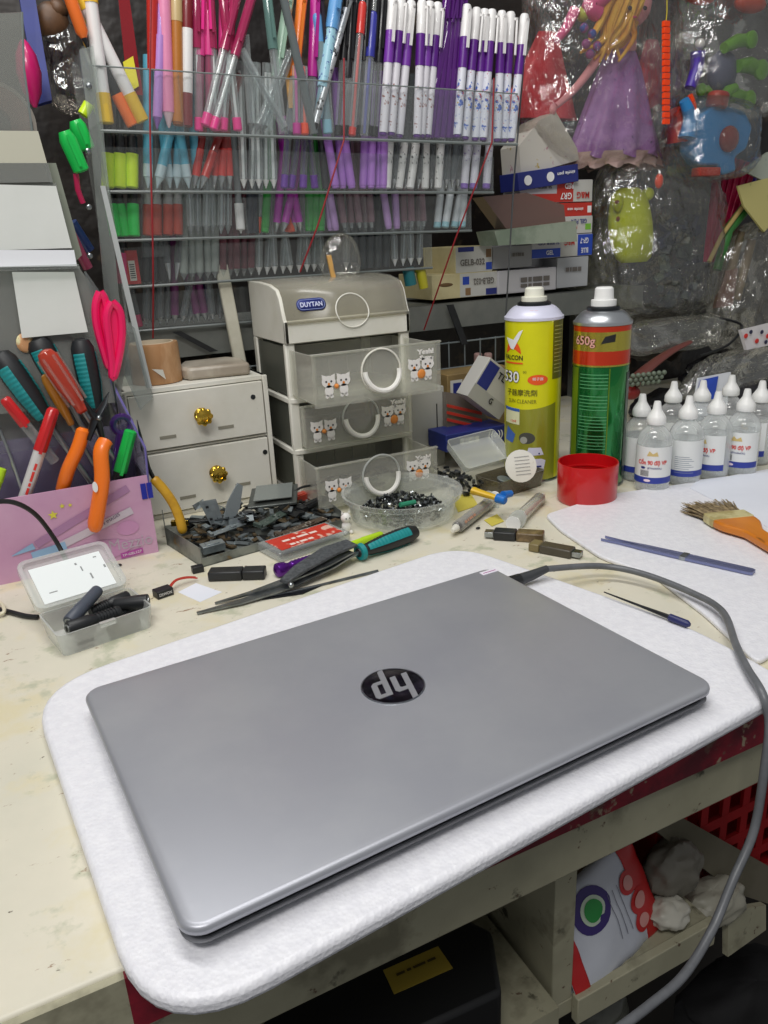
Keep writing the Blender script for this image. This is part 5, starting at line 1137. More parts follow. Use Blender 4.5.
vi=C('violetfoot','#6a2aa0'); vis=(.005,.14,[('end_cap',0,.016,1,vi),('barrel',.016,.14,.95,smoky),('refill',.003,.13,.4,vi)],None,None)
row(1,'violetfoot',vis,(284,291,303,315),(4,7,2,-6),'smoky clear pen with a violet foot','violet footed pens',dy=(.008,.014))
li=C('lilac','#b57ad6',.4); lis=(.0056,.14,[('end_cap',0,.004,.85,li),('barrel',.004,.14,1,li)],None,None)
row(1,'lilacrow',lis,(336,343,352,363,371,378,383),(-9,-4,-8,2,1,2,1),'solid lilac pen','solid lilac pens',dy=(.006,.013))
row(1,'darkrow',(.005,.14,[('barrel',0,.14,1,C('graphite','#2b2b30'))],None,None),(326,331,349),(-5,-3,-2),'dark slim pen behind the lilac ones','dark slim pens',dy=.018)
wl=mat('pen_whitetext','#e6e4e2',.35,layers=(('#3a3a3c',150,.60,.64),))
row(1,'whiterow',(.0056,.14,[('end_cap',0,.012,.95,white_p),('barrel',.012,.06,1,wl),('sleeve',.06,.14,.95,smoky)],None,None),(387,399,410,425,438),(3,6,7,1,3),'white footed pen with dark lettering','white footed lettered pens',dy=(.007,.013))
row(1,'smokerow',(.0048,.14,[('nib',0,.012,.9,silver_p),('barrel',.012,.14,1,smoky)],None,None),(393,405,418,431,446,452,458),(5,4,6,2,3,5,4),'smoky clear pen with a metal tip','smoky clear metal-tipped pens',dy=(.016,.019))
row(1,'whitep',(.0056,.14,[('end_cap',0,.007,1,C('paleviolet','#8a62c0')),('barrel',.007,.14,1,mat('pen_whitestripe','#e4e2ec',.35,layers=(('#8a70b0',130,.62,.66),)))],None,None),(464,473,486),(4,5,4),'white pen with a violet foot ring','white violet-ringed pens',dy=.008)
row(2,'hlg',hl(neong),(116,125,134),(-9,-9,-2),'neon green highlighter standing cap end up','neon green highlighters','highlighter',dy=(.007,.012))
br=C('brickred','#a83a26'); row(2,'brick',(.0064,.14,[('end_cap',0,.036,1.02,br),('barrel',.036,.14,.95,mat('pen_silvergrey','#a5a6a4',.3,.4))],None,None),(148,157,168,178),(0,-1,0,-1),'brick red pen with a silver upper barrel','brick red and silver pens')
row(2,'clear2',(.005,.14,[('nib',0,.010,.9,greyp),('barrel',.010,.14,1,clr),('refill',.003,.13,.36,silver_p)],None,None),(191,198,206,213,221,228),(-2,-1,1,-2,1,0),'clear pen with a grey refill','clear grey-refill pens',dy=(.007,.014))
row(2,'whitegrip',(.006,.12,[('nib',0,.006,.9,white_p),('end_cap',.004,.036,1,white_p),('barrel',.036,.12,.7,greyp)],None,None),(241,),-4,'pen with a fat white grip in the middle of the third tier',None)
row(2,'navy',(.0055,.14,[('barrel',0,.14,1,C('darknavy','#1f2430'))],None,None),(249,255),(2,-1),'near black navy pen','near black navy pens',dy=.014)
grn=C('leaf','#2f9a3a'); grs=(.0056,.14,[('end_cap',0,.006,.9,grn),('barrel',.006,.14,1,K('leafclear','#36a040',.7))],None,None)
row(2,'green',grs,(265,309,315,321),(3,0,0,1),'leaf green see-through pen','leaf green pens')
mg=C('magentarow','#a01c9a'); row(2,'mag',(.0054,.14,[('nib',0,.012,.9,silver_p),('barrel',.012,.14,1,mg)],None,None),(276,283,296,301),(5,12,-8,-10),'deep magenta pen with a metal tip','deep magenta pens',dy=(.012,.006,.014,.007))
row(2,'coral',(.005,.14,[('end_cap',0,.020,1,C('coral','#e0502e')),('barrel',.020,.14,.95,clr)],None,None),(257,288,292),(4,6,-6),'clear pen with a coral foot','coral footed pens',dy=.017)
row(2,'lilac2',(.0052,.14,[('end_cap',0,.004,.85,C('softlilac','#b992cc')),('barrel',.004,.05,1,C('softlilac','')),('sleeve',.05,.14,.95,smoky)],None,None),(336,331,389,397),(-9,-6,-8,-3),'soft lilac pen','soft lilac pens',dy=(.006,.014))
row(2,'rosy',(.005,.14,[('nib',0,.010,.9,clr),('barrel',.010,.14,1,K('rosy','#b08a96',.4)),('refill',.003,.13,.4,greyp)],None,None),(345,352,360,366,372,405,412,418,424),(-8,-4,-6,-5,-4,-3,-2,3,-4),'clear pen with a rosy tint','rosy clear pens',dy=(.007,.014))
row(2,'paleb',(.0054,.14,[('end_cap',0,.008,1,C('paleaqua','#9ccbd6')),('barrel',.008,.14,1,mat('pen_whitish','#d8dce0',.35))],None,None),(437,445,454,462),(5,8,10,3),'whitish pen with a pale blue foot','pale blue footed pens',dy=(.013,.006))
row(3,'hlp',hl(neonp),(123,),-2,'neon pink highlighter standing at the left of the fourth tier',None,'highlighter')
eb=thing('eraser_pack','small red pack with a white barcode standing beside the neon pink highlighter','pack',Y(134,284,1.05))
q=MW[eb.name].translation; G().bb(-.0085,.0085,-.003,.006,0,.040).build('pack',C('packred','#c73a3a'),eb); g=G(); g.bb(-.004,.004,-.0036,-.003,.004,.028); l_=g.build('label_sheet',white_pl,eb); g=G()
for i in range(7): g.bb(-.003,.003,-.0040,-.0036,.007+i*.0026,.0082+i*.0026)
g.build('print',blk,l_)
row(3,'half',(.0058,.14,[('end_cap',0,.030,1,blackp),('barrel',.030,.14,.95,smoky)],None,None),(146,154,163),(0,0,-4),'smoky pen with a black lower half','black footed smoky pens')
row(3,'tips',(.005,.14,[('nib',0,.022,.9,silver_p),('barrel',.022,.14,1,smoky)],None,None),(170,176),(-8,5),'smoky pen with a long silver tip','long silver tipped pens',dy=.007)
row(3,'greyr',(.0056,.14,[('nib',0,.008,.9,greyp),('barrel',.008,.14,1,mat('pen_ash','#8d948f',.4))],None,None),(184,192,200,208,215),(0,0,-2,-1,0),'ash grey pen','ash grey pens',dy=(.007,.012))
row(3,'wine',(.005,.14,[('nib',0,.010,.9,clr),('barrel',.010,.14,1,K('wine','#8a4a56',.45))],None,None),(223,230,237,244,251),(0,1,-1,0,1),'wine tinted clear pen','wine tinted clear pens',dy=(.007,.014))
row(3,'clear3',(.005,.14,[('nib',0,.010,.9,white_p),('barrel',.010,.14,1,clr),('refill',.003,.13,.32,silver_p)],None,None),(259,267,275,283,291,299,307,314,322,346,395,403,411,419),(0,3,-3,2,-8,3,0,2,-3,1,-2,2,-1,2),'plain clear pen','plain clear pens',dy=(.006,.014))
row(3,'slate',(.006,.14,[('barrel',0,.14,1,C('slate','#2e3335'))],None,None),(354,362,370,378,386),0,'slate black pen','slate black pens')
row(4,'pinkl',(.006,.05,[('end_cap',0,.016,1,C('rosepink','#c4406a')),('barrel',.016,.05,.9,smoky)],None,None),(139,),-12,'small rose pink ended pen at the left of the lowest tier',None)
row(4,'clear4',(.005,.13,[('nib',0,.010,.9,silver_p),('barrel',.010,.13,1,smoky),('refill',.003,.12,.45,greyp)],None,None),(146,153,160,167,182,189,213,220),(1,-1,0,1,10,6,-6,2),'smoky clear pen','smoky clear pens',dy=(.006,.014))
row(4,'plum',(.0056,.13,[('nib',0,.012,.9,silver_p),('barrel',.012,.13,1,C('plum','#6a1c5c'))],None,None),(175,199,206),(-1,-12,-10),'plum pen with a metal tip','plum pens')
row(4,'indigo',(.0052,.13,[('nib',0,.012,.9,silver_p),('barrel',.012,.13,1,C('indigo','#2c2a58'))],None,None),(194,209),(-8,-4),'dark indigo pen','dark indigo pens',dy=.016)
# labels: count each bunch from the left
ORD=['leftmost','second from left','third from left','fourth from left','fifth from left','sixth from left','seventh from left','eighth from left','ninth from left','tenth from left','eleventh from left','twelfth from left','thirteenth from left','fourteenth from left','fifteenth from left']
from collections import defaultdict
bun=defaultdict(list)
for o,gp,x,lab,t_ in PENS:
    if gp: bun[(gp,t_)].append((x,o,lab))
    else: o['label']=lab
for (gp,t_),L in bun.items():
    L.sort(key=lambda q:q[0])
    for i,(x,o,lab) in enumerate(L):
        o['label']=f"{lab}, {ORD[i] if i<len(L)-1 else 'rightmost'}, {TN[t_]} tier"; o['group']=f"{gp}, {TN[t_]} tier"
# green highlighters and bits sticking out at the left of the rack
for lab,a,b in (('bright green capped marker poking out left of the rack, lower and nearer one',Y(82,172,.952),Y(64,131,.948)),('bright green capped marker poking out left of the rack, upper one',Y(88,150,.975),Y(75,120,.972))):
    a=Vector(a);b=Vector(b); t=thing('marker',lab,'marker',a,zq(b-a),'green markers beside the rack'); L=(b-a).length
    G().lathe([(.006,0),(.0085,.002),(.009,L*.8),(.006,L)],14).build('cap',C('vividgreen','#14c050'),t); G().bb(-.0016,.0016,-.0115,-.0095,.006,L*.9).build('clip',C('vividgreen',''),t)
g=G().tube([Y(83,115,.985),Y(89,104,.985)],.006,10); solo('lime_marker',g,neon,'small lime yellow cap poking out left of the rack','cap')
g=G().tube([Y(76,174,.96),Y(78,190,.962),Y(83,203,.965)],.003,8); solo('pink_strap',g,C('pinkstrap','#c8285a'),'thin pink loop beside the left edge of the rack','strap')
for i,(a,b,hexc,lab) in enumerate((((70,232),(88,268),'#b0486a','dusty pink marker behind the left edge of the rack'),((72,222),(90,250),'#27407a','dark blue marker behind the left edge of the rack'))):
    g=G().tube([Y(*a,1.02+.02*i),Y(*b,1.03+.02*i)],[.006,.006],10); solo('marker',g,C('bm'+str(i),hexc),lab,'marker')
# strings
strm=mat('red_string','#8f1620',.5)
for lab,pts in (('red cord hanging straight down at the left of the rack',[(151,-10,.955),(150,120,.952),(153,260,.95),(153,338,.985)]),('red cord slanting down left across the middle of the rack',[(344,58,.965),(344,140,.964),(318,225,.962),(300,272,.985)]),('red cord slanting from the right end of the top tier down left',[(494,78,.965),(492,142,.963),(455,240,.98),(424,330,1.06)])):
    P=[Y(*p) for p in pts]; g=G().tube(spline(P,6) if 'straight' in lab else P,.0011,6); solo('red_string',g,strm,lab,'cord',loc=P[-1])
P=[Y(524,60,.985),Y(514,180,.99),Y(505,330,1.0)]; g=G().tube(P,.0012,6); solo('grey_wire',g,mat('dark_wire','#4d4f50',.4),'dark grey wire hanging down right of the rack','cord',loc=P[-1])
# crumpled clear bag at the lower middle of the rack, with wooden stick
# ================================================================ SHELF + BASKET
YB=1.085
zs=Y(500,296,YB).z-.003
g=G().bb(.10,1.0,1.10,1.245,zs-.006,zs-.0005)
sh=thing('metal_shelf','dusty grey metal shelf carrying the cartons behind the mini cabinet','shelf',(.55,1.17,zs-.006))
shm=mat('dusty_grey_metal','#6f726e',.55,.3,layers=(('#84857f',10,.4,.65),))
G().bb(.10,1.06,YB-.012,1.245,zs-.004,zs-.0005).build('shelf_board',shm,sh,world=True)
G().bb(.10,1.06,YB-.013,YB-.010,zs-.038,zs-.0005).build('front_lip',shm,sh,world=True)
for x in (.12,1.04): G().bb(x-.008,x+.008,1.22,1.236,0,zs-.004).build('post',shm,sh,world=True)
bs=thing('wire_basket','grey wire grid standing behind the mini cabinet below the shelf','wire basket',(.6,1.07,0.0))
g=G()
for z in (.03,.075,.12,.16): g.tube([(.17,1.068,z),(.80,1.068,z)],.0014,6)
g.build('horizontal_wires',zinc,bs,world=True)
for i in range(22): G().tube([(.175+.0297*i,1.068,.0004),(.175+.0297*i,1.068,.162)],.0012,6).build('wire',zinc,bs,world=True)
for i,(a,b) in enumerate((((172,332),(210,352)),((447,305),(462,345)),)):
    A_=Y(*a,1.062);B_=Y(*b,1.062); g=G().slab([A_,A_+V(.012,0,0),B_+V(.012,0,0),B_],.002); solo('black_strap',g,black_pl,('black strap slanting below the lowest pen tier' if i==0 else 'black strap hanging in front of the wire grid below the cartons'),'strap')
# cartons behind the basket
# ================================================================ CARTONS
def carton(name,label,px0,px1,py0,py1,yf,dep,m,ytop=None,texts=(),panels=(),band_=None,cat='carton',rz=0):
    a=Y(px0,(py0+py1)/2,yf); b=Y(px1,(py0+py1)/2,yf); zt=Y((px0+px1)/2,py0,yf).z; zb=Y((px0+px1)/2,py1,yf).z
    cx_=(a.x+b.x)/2; w=b.x-a.x; h=zt-zb
    t=thing(name,label,cat,(cx_,yf,zb),(0,0,rz))
    G().bb(-w/2,w/2,0,dep,0,h).build('carton_body',m,t,bevel=.0008)
    for j,(u0,u1,v0,v1,pm) in enumerate(panels):
        G().bb(-w/2+u0*w,-w/2+u1*w,-.0004-.0002*j,.0001,v0*h,v1*h).build('printed_panel',pm,t)
    for (s,u,v,tw_,th,pm,rot) in texts:
        c_,s_=math.cos(rot),math.sin(rot)
        textg(s,tw_*w,th*h,lambda p,q:V(-w/2+u*w+p*c_-q*s_,-.0022,v*h+p*s_+q*c_),bold=.02).build('print',pm,t)
    return t,w,h
cw=mat('carton_white','#c9c8c2',.5,layers=(('#bcbab2',12,.4,.7),)); ccream=mat('carton_cream','#d3c79a',.55,layers=(('#c0b282',14,.4,.65),)); cgrey=mat('carton_grey','#a09fa2',.5)
cred=mat('carton_red','#c23428',.45); cblue=mat('carton_blue','#2748b0',.45); cnavy=mat('carton_navy','#27307a',.45); cgreen=mat('carton_green','#7ab83a',.45); clw=mat('carton_plain','#c6c4c8',.5)
UD=PI
carton('carton','lower cream and white carton with upside-down lettering, resting on the metal shelf',432,497,273,297.5,YB,.11,ccream,panels=((.42,1,.02,.98,cw),(.46,.56,.52,.85,cblue),(.50,.58,.08,.38,mat('brown_print','#8a6a48',.5)),(.82,.99,.04,.30,cnavy)),texts=(('GELB-032',.78,.62,.32,.26,mat('carton_ink','#6b6560',.5),UD),))
g=G(); a=Y(446,285,YB); g.ball((a.x,YB-.0002,a.z),.0075,12,sc=(1.7,.1,.4)); solo('oval_hole',g,mat('hole_brown','#6e5434',.6),'dark oval hole in the lower cream carton','hole')

def _c(n): return MATS[n]
carton('carton','upper cream and white carton with a blue emblem, stacked on the upside-down lettered one',455,492,246,272.5,YB+.001,.10,ccream,panels=((.02,1,.02,.98,cw),(.08,.5,.80,.98,cnavy),(.83,.99,.08,.36,cblue),(.83,.97,.55,.86,_c('brown_print')) ),texts=(('GELB-032',.45,.40,.66,.24,_c('carton_ink'),0),))
carton('carton','long low grey-white carton with a row of small print, on the metal shelf',498,556,269,292,YB-.004,.10,clw,panels=((.02,.98,.04,.96,mat('shrink_grey','#c3c1c4',.25)),),texts=(('— – —– —',.62,.55,.5,.2,_c('carton_ink'),0),('— – —– —',.62,.3,.5,.14,_c('carton_ink'),0)))
carton('carton','dull grey carton above the long low one, right of the blue emblem carton',493,532,246,268,YB,.09,cgrey,texts=(('— – —– —',.62,.6,.3,.16,_c('carton_ink'),0),))
carton('carton','pale grey carton at the right end of the metal shelf under the blue pen boxes',557,588,257,287,YB,.10,mat('carton_palegrey','#aeb0b3',.5),texts=(('— – —– —',.5,.6,.5,.14,_c('carton_ink'),0),))
BX=(558,592)
cside=mat('carton_dimside','#9a9ba0',.5)
def longbox(label,py0,py1,ml,pl,left,texts,panels,yf):
    return carton('pen_box',label,left,592,py0,py1,yf,.045,ml,panels=panels,texts=texts,cat='pen box')
longbox('blue and white pen box with upside-down lettering, above the pale grey carton',235,257,clw,0,532,(('M&G',.60,.66,.17,.30,cred,UD),('GP-7',.85,.70,.14,.26,ink_white,UD),('SUPER GEL',.25,.66,.36,.14,cnavy,UD),('BLUE',.86,.25,.12,.24,ink_white,UD),('GEL',.28,.24,.12,.2,ink_white,0)),((.46,.75,.02,.98,cw),(.75,1,.02,.98,cblue),(0,.46,.02,.42,cblue)),YB)
longbox('green and white box of gel pens with a large 12, upside-down',217,234.6,clw,0,520,(('12',.60,.45,.11,.46,ink_black,UD),('GEL PEN',.80,.7,.22,.26,cnavy,UD),('PCS',.74,.36,.07,.2,cred,UD)),((.52,1,.02,.98,cw),(.50,.54,.02,.98,cgreen),(.90,.98,.2,.55,cgreen)),YB+.001)
longbox('plain red pen box with tiny white lettering',203,216.6,cred,0,545,(('single use',.62,.55,.34,.3,ink_white,UD),),((.90,.98,.25,.75,ink_white),),YB+.002)
longbox('red and white pen box under the navy box, lettering upside-down',180,202.6,clw,0,520,(('M&G',.86,.30,.18,.30,cred,UD),('GR7',.62,.28,.16,.30,ink_white,UD),('RED',.66,.72,.12,.24,ink_white,UD),('SUPER GEL',.25,.7,.34,.14,ink_black,UD)),((.50,.73,.02,.98,cred),(.73,1,.02,.98,cw),(0,.50,.02,.40,cred)),YB+.003)
t,w,h=carton('pen_box','navy blue pen box on top of the box stack, tilted, with white lettering',519,579,168,186,YB-.006,.05,cnavy,texts=(('single pen',.78,.60,.30,.26,ink_white,UD),),panels=(),cat='pen box')
t.location.z+=.0; t.rotation_euler=(0,R(-6),0)
g=G()
for u in (.15,.52): g.lathe([(h*.28,0),(h*.28,.0006)],16,Matrix.Translation((-w/2+u*w,-.0008,h*.5))@Matrix.Rotation(R(90),4,'X'))
g.build('seal',ink_white,t)
# big pale floral sheet/box on top
bf_=mat('pale_floral','#cfcac0',.5,layers=(('#b9a24a',60,.64,.67),('#b07a8a',50,.66,.69)))
q=[Y(521,176,YB+.004),Y(579,160,YB+.004),Y(577,148,YB+.004),Y(556,112,YB+.004),Y(540,120,YB+.004),Y(519,146,YB+.004)]
g=G().slab(q,-.05); solo('gift_box',g,bf_,'pale floral patterned box with a peaked top on the pen box stack','gift box')
# see-through reddish packet
pq=[Y(472,198,YB-.005),Y(515,194,YB-.005),Y(552,206,YB-.005),Y(554,226,YB-.005),Y(500,236,YB-.005)]
g=G().slab(pq,-.03); pk_=solo('plastic_packet',g,clear('packet_reddish','#b89a94',.55,.2,'#8d6f66'),'clear reddish flat packet lying on the cartons beside the rack','packet')
g=G().slab([Y(476,232,YB-.004),Y(556,222,YB-.004),Y(557,242,YB-.004),Y(480,246,YB-.004)],-.05); gpk=solo('pen_packet',g,mat('dim_green_packet','#7d8a78',.5,layers=(('#9aa392',20,.4,.6),)),'dim green and grey packet under the reddish packet','packet')
for i in range(6):
    a=Y(508+i*7.4,235-i*1.4,YB-.010); g=G().tube([a,a+V(.0,.004,.0)],[.0038,.0038],10); g.tube([a+V(0,-.001,0),a+V(0,0,0)],.0016,8)
    o=solo('pen_end',g,white_p,'white round pen end in a row beneath the reddish packet, '+ORD[i],'pen end','white pen ends under the reddish packet',loc=a)
# cartons standing below the shelf behind the cans (centre)
t,w,h=carton('carton','white and navy small carton tilted against the yellow can',466,506,372,416,.90,.03,mat('carton_tilt','#b9b7b2',.45),texts=(('TL-08',.62,.80,.50,.16,ink_black,0),('G',.55,.22,.10,.14,ink_black,0)),panels=((.04,.34,.35,.95,cnavy),(.0,1,.0,.34,mat('tilt_grey','#a3a29e',.4)),))
t.location.x-=.005;t.rotation_euler=(0,R(38),0); t.location.z+=.012
carton('carton','blue banded white carton lying under the tilted one behind the clear box',446,508,430,447,.90,.05,mat('carton_blueband','#222f78',.45),texts=(('— – —– —',.36,.5,.30,.36,ink_white,0),('((o))',.78,.55,.24,.5,ink_white,0)),panels=())
carton('carton','tan cardboard carton standing behind the tilted carton',448,512,371,440,.975,.05,mat('cardboard_tan','#8c7548',.6,layers=(('#7a6540',20,.4,.6),)),panels=((.04,.22,.5,.92,cw),(.08,.20,.55,.88,cnavy)))
g=G().slab([Y(446,392,.945),Y(470,396,.945),Y(498,432,.94),Y(447,436,.94)],.01); solo('plastic_packet',g,clear('packet_grey','#a8a29c',.6,.2,'#8a8078'),'dim clear packet with red strips left of the tilted carton','packet')
g=G()
for i in range(3): g.slab([Y(447,404+i*7,.938),Y(482,412+i*7,.935),Y(482,415+i*7,.935),Y(447,407+i*7,.938)],.001)
solo('red_strips',g,cred,'thin red strips in the dim packet left of the tilted carton','strip')
for x,lab in ((478,'left pinkish bottle cap behind the wire grid'),(488,'right pinkish bottle cap behind the wire grid')):
    a=Y(x,354,1.09); g=G().lathe([(.006,-.02),(.007,-.01),(.007,0),(.005,.002)],12,Matrix.Translation(a)); solo('bottle_top',g,mat('dusty_pink','#b5928c',.5),lab,'cap')
# ================================================================ PLASTIC BAGS + TOYS
def bagm(nm,c='#f4f4f0',op=.03,body='#d8d6cf'): return bagmat(nm,c,op,body)
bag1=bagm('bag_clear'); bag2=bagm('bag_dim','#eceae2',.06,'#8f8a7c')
def bag(label,px0,px1,py0,py1,yc,dep,m,seed,taper=.35,n=44,name='plastic_bag',lean=0,amp=.16):
    c=Y((px0+px1)/2,(py0+py1)/2,yc); w=(Y(px1,(py0+py1)/2,yc)-Y(px0,(py0+py1)/2,yc)).x/2; h=(Y((px0+px1)/2,py0,yc)-Y((px0+px1)/2,py1,yc)).z/2
    off=Vector((seed*7.3,seed*3.1,0)); g=G()
    def f(u,v):
        a=2*PI*u; t=-1+2*v; k=(1-abs(t)**5)**.5*(1-taper*max(0,t)**1.5)
        x=w*k*math.copysign(abs(math.cos(a))**.7,math.cos(a)); y=dep*k*math.copysign(abs(math.sin(a))**.9,math.sin(a)); z=h*t
        p=Vector((x,y,z)); q=p*22+off
        nz=noise.noise(q)+.5*abs(noise.noise(q*2.3))+.35*abs(noise.noise(q*5)); 
        r_=Vector((x,y,0)); r_=r_.normalized() if r_.length>1e-6 else r_
        return p+r_*(nz*amp*min(w,.09))*(.35+.65*k)+Vector((lean*t*h,0,noise.noise(q*1.3+off)*.006))
    g.grid(f,n*2,n); loc=c
    o=g.build(name,m,angle=180); o.location=loc; return tag(o,label,'plastic bag')
# doll
skin=mat('doll_skin','#ec9fa6',.45); dress=mat('doll_dress','#b584c8',.55,layers=(('#a070b6',30,.4,.6),('#5f3a70',120,.66,.69)),coat=.1); hair=mat('doll_hair','#f2c04a',.5,layers=(('#d9902e',60,.4,.6),),stretch=(1,1,.2)); redf=mat('red_fabric','#c02834',.5,layers=(('#d8424e',12,.4,.6),))
TYY=1.12
dl=thing('doll','fashion doll toy with yellow hair and lilac dress in a clear bag','doll',Y(610,80,TYY))
def spl(g,pts,rr_,y=TYY,n=10,flat=1): 
    P=spline([Y(a,b,y) for a,b in pts],5); m=len(P); R_=[rr_[0]+(rr_[-1]-rr_[0])*i/(m-1) if len(rr_)==2 else rr_[min(len(rr_)-1,int(i/(m-1)*(len(rr_)-1)))] for i in range(m)]; return g.tube(P,R_,n,flat=flat)
g=G(); c=Y(636,4,TYY-.02); g.ball(c,.030,18,sc=(.85,.8,1.05)); spl(g,[(622,20),(606,45),(590,70),(572,92),(556,106)],(.0095,.0045),TYY-.03); g.ball(Y(553,109,TYY-.03),.0065,10,sc=(1,.7,1.3)); g.tube([Y(630,22,TYY-.015),Y(624,48,TYY)],[.012,.020],14); g.build('body',skin,dl,world=True)
g=G()
for i in range(22):
    a0=625+rb.uniform(-14,20); spl(g,[(a0,rb.uniform(-12,2)),(a0-rb.uniform(4,14),22),(a0-rb.uniform(10,24),38),(a0-rb.uniform(16,36),rb.uniform(48,64))],(.0085,.002),TYY-.035+rb.uniform(-.008,.01),8)
g.build('hair',hair,dl,world=True)
g=G(); 
for sx in (630,645): g.ball(Y(sx,8,TYY-.048),.0035,10,sc=(1.3,.4,.9))
g.build('eyes',mat('eye_dark','#3a2030',.4),dl,world=True)
g=G(); g.ball(Y(635,17,TYY-.046),.003,8,sc=(1.6,.4,.6)); g.build('mouth',mat('lip_pink','#c8406a',.4),dl,world=True)
def cone_skirt(g,top,bot,w0,w1,seed,y=TYY,folds=9,amp=.12,d=.5):
    A_=Y(*top,y);B_=Y(*bot,y)
    def f(u,v):
        a=2*PI*u; w=w0+(w1-w0)*v**.8; k=1+amp*v*math.sin(folds*a+seed+3*v)
        return A_.lerp(B_,v)+V(w*k*math.cos(a),w*k*d*math.sin(a),.004*math.sin(folds*a)*v)
    return g.grid(f,72,14)
g=G(); cone_skirt(g,(622,46),(614,158),.022,.092,1); g.build('dress',dress,dl,world=True)
g=G(); cone_skirt(g,(614,153),(613,168),.091,.096,1,folds=14); g.build('hem_lace',mat('lace','#c2a6a0',.6),dl,world=True)
g=G(); spl(g,[(612,-12),(600,-2),(590,6),(598,14)],(.016,.012),TYY-.04); spl(g,[(575,10),(566,28),(556,40)],(.009,.006),TYY-.03); g.build('hair_bow',mat('bow_pink','#e0508a',.4),dl,'bright pink bow',world=True)
g=G(); g.ball(Y(583,14,TYY-.03),.011,10); g.build('ornament',mat('yg','#b5b83a',.4),dl,world=True)
g=G()
for (x,y,m_) in ((592,34,0),(586,44,0),(597,46,0),(590,54,0),(584,28,0)): g.ball(Y(x,y,TYY-.045),.007,8)
g.build('beads',mat('beads','#9a4a8a',.3,layers=(('#3a50a0',40,.5,.55),)),dl,world=True)
g=G(); 
def fab(u,v):
    a=2*PI*u; p=Y(548-10*v,32+88*v,TYY+.035); w=.018+.055*v
    return p+V(w*(1+.12*math.sin(8*a+2*v))*math.cos(a),.35*w*math.sin(a),0)
g.grid(fab,60,14); solo('toy_dress',g,redf,'red fabric toy dress hanging in a clear bag left of the doll','toy')
g=G(); cone_skirt(g,(652,40),(650,108),.012,.045,4,TYY+.045,7); solo('toy_dress',g,mat('pink_fabric','#b8405c',.5),'pinkish red toy cloth behind the doll on the right','toy')
bag('crumpled clear bag around the doll toy',526,672,-40,174,TYY-.005,.075,bag1,3,.15,60)
# orange linked strip
ol=thing('orange_chain','bright orange linked plastic strip hanging on the toys','toy',Y(665,124,1.02))
om=mat('neon_orange','#ff4a12',.35)
for i in range(16):
    p=Y(666,24+6.5*i,1.02); g=G().box(p,(.0115,.006,.0078)); g.lathe([(.0022,-.0036),(.0022,-.0030)],8,Matrix.Translation(p)@Matrix.Rotation(R(90),4,'X')); g.build('link',om,ol,world=True,bevel=.0012)
g=G().tube([Y(667,-20,1.02),Y(667,12,1.02),Y(666,22,1.02)],.0008,6); g.build('string',mat('yellow_string','#c9b83a',.5),ol,world=True)
# blue toy gun-like body with red window
bt_=mat('toy_blue','#2b86c8',.35,coat=.3); tr_=mat('toy_red','#c8301f',.35,coat=.3); tgn=mat('toy_green','#6aa42a',.35,coat=.3)
tb_=thing('toy_gadget','blue plastic toy with a clear red round window and green knobs','toy',Y(715,140,1.06))
g=G(); op=round_poly([(Y(x,y,1.06).x,Y(x,y,1.06).z) for x,y in ((694,116),(712,104),(738,112),(746,128),(740,150),(728,158),(730,172),(716,176),(712,166),(694,166),(684,150),(688,134))],.008,4)
n=len(op); g.add([(x,1.045,z) for x,z in op]+[(x,1.075,z) for x,z in op],[tuple(range(n)),tuple(range(2*n-1,n-1,-1))]+[(i,(i+1)%n,n+(i+1)%n,n+i) for i in range(n)]); g.build('body',bt_,tb_,world=True,bevel=.004)
g=G(); g.ball(Y(729,139,1.042),.0215,20,sc=(1,.55,1)); g.build('window',clear('red_dome','#d8605a',.5,.08,'#a8433c'),tb_,world=True)
g=G(); g.lathe([(.016,0),(.018,.004),(.018,.020),(.016,.024)],20,Matrix.Translation(Y(716,108,1.05))@Matrix.Rotation(R(10),4,'Y')); g.box(Y(706,172,1.05),(.05,.02,.014)); g.build('red_cap',tr_,tb_,world=True,bevel=.002)
for px,py,rr_ in ((715,75,.0),(740,40,0),(752,68,0),(738,103,0)): pass
g2_=thing('toy_gun','grey and green plastic toy parts in a bag at the top right','toy',Y(725,70,1.09))
g=G(); g.ball(Y(722,72,1.09),.030,16,sc=(1,.7,1.15)); g.build('body',mat('toy_grey','#5c5f78',.4),g2_,world=True)
for (a,b,r_) in (((724,48),(750,40),.011),((738,66),(760,70),.013),((728,98),(748,100),.012),((735,88),(722,100),.010),((712,96),(700,90),.008)):
    g=G().tube([Y(*a,1.07),Y((a[0]+b[0])/2,(a[1]+b[1])/2-3,1.07),Y(*b,1.07)],[r_*.8,r_,r_*.9],14); g.lathe([(r_*1.0,-.002),(r_*1.25,0),(r_*1.25,.005),(r_*.8,.008)],16,Matrix.Translation(Y(*b,1.065))@Matrix.Rotation(R(90),4,'X')); g.build('green_knob',tgn,g2_,world=True)
pw=thing('toy_whistle','purple and blue toy piece with white top hanging left of the grey toy','toy',Y(694,75,1.05))
g=G(); spl(g,[(698,52),(696,70),(690,88)],(.012,.009),1.05); g.build('body',mat('toy_purple','#4a2fa0',.35),pw,world=True)
g=G(); g.ball(Y(700,44,1.05),.008,10); g.build('white_end',white_p,pw,world=True); g=G(); spl(g,[(690,95),(693,104),(693,111)],(.004,.006),1.05); g.build('orange_end',om,pw,world=True)
g=G(); spl(g,[(672,112),(677,125),(678,142)],(.014,.018),1.07,14); g.ball(Y(686,128,1.06),.018,12,sc=(.8,.5,1.2)); solo('toy_red',g,tr_,'red rounded toy piece left of the blue toy','toy')
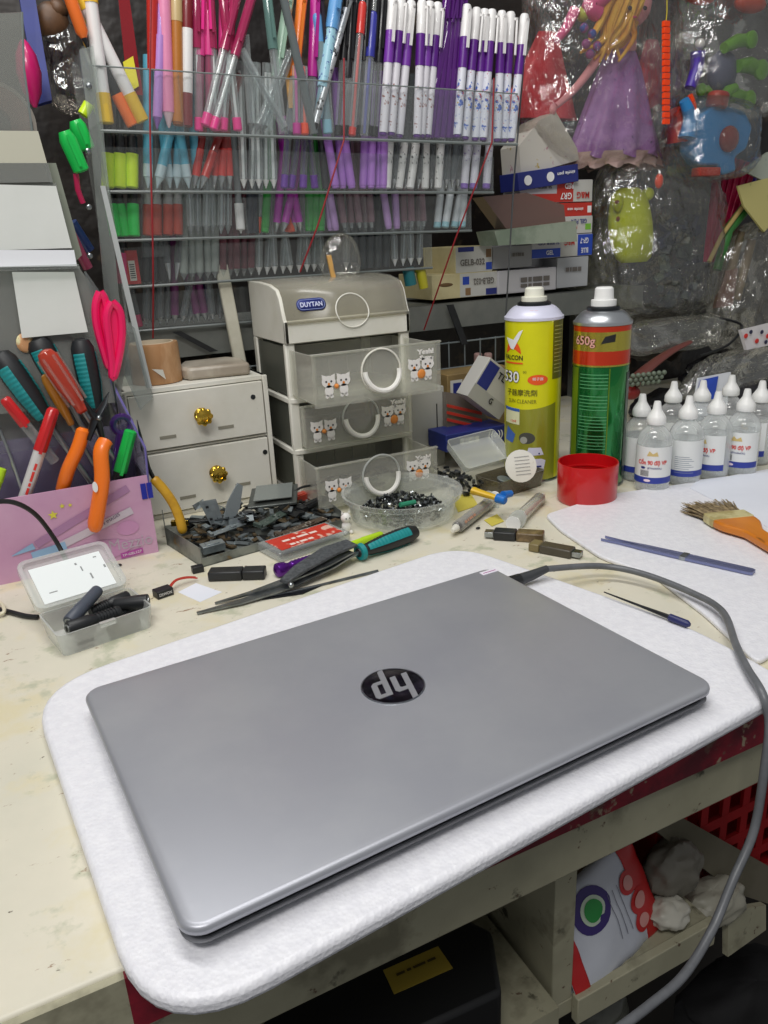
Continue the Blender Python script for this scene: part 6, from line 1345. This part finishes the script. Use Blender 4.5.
g=G(); spl(g,[(684,100),(690,118),(687,138)],(.008,.015),1.045,12); solo('toy_blue',g,bt_,'small blue toy piece at the left of the blue gadget','toy')
g=G(); g.ball(Y(750,4,1.10),.028,14,sc=(1.3,.6,.5)); g.ball(Y(700,-2,1.10),.02,14,sc=(1.6,.6,.5)); solo('toy_orange',g,mat('toy_orange_red','#d8461f',.4),'orange red toy pieces at the top edge on the right','toy')
bag('crumpled clear bag over the grey and green toy at the top right',682,800,-20,122,1.07,.055,bag1,5,.1,50)
bag('clear bag around the blue toy with red window',676,752,96,184,1.05,.045,bag1,6,.2,36)
# magenta folded fan strips
mg_=mat('magenta_toy','#b8104a',.35,coat=.3)
fn_=thing('magenta_fan','folded magenta plastic strips standing at the right below the blue toy','toy',Y(712,240,1.10))
for i in range(6):
    a=Y(716+7*i,158+2*abs(i-2),1.10-.002*i);b=Y(704+2.5*i,262,1.10); d=(b-a).normalized(); n=V(-d.z,0,d.x)*.0058
    G().slab([a-n,a+n,b+n*.7,b-n*.7],-.012).build('strip',mg_,fn_,world=True,bevel=.0015)
g=G(); a=Y(757,158,1.095);b=Y(750,190,1.095); g.tube([a,b],[.010,.006],12); g.build('purple_end',mat('toy_purple','' ),fn_,world=True)
gf=thing('toy_flute','long green and yellow toy pipe leaning at the right','toy',Y(716,265,1.07))
g=G(); g.tube([Y(752,200,1.07),Y(728,230,1.065),Y(717,270,1.06)],[.012,.010,.008],12); g.build('tube',mat('toy_darkgreen','#3a7a3a',.4),gf,world=True)
g=G(); g.tube([Y(744,205,1.06),Y(722,235,1.055),Y(709,262,1.05)],[.004,.004,.004],8); g.build('stripe',mat('toy_sand','#c0a86a',.4),gf,world=True)
g=G().slab([Y(738,186,1.04),Y(768,178,1.04),Y(790,210,1.04),Y(764,232,1.03),Y(744,206,1.03)],.004); gg=solo('yellow_pack',g,mat('pack_yellow','#c9bf7a',.5,layers=(('#6a8a3a',10,.55,.6),)),'pale yellow printed package at the right edge below the toys','package')
g=G().slab([Y(742,170,1.05),Y(768,152,1.05),Y(800,180,1.05),Y(766,182,1.04)],.004); solo('pale_pack',g,mat('pack_pale','#aab0a2',.5,layers=(('#5f7a8a',14,.52,.6),)),'pale grey green package at the right edge under the toy bag','package')
# yellow toy in bag (plain)
yt=thing('yellow_toy','plain lime yellow soft toy shape inside a crumpled clear bag','toy',Y(630,260,1.12))
ym=mat('toy_lime','#d6e21e',.5,layers=(('#b2bb16',8,.4,.7),))
def cn(u,v):
    a=2*PI*u; p=Y(629-4*v,188,1.12).lerp(Y(634,262,1.12),v); k=.026+.022*math.sin(PI*min(1,v*.75+.1)) ; k*=(1 if v<.96 else .8)
    if v<.06: k*=.6+v*6
    return p+V(k*math.cos(a),.5*k*math.sin(a),0)
g=G().grid(cn,30,18); g.add([cn(i/30,1) for i in range(30)],[tuple(range(30))]); g.build('body',ym,yt,world=True)
g=G(); g.ball(Y(618,203,1.105),.013,12,sc=(.8,.5,1.2)); g.ball(Y(648,194,1.115),.011,12); g.build('arm',ym,yt,world=True)
g=G(); g.ball(Y(617,202,1.092),.004,8,sc=(1.4,.5,.8)); g.ball(Y(618,219,1.090),.0045,8,sc=(1,.4,1)); g.build('spot',mat('spot_brown','#8a4a2a',.5),yt,world=True)
g=G(); g.ball(Y(659,181,1.07),.010,12,sc=(.8,.6,1.2)); solo('orange_toy',g,om,'small orange toy bit inside the crumpled bag above the silver one','toy')
bag('large crumpled clear bag around the yellow toy',592,712,150,330,1.11,.085,bag1,8,.25,70)
g=G(); 
for i in range(60):
    p=Y(rb.uniform(658,700),rb.uniform(215,305),1.13); g.box(p,(rb.uniform(.005,.03),rb.uniform(.005,.02),rb.uniform(.004,.014)),None,Matrix.Rotation(rb.uniform(0,3),3,'Y')@Matrix.Rotation(rb.uniform(0,3),3,'X'))
o=solo('grey_toys',g,mat('dim_grey_toys','#343a3e',.4,layers=(('#5f6a62',20,.45,.6),('#2a3050',14,.5,.6))),'heap of small dark grey toys seen through the crumpled bag','toys'); o['kind']='stuff'
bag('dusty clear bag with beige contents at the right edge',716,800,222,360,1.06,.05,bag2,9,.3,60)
g=G(); spl(g,[(742,232),(735,255),(728,280)],(.006,.010),1.08); spl(g,[(752,240),(745,265),(735,300)],(.008,.010),1.085); solo('beige_contents',g,mat('beige_dim','#8f8068',.5),'beige sticks inside the dusty bag at the right','sticks')
g=G().slab([Y(722,272,1.07),Y(738,268,1.07),Y(733,305,1.06),Y(716,308,1.06)],.008); solo('pinkish_box',g,mat('dusty_rose','#8f6b68',.5,layers=(('#a58a86',20,.4,.6),)),'dusty pinkish packet left of the beige bag','packet')
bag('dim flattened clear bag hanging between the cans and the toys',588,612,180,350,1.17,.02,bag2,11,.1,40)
bag('dim clear bag folded across the black packets',618,720,318,352,.99,.03,bag1,12,.0,30,lean=0)
# low clutter behind bottles: dark bags, brush, strawberry card
bw_=thing('plastic_comb','reddish brown plastic brush with grey green bristle rows, behind the green can','brush',Y(650,390,.95))
g=G(); spl(g,[(690,342),(670,352),(648,368),(632,384)],(.006,.016),.95,12,.5); g.build('handle',mat('comb_brown','#6a3a34',.35),bw_,world=True)
g=G(); 
for i in range(7):
    for j in range(3): g.ball(Y(633+5.2*i-3*j,376+4.5*j-.6*i,.935),.0042,8)
g.build('bristle_rows',mat('bristle_greygreen','#6f7a6a',.5),bw_,world=True)
g=G(); g.ball(Y(632,393,.95),.016,12,sc=(1,.6,.7)); g.build('red_end',mat('dim_red','#8a2622',.4),bw_,world=True)
dkp=mat('dark_packets','#1b1a1d',.25,layers=(('#2c2b2f',12,.4,.6),),bump=.8,bscale=18)
def heap(label,cx_,cy_,yc,sx,sy,sz,m,seed,name='dark_bag',cat='bag'):
    off=Vector((seed*5,seed,0)); c=Y(cx_,cy_,yc)
    g=G(); g.grid(lambda u,v:(lambda d:Vector((d.x*sx,d.y*sy,d.z*sz))*(1+.22*noise.noise(d*2.4+off)+.10*abs(noise.noise(d*6+off))))(Vector((math.sin(PI*v)*math.cos(2*PI*u),math.sin(PI*v)*math.sin(2*PI*u),-math.cos(PI*v)))),40,24)
    o=g.build(name,m); o.location=c; return tag(o,label,cat)
heap('black glossy bag bulging behind the alcohol bottles on the right',735,372,1.06,.13,.05,.045,dkp,1)
heap('black glossy bag behind the bottles in the middle',672,408,1.00,.09,.04,.035,dkp,2)
heap('low black bag behind the rightmost bottles',760,405,.90,.10,.035,.040,dkp,3)
heap('dark bag under the hanging bags behind the green can',660,335,1.15,.10,.04,.05,mat('dark_bag_brown','#2c2622',.35,bump=.6,bscale=20),4)
heap('dark olive bag resting above the black ones at right centre',690,330,1.13,.06,.04,.03,mat('dark_olive_bag','#33372a',.4),5)
g=G().tube(spline([Y(720,318,.98),Y(742,326,.97),Y(728,345,.965),Y(700,356,.96)],6),.0022,8); solo('black_loop',g,black_pl,'black cable loop above the black bags','cable')
a=[Y(741,330,.93),Y(790,318,.93),Y(795,340,.925),Y(747,350,.925)]
g=G().slab(a,.006); stc=solo('printed_card',g,mat('card_white2','#dcd8da',.4),'white card printed with red and dark berries at the right edge','card')
g=G(); loc=MW[stc.name]
for x,y in ((746,336),(757,341),(768,336)): g.ball(Y(x,y,.924),.0042,10,sc=(1.2,.15,1))
g.build('berry_print',ink_red,stc,world=True)
g=G()
for x,y in ((751,332),(762,332),(766,342)): g.ball(Y(x,y,.924),.0036,10,sc=(1.2,.15,1))
g.build('berry_print',mat('berry_dark','#2a2a4a',.5),stc,world=True)
a=[Y(699,378,.87),Y(731,372,.865),Y(724,432,.852),Y(690,434,.855)]
g=G().slab(a,.004); bp=solo('blue_packet',g,mat('packet_white','#dfe2ea',.4),'blue and white packet standing behind the white bottle caps','packet')
g=G().slab([V(*p)+V(0,-.001,0) for p in (Y(700,380,.869),Y(718,376,.866),Y(714,399,.852),Y(695,399,.855))],.0006); g.build('blue_panel',cblue,bp,world=True)
g=G()
for i in range(4): g.slab([Y(702+i*3.6,383,.865),Y(704+i*3.6,383,.865),Y(702+i*3.6,394,.857),Y(700+i*3.6,394,.857)],.0004)
g.build('print',ink_white,bp,world=True)
bag('clear dusty bag draped across the black bags toward the right edge',690,790,350,395,.93,.03,bag1,14,.0,40,lean=.8)
bag('small crumpled clear bag with a wooden stick above the mini cabinet',322,358,232,282,1.0,.016,bag1,15,.4,30)
a=Y(329,255,.985);b=Y(334,278,.985); g=G().slab([a+V(-.003,0,0),a+V(.003,0,0),b+V(.003,0,0),b+V(-.003,0,0)],.003); solo('wooden_stick',g,mat('stick_wood','#d9a860',.5),'short wooden stick in the small crumpled bag above the mini cabinet','stick')
g=G(); spl(g,[(408,268),(411,285)],(.009,.009),1.05); solo('teal_marker',g,C('tealm','#1f6a72'),'teal rounded marker under the right end of the rack','marker')
g=G(); spl(g,[(420,268),(424,288)],(.008,.007),1.05); solo('yellow_marker',g,C('ylm','#b5ae2a'),'dull yellow marker under the right end of the rack','marker')
# tan bundle at left below tier: none
# ================================================================ LEFT: DISPLAY STAND
YS=.935
ds=thing('display_stand','tall smoky acrylic stepped display stand with white paper sheets at the left edge','display stand',Y(40,480,YS))
dsm=clear('stand_smoke','#d4d5d1',.30,.18,'#babcb7')
def P3(x,y,yy=YS): return Y(x,y,yy)
g=G().slab([P3(-60,16),P3(22,12),P3(24,68),P3(32,130),P3(52,185),P3(-60,195)],.003); g.build('panel',dsm,ds,world=True)
g=G().slab([P3(-60,185,.93),P3(56,183,.93),P3(77,268,.92),P3(-60,272,.92)],.003); g.build('panel',dsm,ds,world=True)
g=G().slab([P3(-60,274,.915),P3(78,266,.915),P3(130,338,.905),P3(120,402,.90),P3(-60,420,.90)],.003); g.build('panel',dsm,ds,world=True)
a_=P3(-60,405,.925);b_=P3(124,395,.925); g=G().slab([V(a_.x,.925,a_.z),V(b_.x,.925,b_.z),V(b_.x,.925,.0005),V(a_.x,.925,.0005)],-.004); g.bb(a_.x,b_.x,.925,1.0,.0005,.004); g.build('base',dsm,ds,world=True)
g=G().slab([P3(47,163,.945),P3(56,163,.945),P3(82,255,.935),P3(75,262,.935)],.003); g.build('edge_strip',mat('strip_olive','#83887a',.35),ds,world=True)
g=G().slab([P3(-60,268,.918),P3(76,264,.918),P3(78,268,.918),P3(-60,273,.918)],-.02); g.build('ledge',MATS['rack_side'],ds,world=True)
g=G().slab([P3(84,272,.912),P3(98,292,.912),P3(134,330,.95),P3(152,398,.95),P3(140,410,.91),P3(104,330,.908)],.002); g.build('side_wing',clear('wing_pale','#e4e8e7',.15,.15,'#c5caca',edge=.2),ds,world=True)
g=G().tube([P3(22,12),P3(24,68),P3(32,130),P3(52,185)],.0012,6); g.build('panel_edge',rke,ds,world=True)
g=G().slab([P3(-60,183,.924),P3(56,186,.924),P3(72,248,.916),P3(-60,252,.916)],.0006); solo('paper_sheet',g,mat('note_paper','#cfd1cd',.7,layers=(('#c3c6c0',5,.4,.7),)),'upper blank grey-white paper sheet in the smoky stand','paper')
g=G().slab([P3(-60,250,.914),P3(74,250,.914),P3(77,266,.912),P3(-60,268,.912)],.0006); solo('paper_strip',g,mat('note_white','#dedfe4',.7),'white paper strip along the ledge of the smoky stand','paper')
g=G().slab([P3(12,272,.911),P3(74,272,.911),P3(88,332,.899),P3(22,338,.899)],.0006); solo('paper_sheet',g,MATS['note_paper'],'lower blank paper sheet in the smoky stand above the screwdrivers','paper')
g=G().slab([P3(-60,130,.931),P3(38,131,.931),P3(47,163,.929),P3(-60,163,.929)],.0006); solo('cream_card',g,mat('note_cream','#b9b7a6',.7),'dull cream card at the top of the smoky stand','card')
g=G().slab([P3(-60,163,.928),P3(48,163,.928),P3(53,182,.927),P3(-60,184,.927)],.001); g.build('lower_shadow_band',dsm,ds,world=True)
tpc=P3(-6,126,.985); g=G(); T=Matrix.Translation(tpc)@Matrix.Rotation(R(86),4,'X')
g.lathe([(.016,0),(.036,0),(.036,.018),(.016,.018),(.016,0)],40,T,cap=False); o=solo('tape_roll',g,mat('tape_pinkish','#9a6a62',.4,layers=(('#b58a80',14,.4,.6),)),'pinkish tape roll behind the smoky stand at the left edge','tape roll')
g=G().lathe([(.0405,0),(.0405,.016),(.037,.016),(.037,0),(.0405,0)],40,Matrix.Translation(tpc+V(0,.001,0))@Matrix.Rotation(R(86),4,'X'),cap=False); g.build('outer_ring',mat('ring_pale','#a8a098',.4),o,world=True)
g=G().ball(P3(25,343,.905)+V(0,0,0),.0085,12,sc=(1,.35,1.2)); solo('orange_sticker',g,mat('sticker_tan','#d8a070',.5,layers=(('#e8e0b0',60,.5,.55),)),'small round orange and cream charm below the lower paper sheet','charm')
# blue strap and pink thing behind top left
g=G().slab([Y(18,-10,1.12),Y(34,-10,1.12),Y(52,100,1.10),Y(38,104,1.10)],.01); solo('blue_strap',g,mat('strap_blue','#2c3a8c',.45,layers=(('#222e70',8,.4,.6),)),'dark blue fabric strap hanging behind the smoky stand','strap')
g=G().lathe([(.002,-.035),(.010,-.02),(.0135,0),(.011,.018),(.005,.03),(.001,.034)],16,Matrix.Translation(Y(29,73,1.06))); solo('pink_toy',g,mat('toy_pink','#c81a6a',.3,coat=.3),'glossy deep pink oval toy beside the blue strap','toy')
g=G(); g.ball(Y(52,22,1.14),.020,12,sc=(1,.6,1.1)); g.ball(Y(58,10,1.14),.012,10); solo('brown_toy',g,mat('toy_brown','#5f4026',.5,layers=(('#2f2118',20,.45,.6),)),'dim brown round toy at the top left behind the rack','toy')
g=G(); g.ball(Y(52,52,1.15),.014,10,sc=(1,.6,1)); solo('maroon_toy',g,mat('toy_maroon','#3d1a1c',.5),'dim maroon toy under the brown one at the top left','toy')
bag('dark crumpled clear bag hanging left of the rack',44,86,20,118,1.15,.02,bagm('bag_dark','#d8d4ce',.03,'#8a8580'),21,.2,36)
# ================================================================ UNDER THE BENCH
bx=thing('black_case','black flat case with a yellow label under the bench','case',(.19,.42,-.26))
blackc=mat('matte_black','#0f1012',.5)
q=[Z(492,930,-.20),Z(502,992,-.20),Z(270,1100,-.20),Z(250,1040,-.20),Z(300,965,-.20),Z(440,905,-.20)]
G().prism([(p.x,p.y) for p in q],-.25,-.20).build('case_body',blackc,bx,world=True,bevel=.004)
a=[Z(383,970,-.1995),Z(438,946,-.1995),Z(453,968,-.1995),Z(394,994,-.1995)]
lb_=G().slab(a,.0006).build('label_sheet',mat('label_ochre','#a08a32',.5),bx,'ochre yellow label',world=True)
c=(a[0]+a[1]+a[2]+a[3])/4; u_=(a[1]-a[0]).normalized(); v_=(a[0]-a[3]).normalized()
textg('— – —– —',(a[1]-a[0]).length*.7,(a[0]-a[3]).length*.10,lambda p,q:c+u_*p+v_*(q+.002)+V(0,0,.0008)).build('print',mat('label_ink','#4a3e14',.5),lb_,world=True)
bb1=G().bb(.06,.30,.345,.60,-.275,-.253); solo('shelf_plank',bb1,apron_m,'cream plank carrying the black case under the bench','plank')
# shelf post down to floor
G().bb(.27,.292,.40,.42,-.75,-.292).build('leg',apron_m,bench,world=True)
# detergent pouch
pch=thing('detergent_pouch','white pouch with a red top and purple round emblem inside the bench compartment','pouch',(.40,.47,-.27))
pw_=mat('pouch_white','#c6c9d2',.35,layers=(('#b4b8c4',8,.4,.7),)); prd=mat('pouch_red','#b51a1c',.35)
O=Y(560,960,.46); Up=(Y(640,880,.52)-Y(565,955,.46)).normalized(); 
c0=Y(570,950,.376); c1=Y(636,886,.394)
ax=(c1-c0).normalized(); sd_=ax.cross(V(0,-1,.45)).normalized(); nn=sd_.cross(ax).normalized(); 
if nn.y>0: nn=-nn
Lp=.118; Wp=.092
def pf_(u,v,th=0): # u across -1..1, v along 0..1
    bulge=.012*(1-u*u)**.5*math.sin(PI*min(1,max(0,.08+v*.9)))**.6
    return c0+ax*((v-.12)*Lp)+sd_*(u*Wp/2)+nn*(bulge+th+.002*noise.noise(Vector((u*3,v*5,1))))
def pouch(m,v0,v1,nm,off=.0,u0=-1,u1=1,par=pch):
    g=G(); g.grid(lambda a,b:pf_(u0+(u1-u0)*a,v0+(v1-v0)*b,off),20,12); return g.build(nm,m,par,world=True,solid=.0006)
pb_=pouch(pw_,0,1,'pouch_front')
g=G(); g.grid(lambda a,b:c0+ax*((b-.12)*Lp)+sd_*((2*a-1)*Wp/2)-nn*(.008*(1-(2*a-1)**2)**.5*math.sin(PI*min(1,max(0,.08+b*.9)))**.6),16,10); g.build('pouch_back',pw_,pch,world=True,solid=.0006)
pouch(prd,.80,1.0,'printed_band',.0008); pouch(prd,0,.13,'printed_band',.0008)
def disc_on(u,v,ru,rv,off,m,nm,par):
    g=G(); P=[pf_(u+ru*math.cos(2*PI*i/24),v+rv*math.sin(2*PI*i/24),off) for i in range(24)]; ctr=pf_(u,v,off); g.add([ctr]+P,[(0,1+i,1+(i+1)%24) for i in range(24)]); return g.build(nm,m,par,world=True)
em=disc_on(-.45,.36,.40,.18,.0012,mat('emblem_purple','#33206a',.4),'emblem',pch); disc_on(-.45,.36,.25,.115,.0018,mat('emblem_pale','#b9c8b4',.4),'emblem_centre',em); disc_on(-.45,.36,.19,.085,.0022,mat('emblem_green','#1f8a3a',.4),'emblem_leaves',em)
for (u,v,s) in ((-.35,.76,.2),(.1,.82,.24),(.45,.78,.2)): 
    e=disc_on(u,v,s,s*.5,.0014,prd,'printed_circle',pch); disc_on(u,v,s*.6,s*.3,.0019,mat('pouch_pale','#c98a84',.4),'printed_ring',e)
g=G()
for i in range(3): 
    v=.52+.06*i; q=[pf_(-.5+.1*k,v,.0014) for k in range(10)]; q2=[pf_(-.5+.1*k,v+.006,.0014) for k in range(10)]; g.add(q+q2,[(k,k+1,11+k,10+k) for k in range(9)])
g.build('print',mat('print_dim','#6a6a78',.5),pch,world=True)
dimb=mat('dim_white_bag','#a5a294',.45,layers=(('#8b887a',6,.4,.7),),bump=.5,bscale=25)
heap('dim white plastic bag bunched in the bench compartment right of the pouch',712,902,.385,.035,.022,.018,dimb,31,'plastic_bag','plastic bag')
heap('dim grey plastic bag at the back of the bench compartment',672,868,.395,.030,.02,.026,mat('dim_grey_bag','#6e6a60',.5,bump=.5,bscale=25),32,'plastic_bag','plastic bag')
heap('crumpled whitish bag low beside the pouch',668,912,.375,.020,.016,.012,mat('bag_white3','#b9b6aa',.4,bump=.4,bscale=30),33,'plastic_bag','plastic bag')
g=G().slab([Z(588,998,-.28)]*0 or [Y(562,985,.372),Y(615,945,.378),Y(652,905,.40),Y(642,900,.41),Y(600,935,.40)],.002); solo('loose_flap',g,pw_,'torn white plastic flap in front of the pouch','flap')
bd=thing('storage_box','dim cream board box at the right of the bench compartment','box',Y(740,900,.45))
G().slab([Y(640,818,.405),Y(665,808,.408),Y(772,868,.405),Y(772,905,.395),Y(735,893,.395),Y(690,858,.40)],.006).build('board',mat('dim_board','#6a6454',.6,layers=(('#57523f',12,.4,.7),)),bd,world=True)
G().slab([Y(728,912,.37),Y(766,905,.375),Y(766,930,.372),Y(728,957,.365)],.006).build('board',apron_m,bd,world=True)
# red basket
rbk=thing('red_basket','red slotted plastic basket under the right end of the bench','basket',(.65,.5,-.34))
rm=mat('basket_red','#a8161c',.4,layers=(('#8a1016',8,.4,.6),))
X0,X1,Z0,Z1,YY=.475,.83,-.34,-.14,.415
g=G(); nx,nz=12,6
g.bb(X0,X1,YY,YY+.004,Z1-.012,Z1+.004); g.bb(X0,X1,YY,YY+.004,Z0,Z0+.01)
for i in range(nx+1): x=X0+(X1-X0)*i/nx; g.bb(x-.005,x+.005,YY+.0002,YY+.0038,Z0,Z1)
for j in range(1,nz): z=Z0+(Z1-Z0)*j/nz; g.bb(X0,X1,YY,YY+.004,z-.006,z+.006)
g.build('front_lattice',rm,rbk,world=True)
g=G(); g.bb(X0,X0+.004,YY+.004,YY+.2,Z0,Z1); g.bb(X1-.004,X1,YY,YY+.2,Z0,Z1); g.bb(X0,X1,YY+.196,YY+.2,Z0,Z1); g.bb(X0,X1,YY,YY+.2,Z0,Z0+.004); g.build('side_walls',rm,rbk,world=True)
heap('black cloth lying under the bench shelf at the lower right',755,1005,.40,.10,.06,.035,mat('black_cloth','#0e0e10',.8),41,'black_cloth','cloth')
heap('dusty clear bag bulging below the shelf lip near the bottom edge',600,1012,.40,.03,.02,.022,mat('dusty_bag','#4f5048',.3,bump=.8,bscale=40),42,'plastic_bag','plastic bag')
# ================================================================ LIGHT, WORLD, CAMERA
def area(name,loc,tgt,sx,sy,p,c):
    l=bpy.data.lights.new(name,'AREA'); l.shape='RECTANGLE'; l.size=sx; l.size_y=sy; l.energy=p; l.color=c
    o=bpy.data.objects.new(name,l); col.objects.link(o); o.location=loc; o.rotation_mode='QUATERNION'; o.rotation_quaternion=(Vector(tgt)-Vector(loc)).to_track_quat('-Z','Y'); return o
area('ceiling_tube_lamp',(.12,.62,1.45),(.3,.75,0),1.2,.10,11,(1,.99,.96))
area('room_lamp',(-.40,-.25,1.4),(.35,.85,.1),.9,.30,15,(1,.98,.95))
w=bpy.data.worlds.new('room'); bpy.context.scene.world=w; w.use_nodes=True; bg=w.node_tree.nodes['Background']; bg.inputs[0].default_value=(.82,.84,.86,1); bg.inputs[1].default_value=.28
cam=bpy.data.cameras.new('camera'); co=bpy.data.objects.new('camera',cam); col.objects.link(co)
mw=CM.to_4x4(); mw.translation=CAM; co.matrix_world=mw
cam.sensor_fit='HORIZONTAL'; cam.sensor_width=36; cam.lens=36*F/768; cam.clip_start=.01; cam.clip_end=50
s=bpy.context.scene; s.camera=co
s.view_settings.view_transform='Standard'; s.view_settings.look='None'; s.view_settings.gamma=1; s.view_settings.exposure=-.08; s.view_settings.use_curve_mapping=False
s.cycles.transparent_max_bounces=24
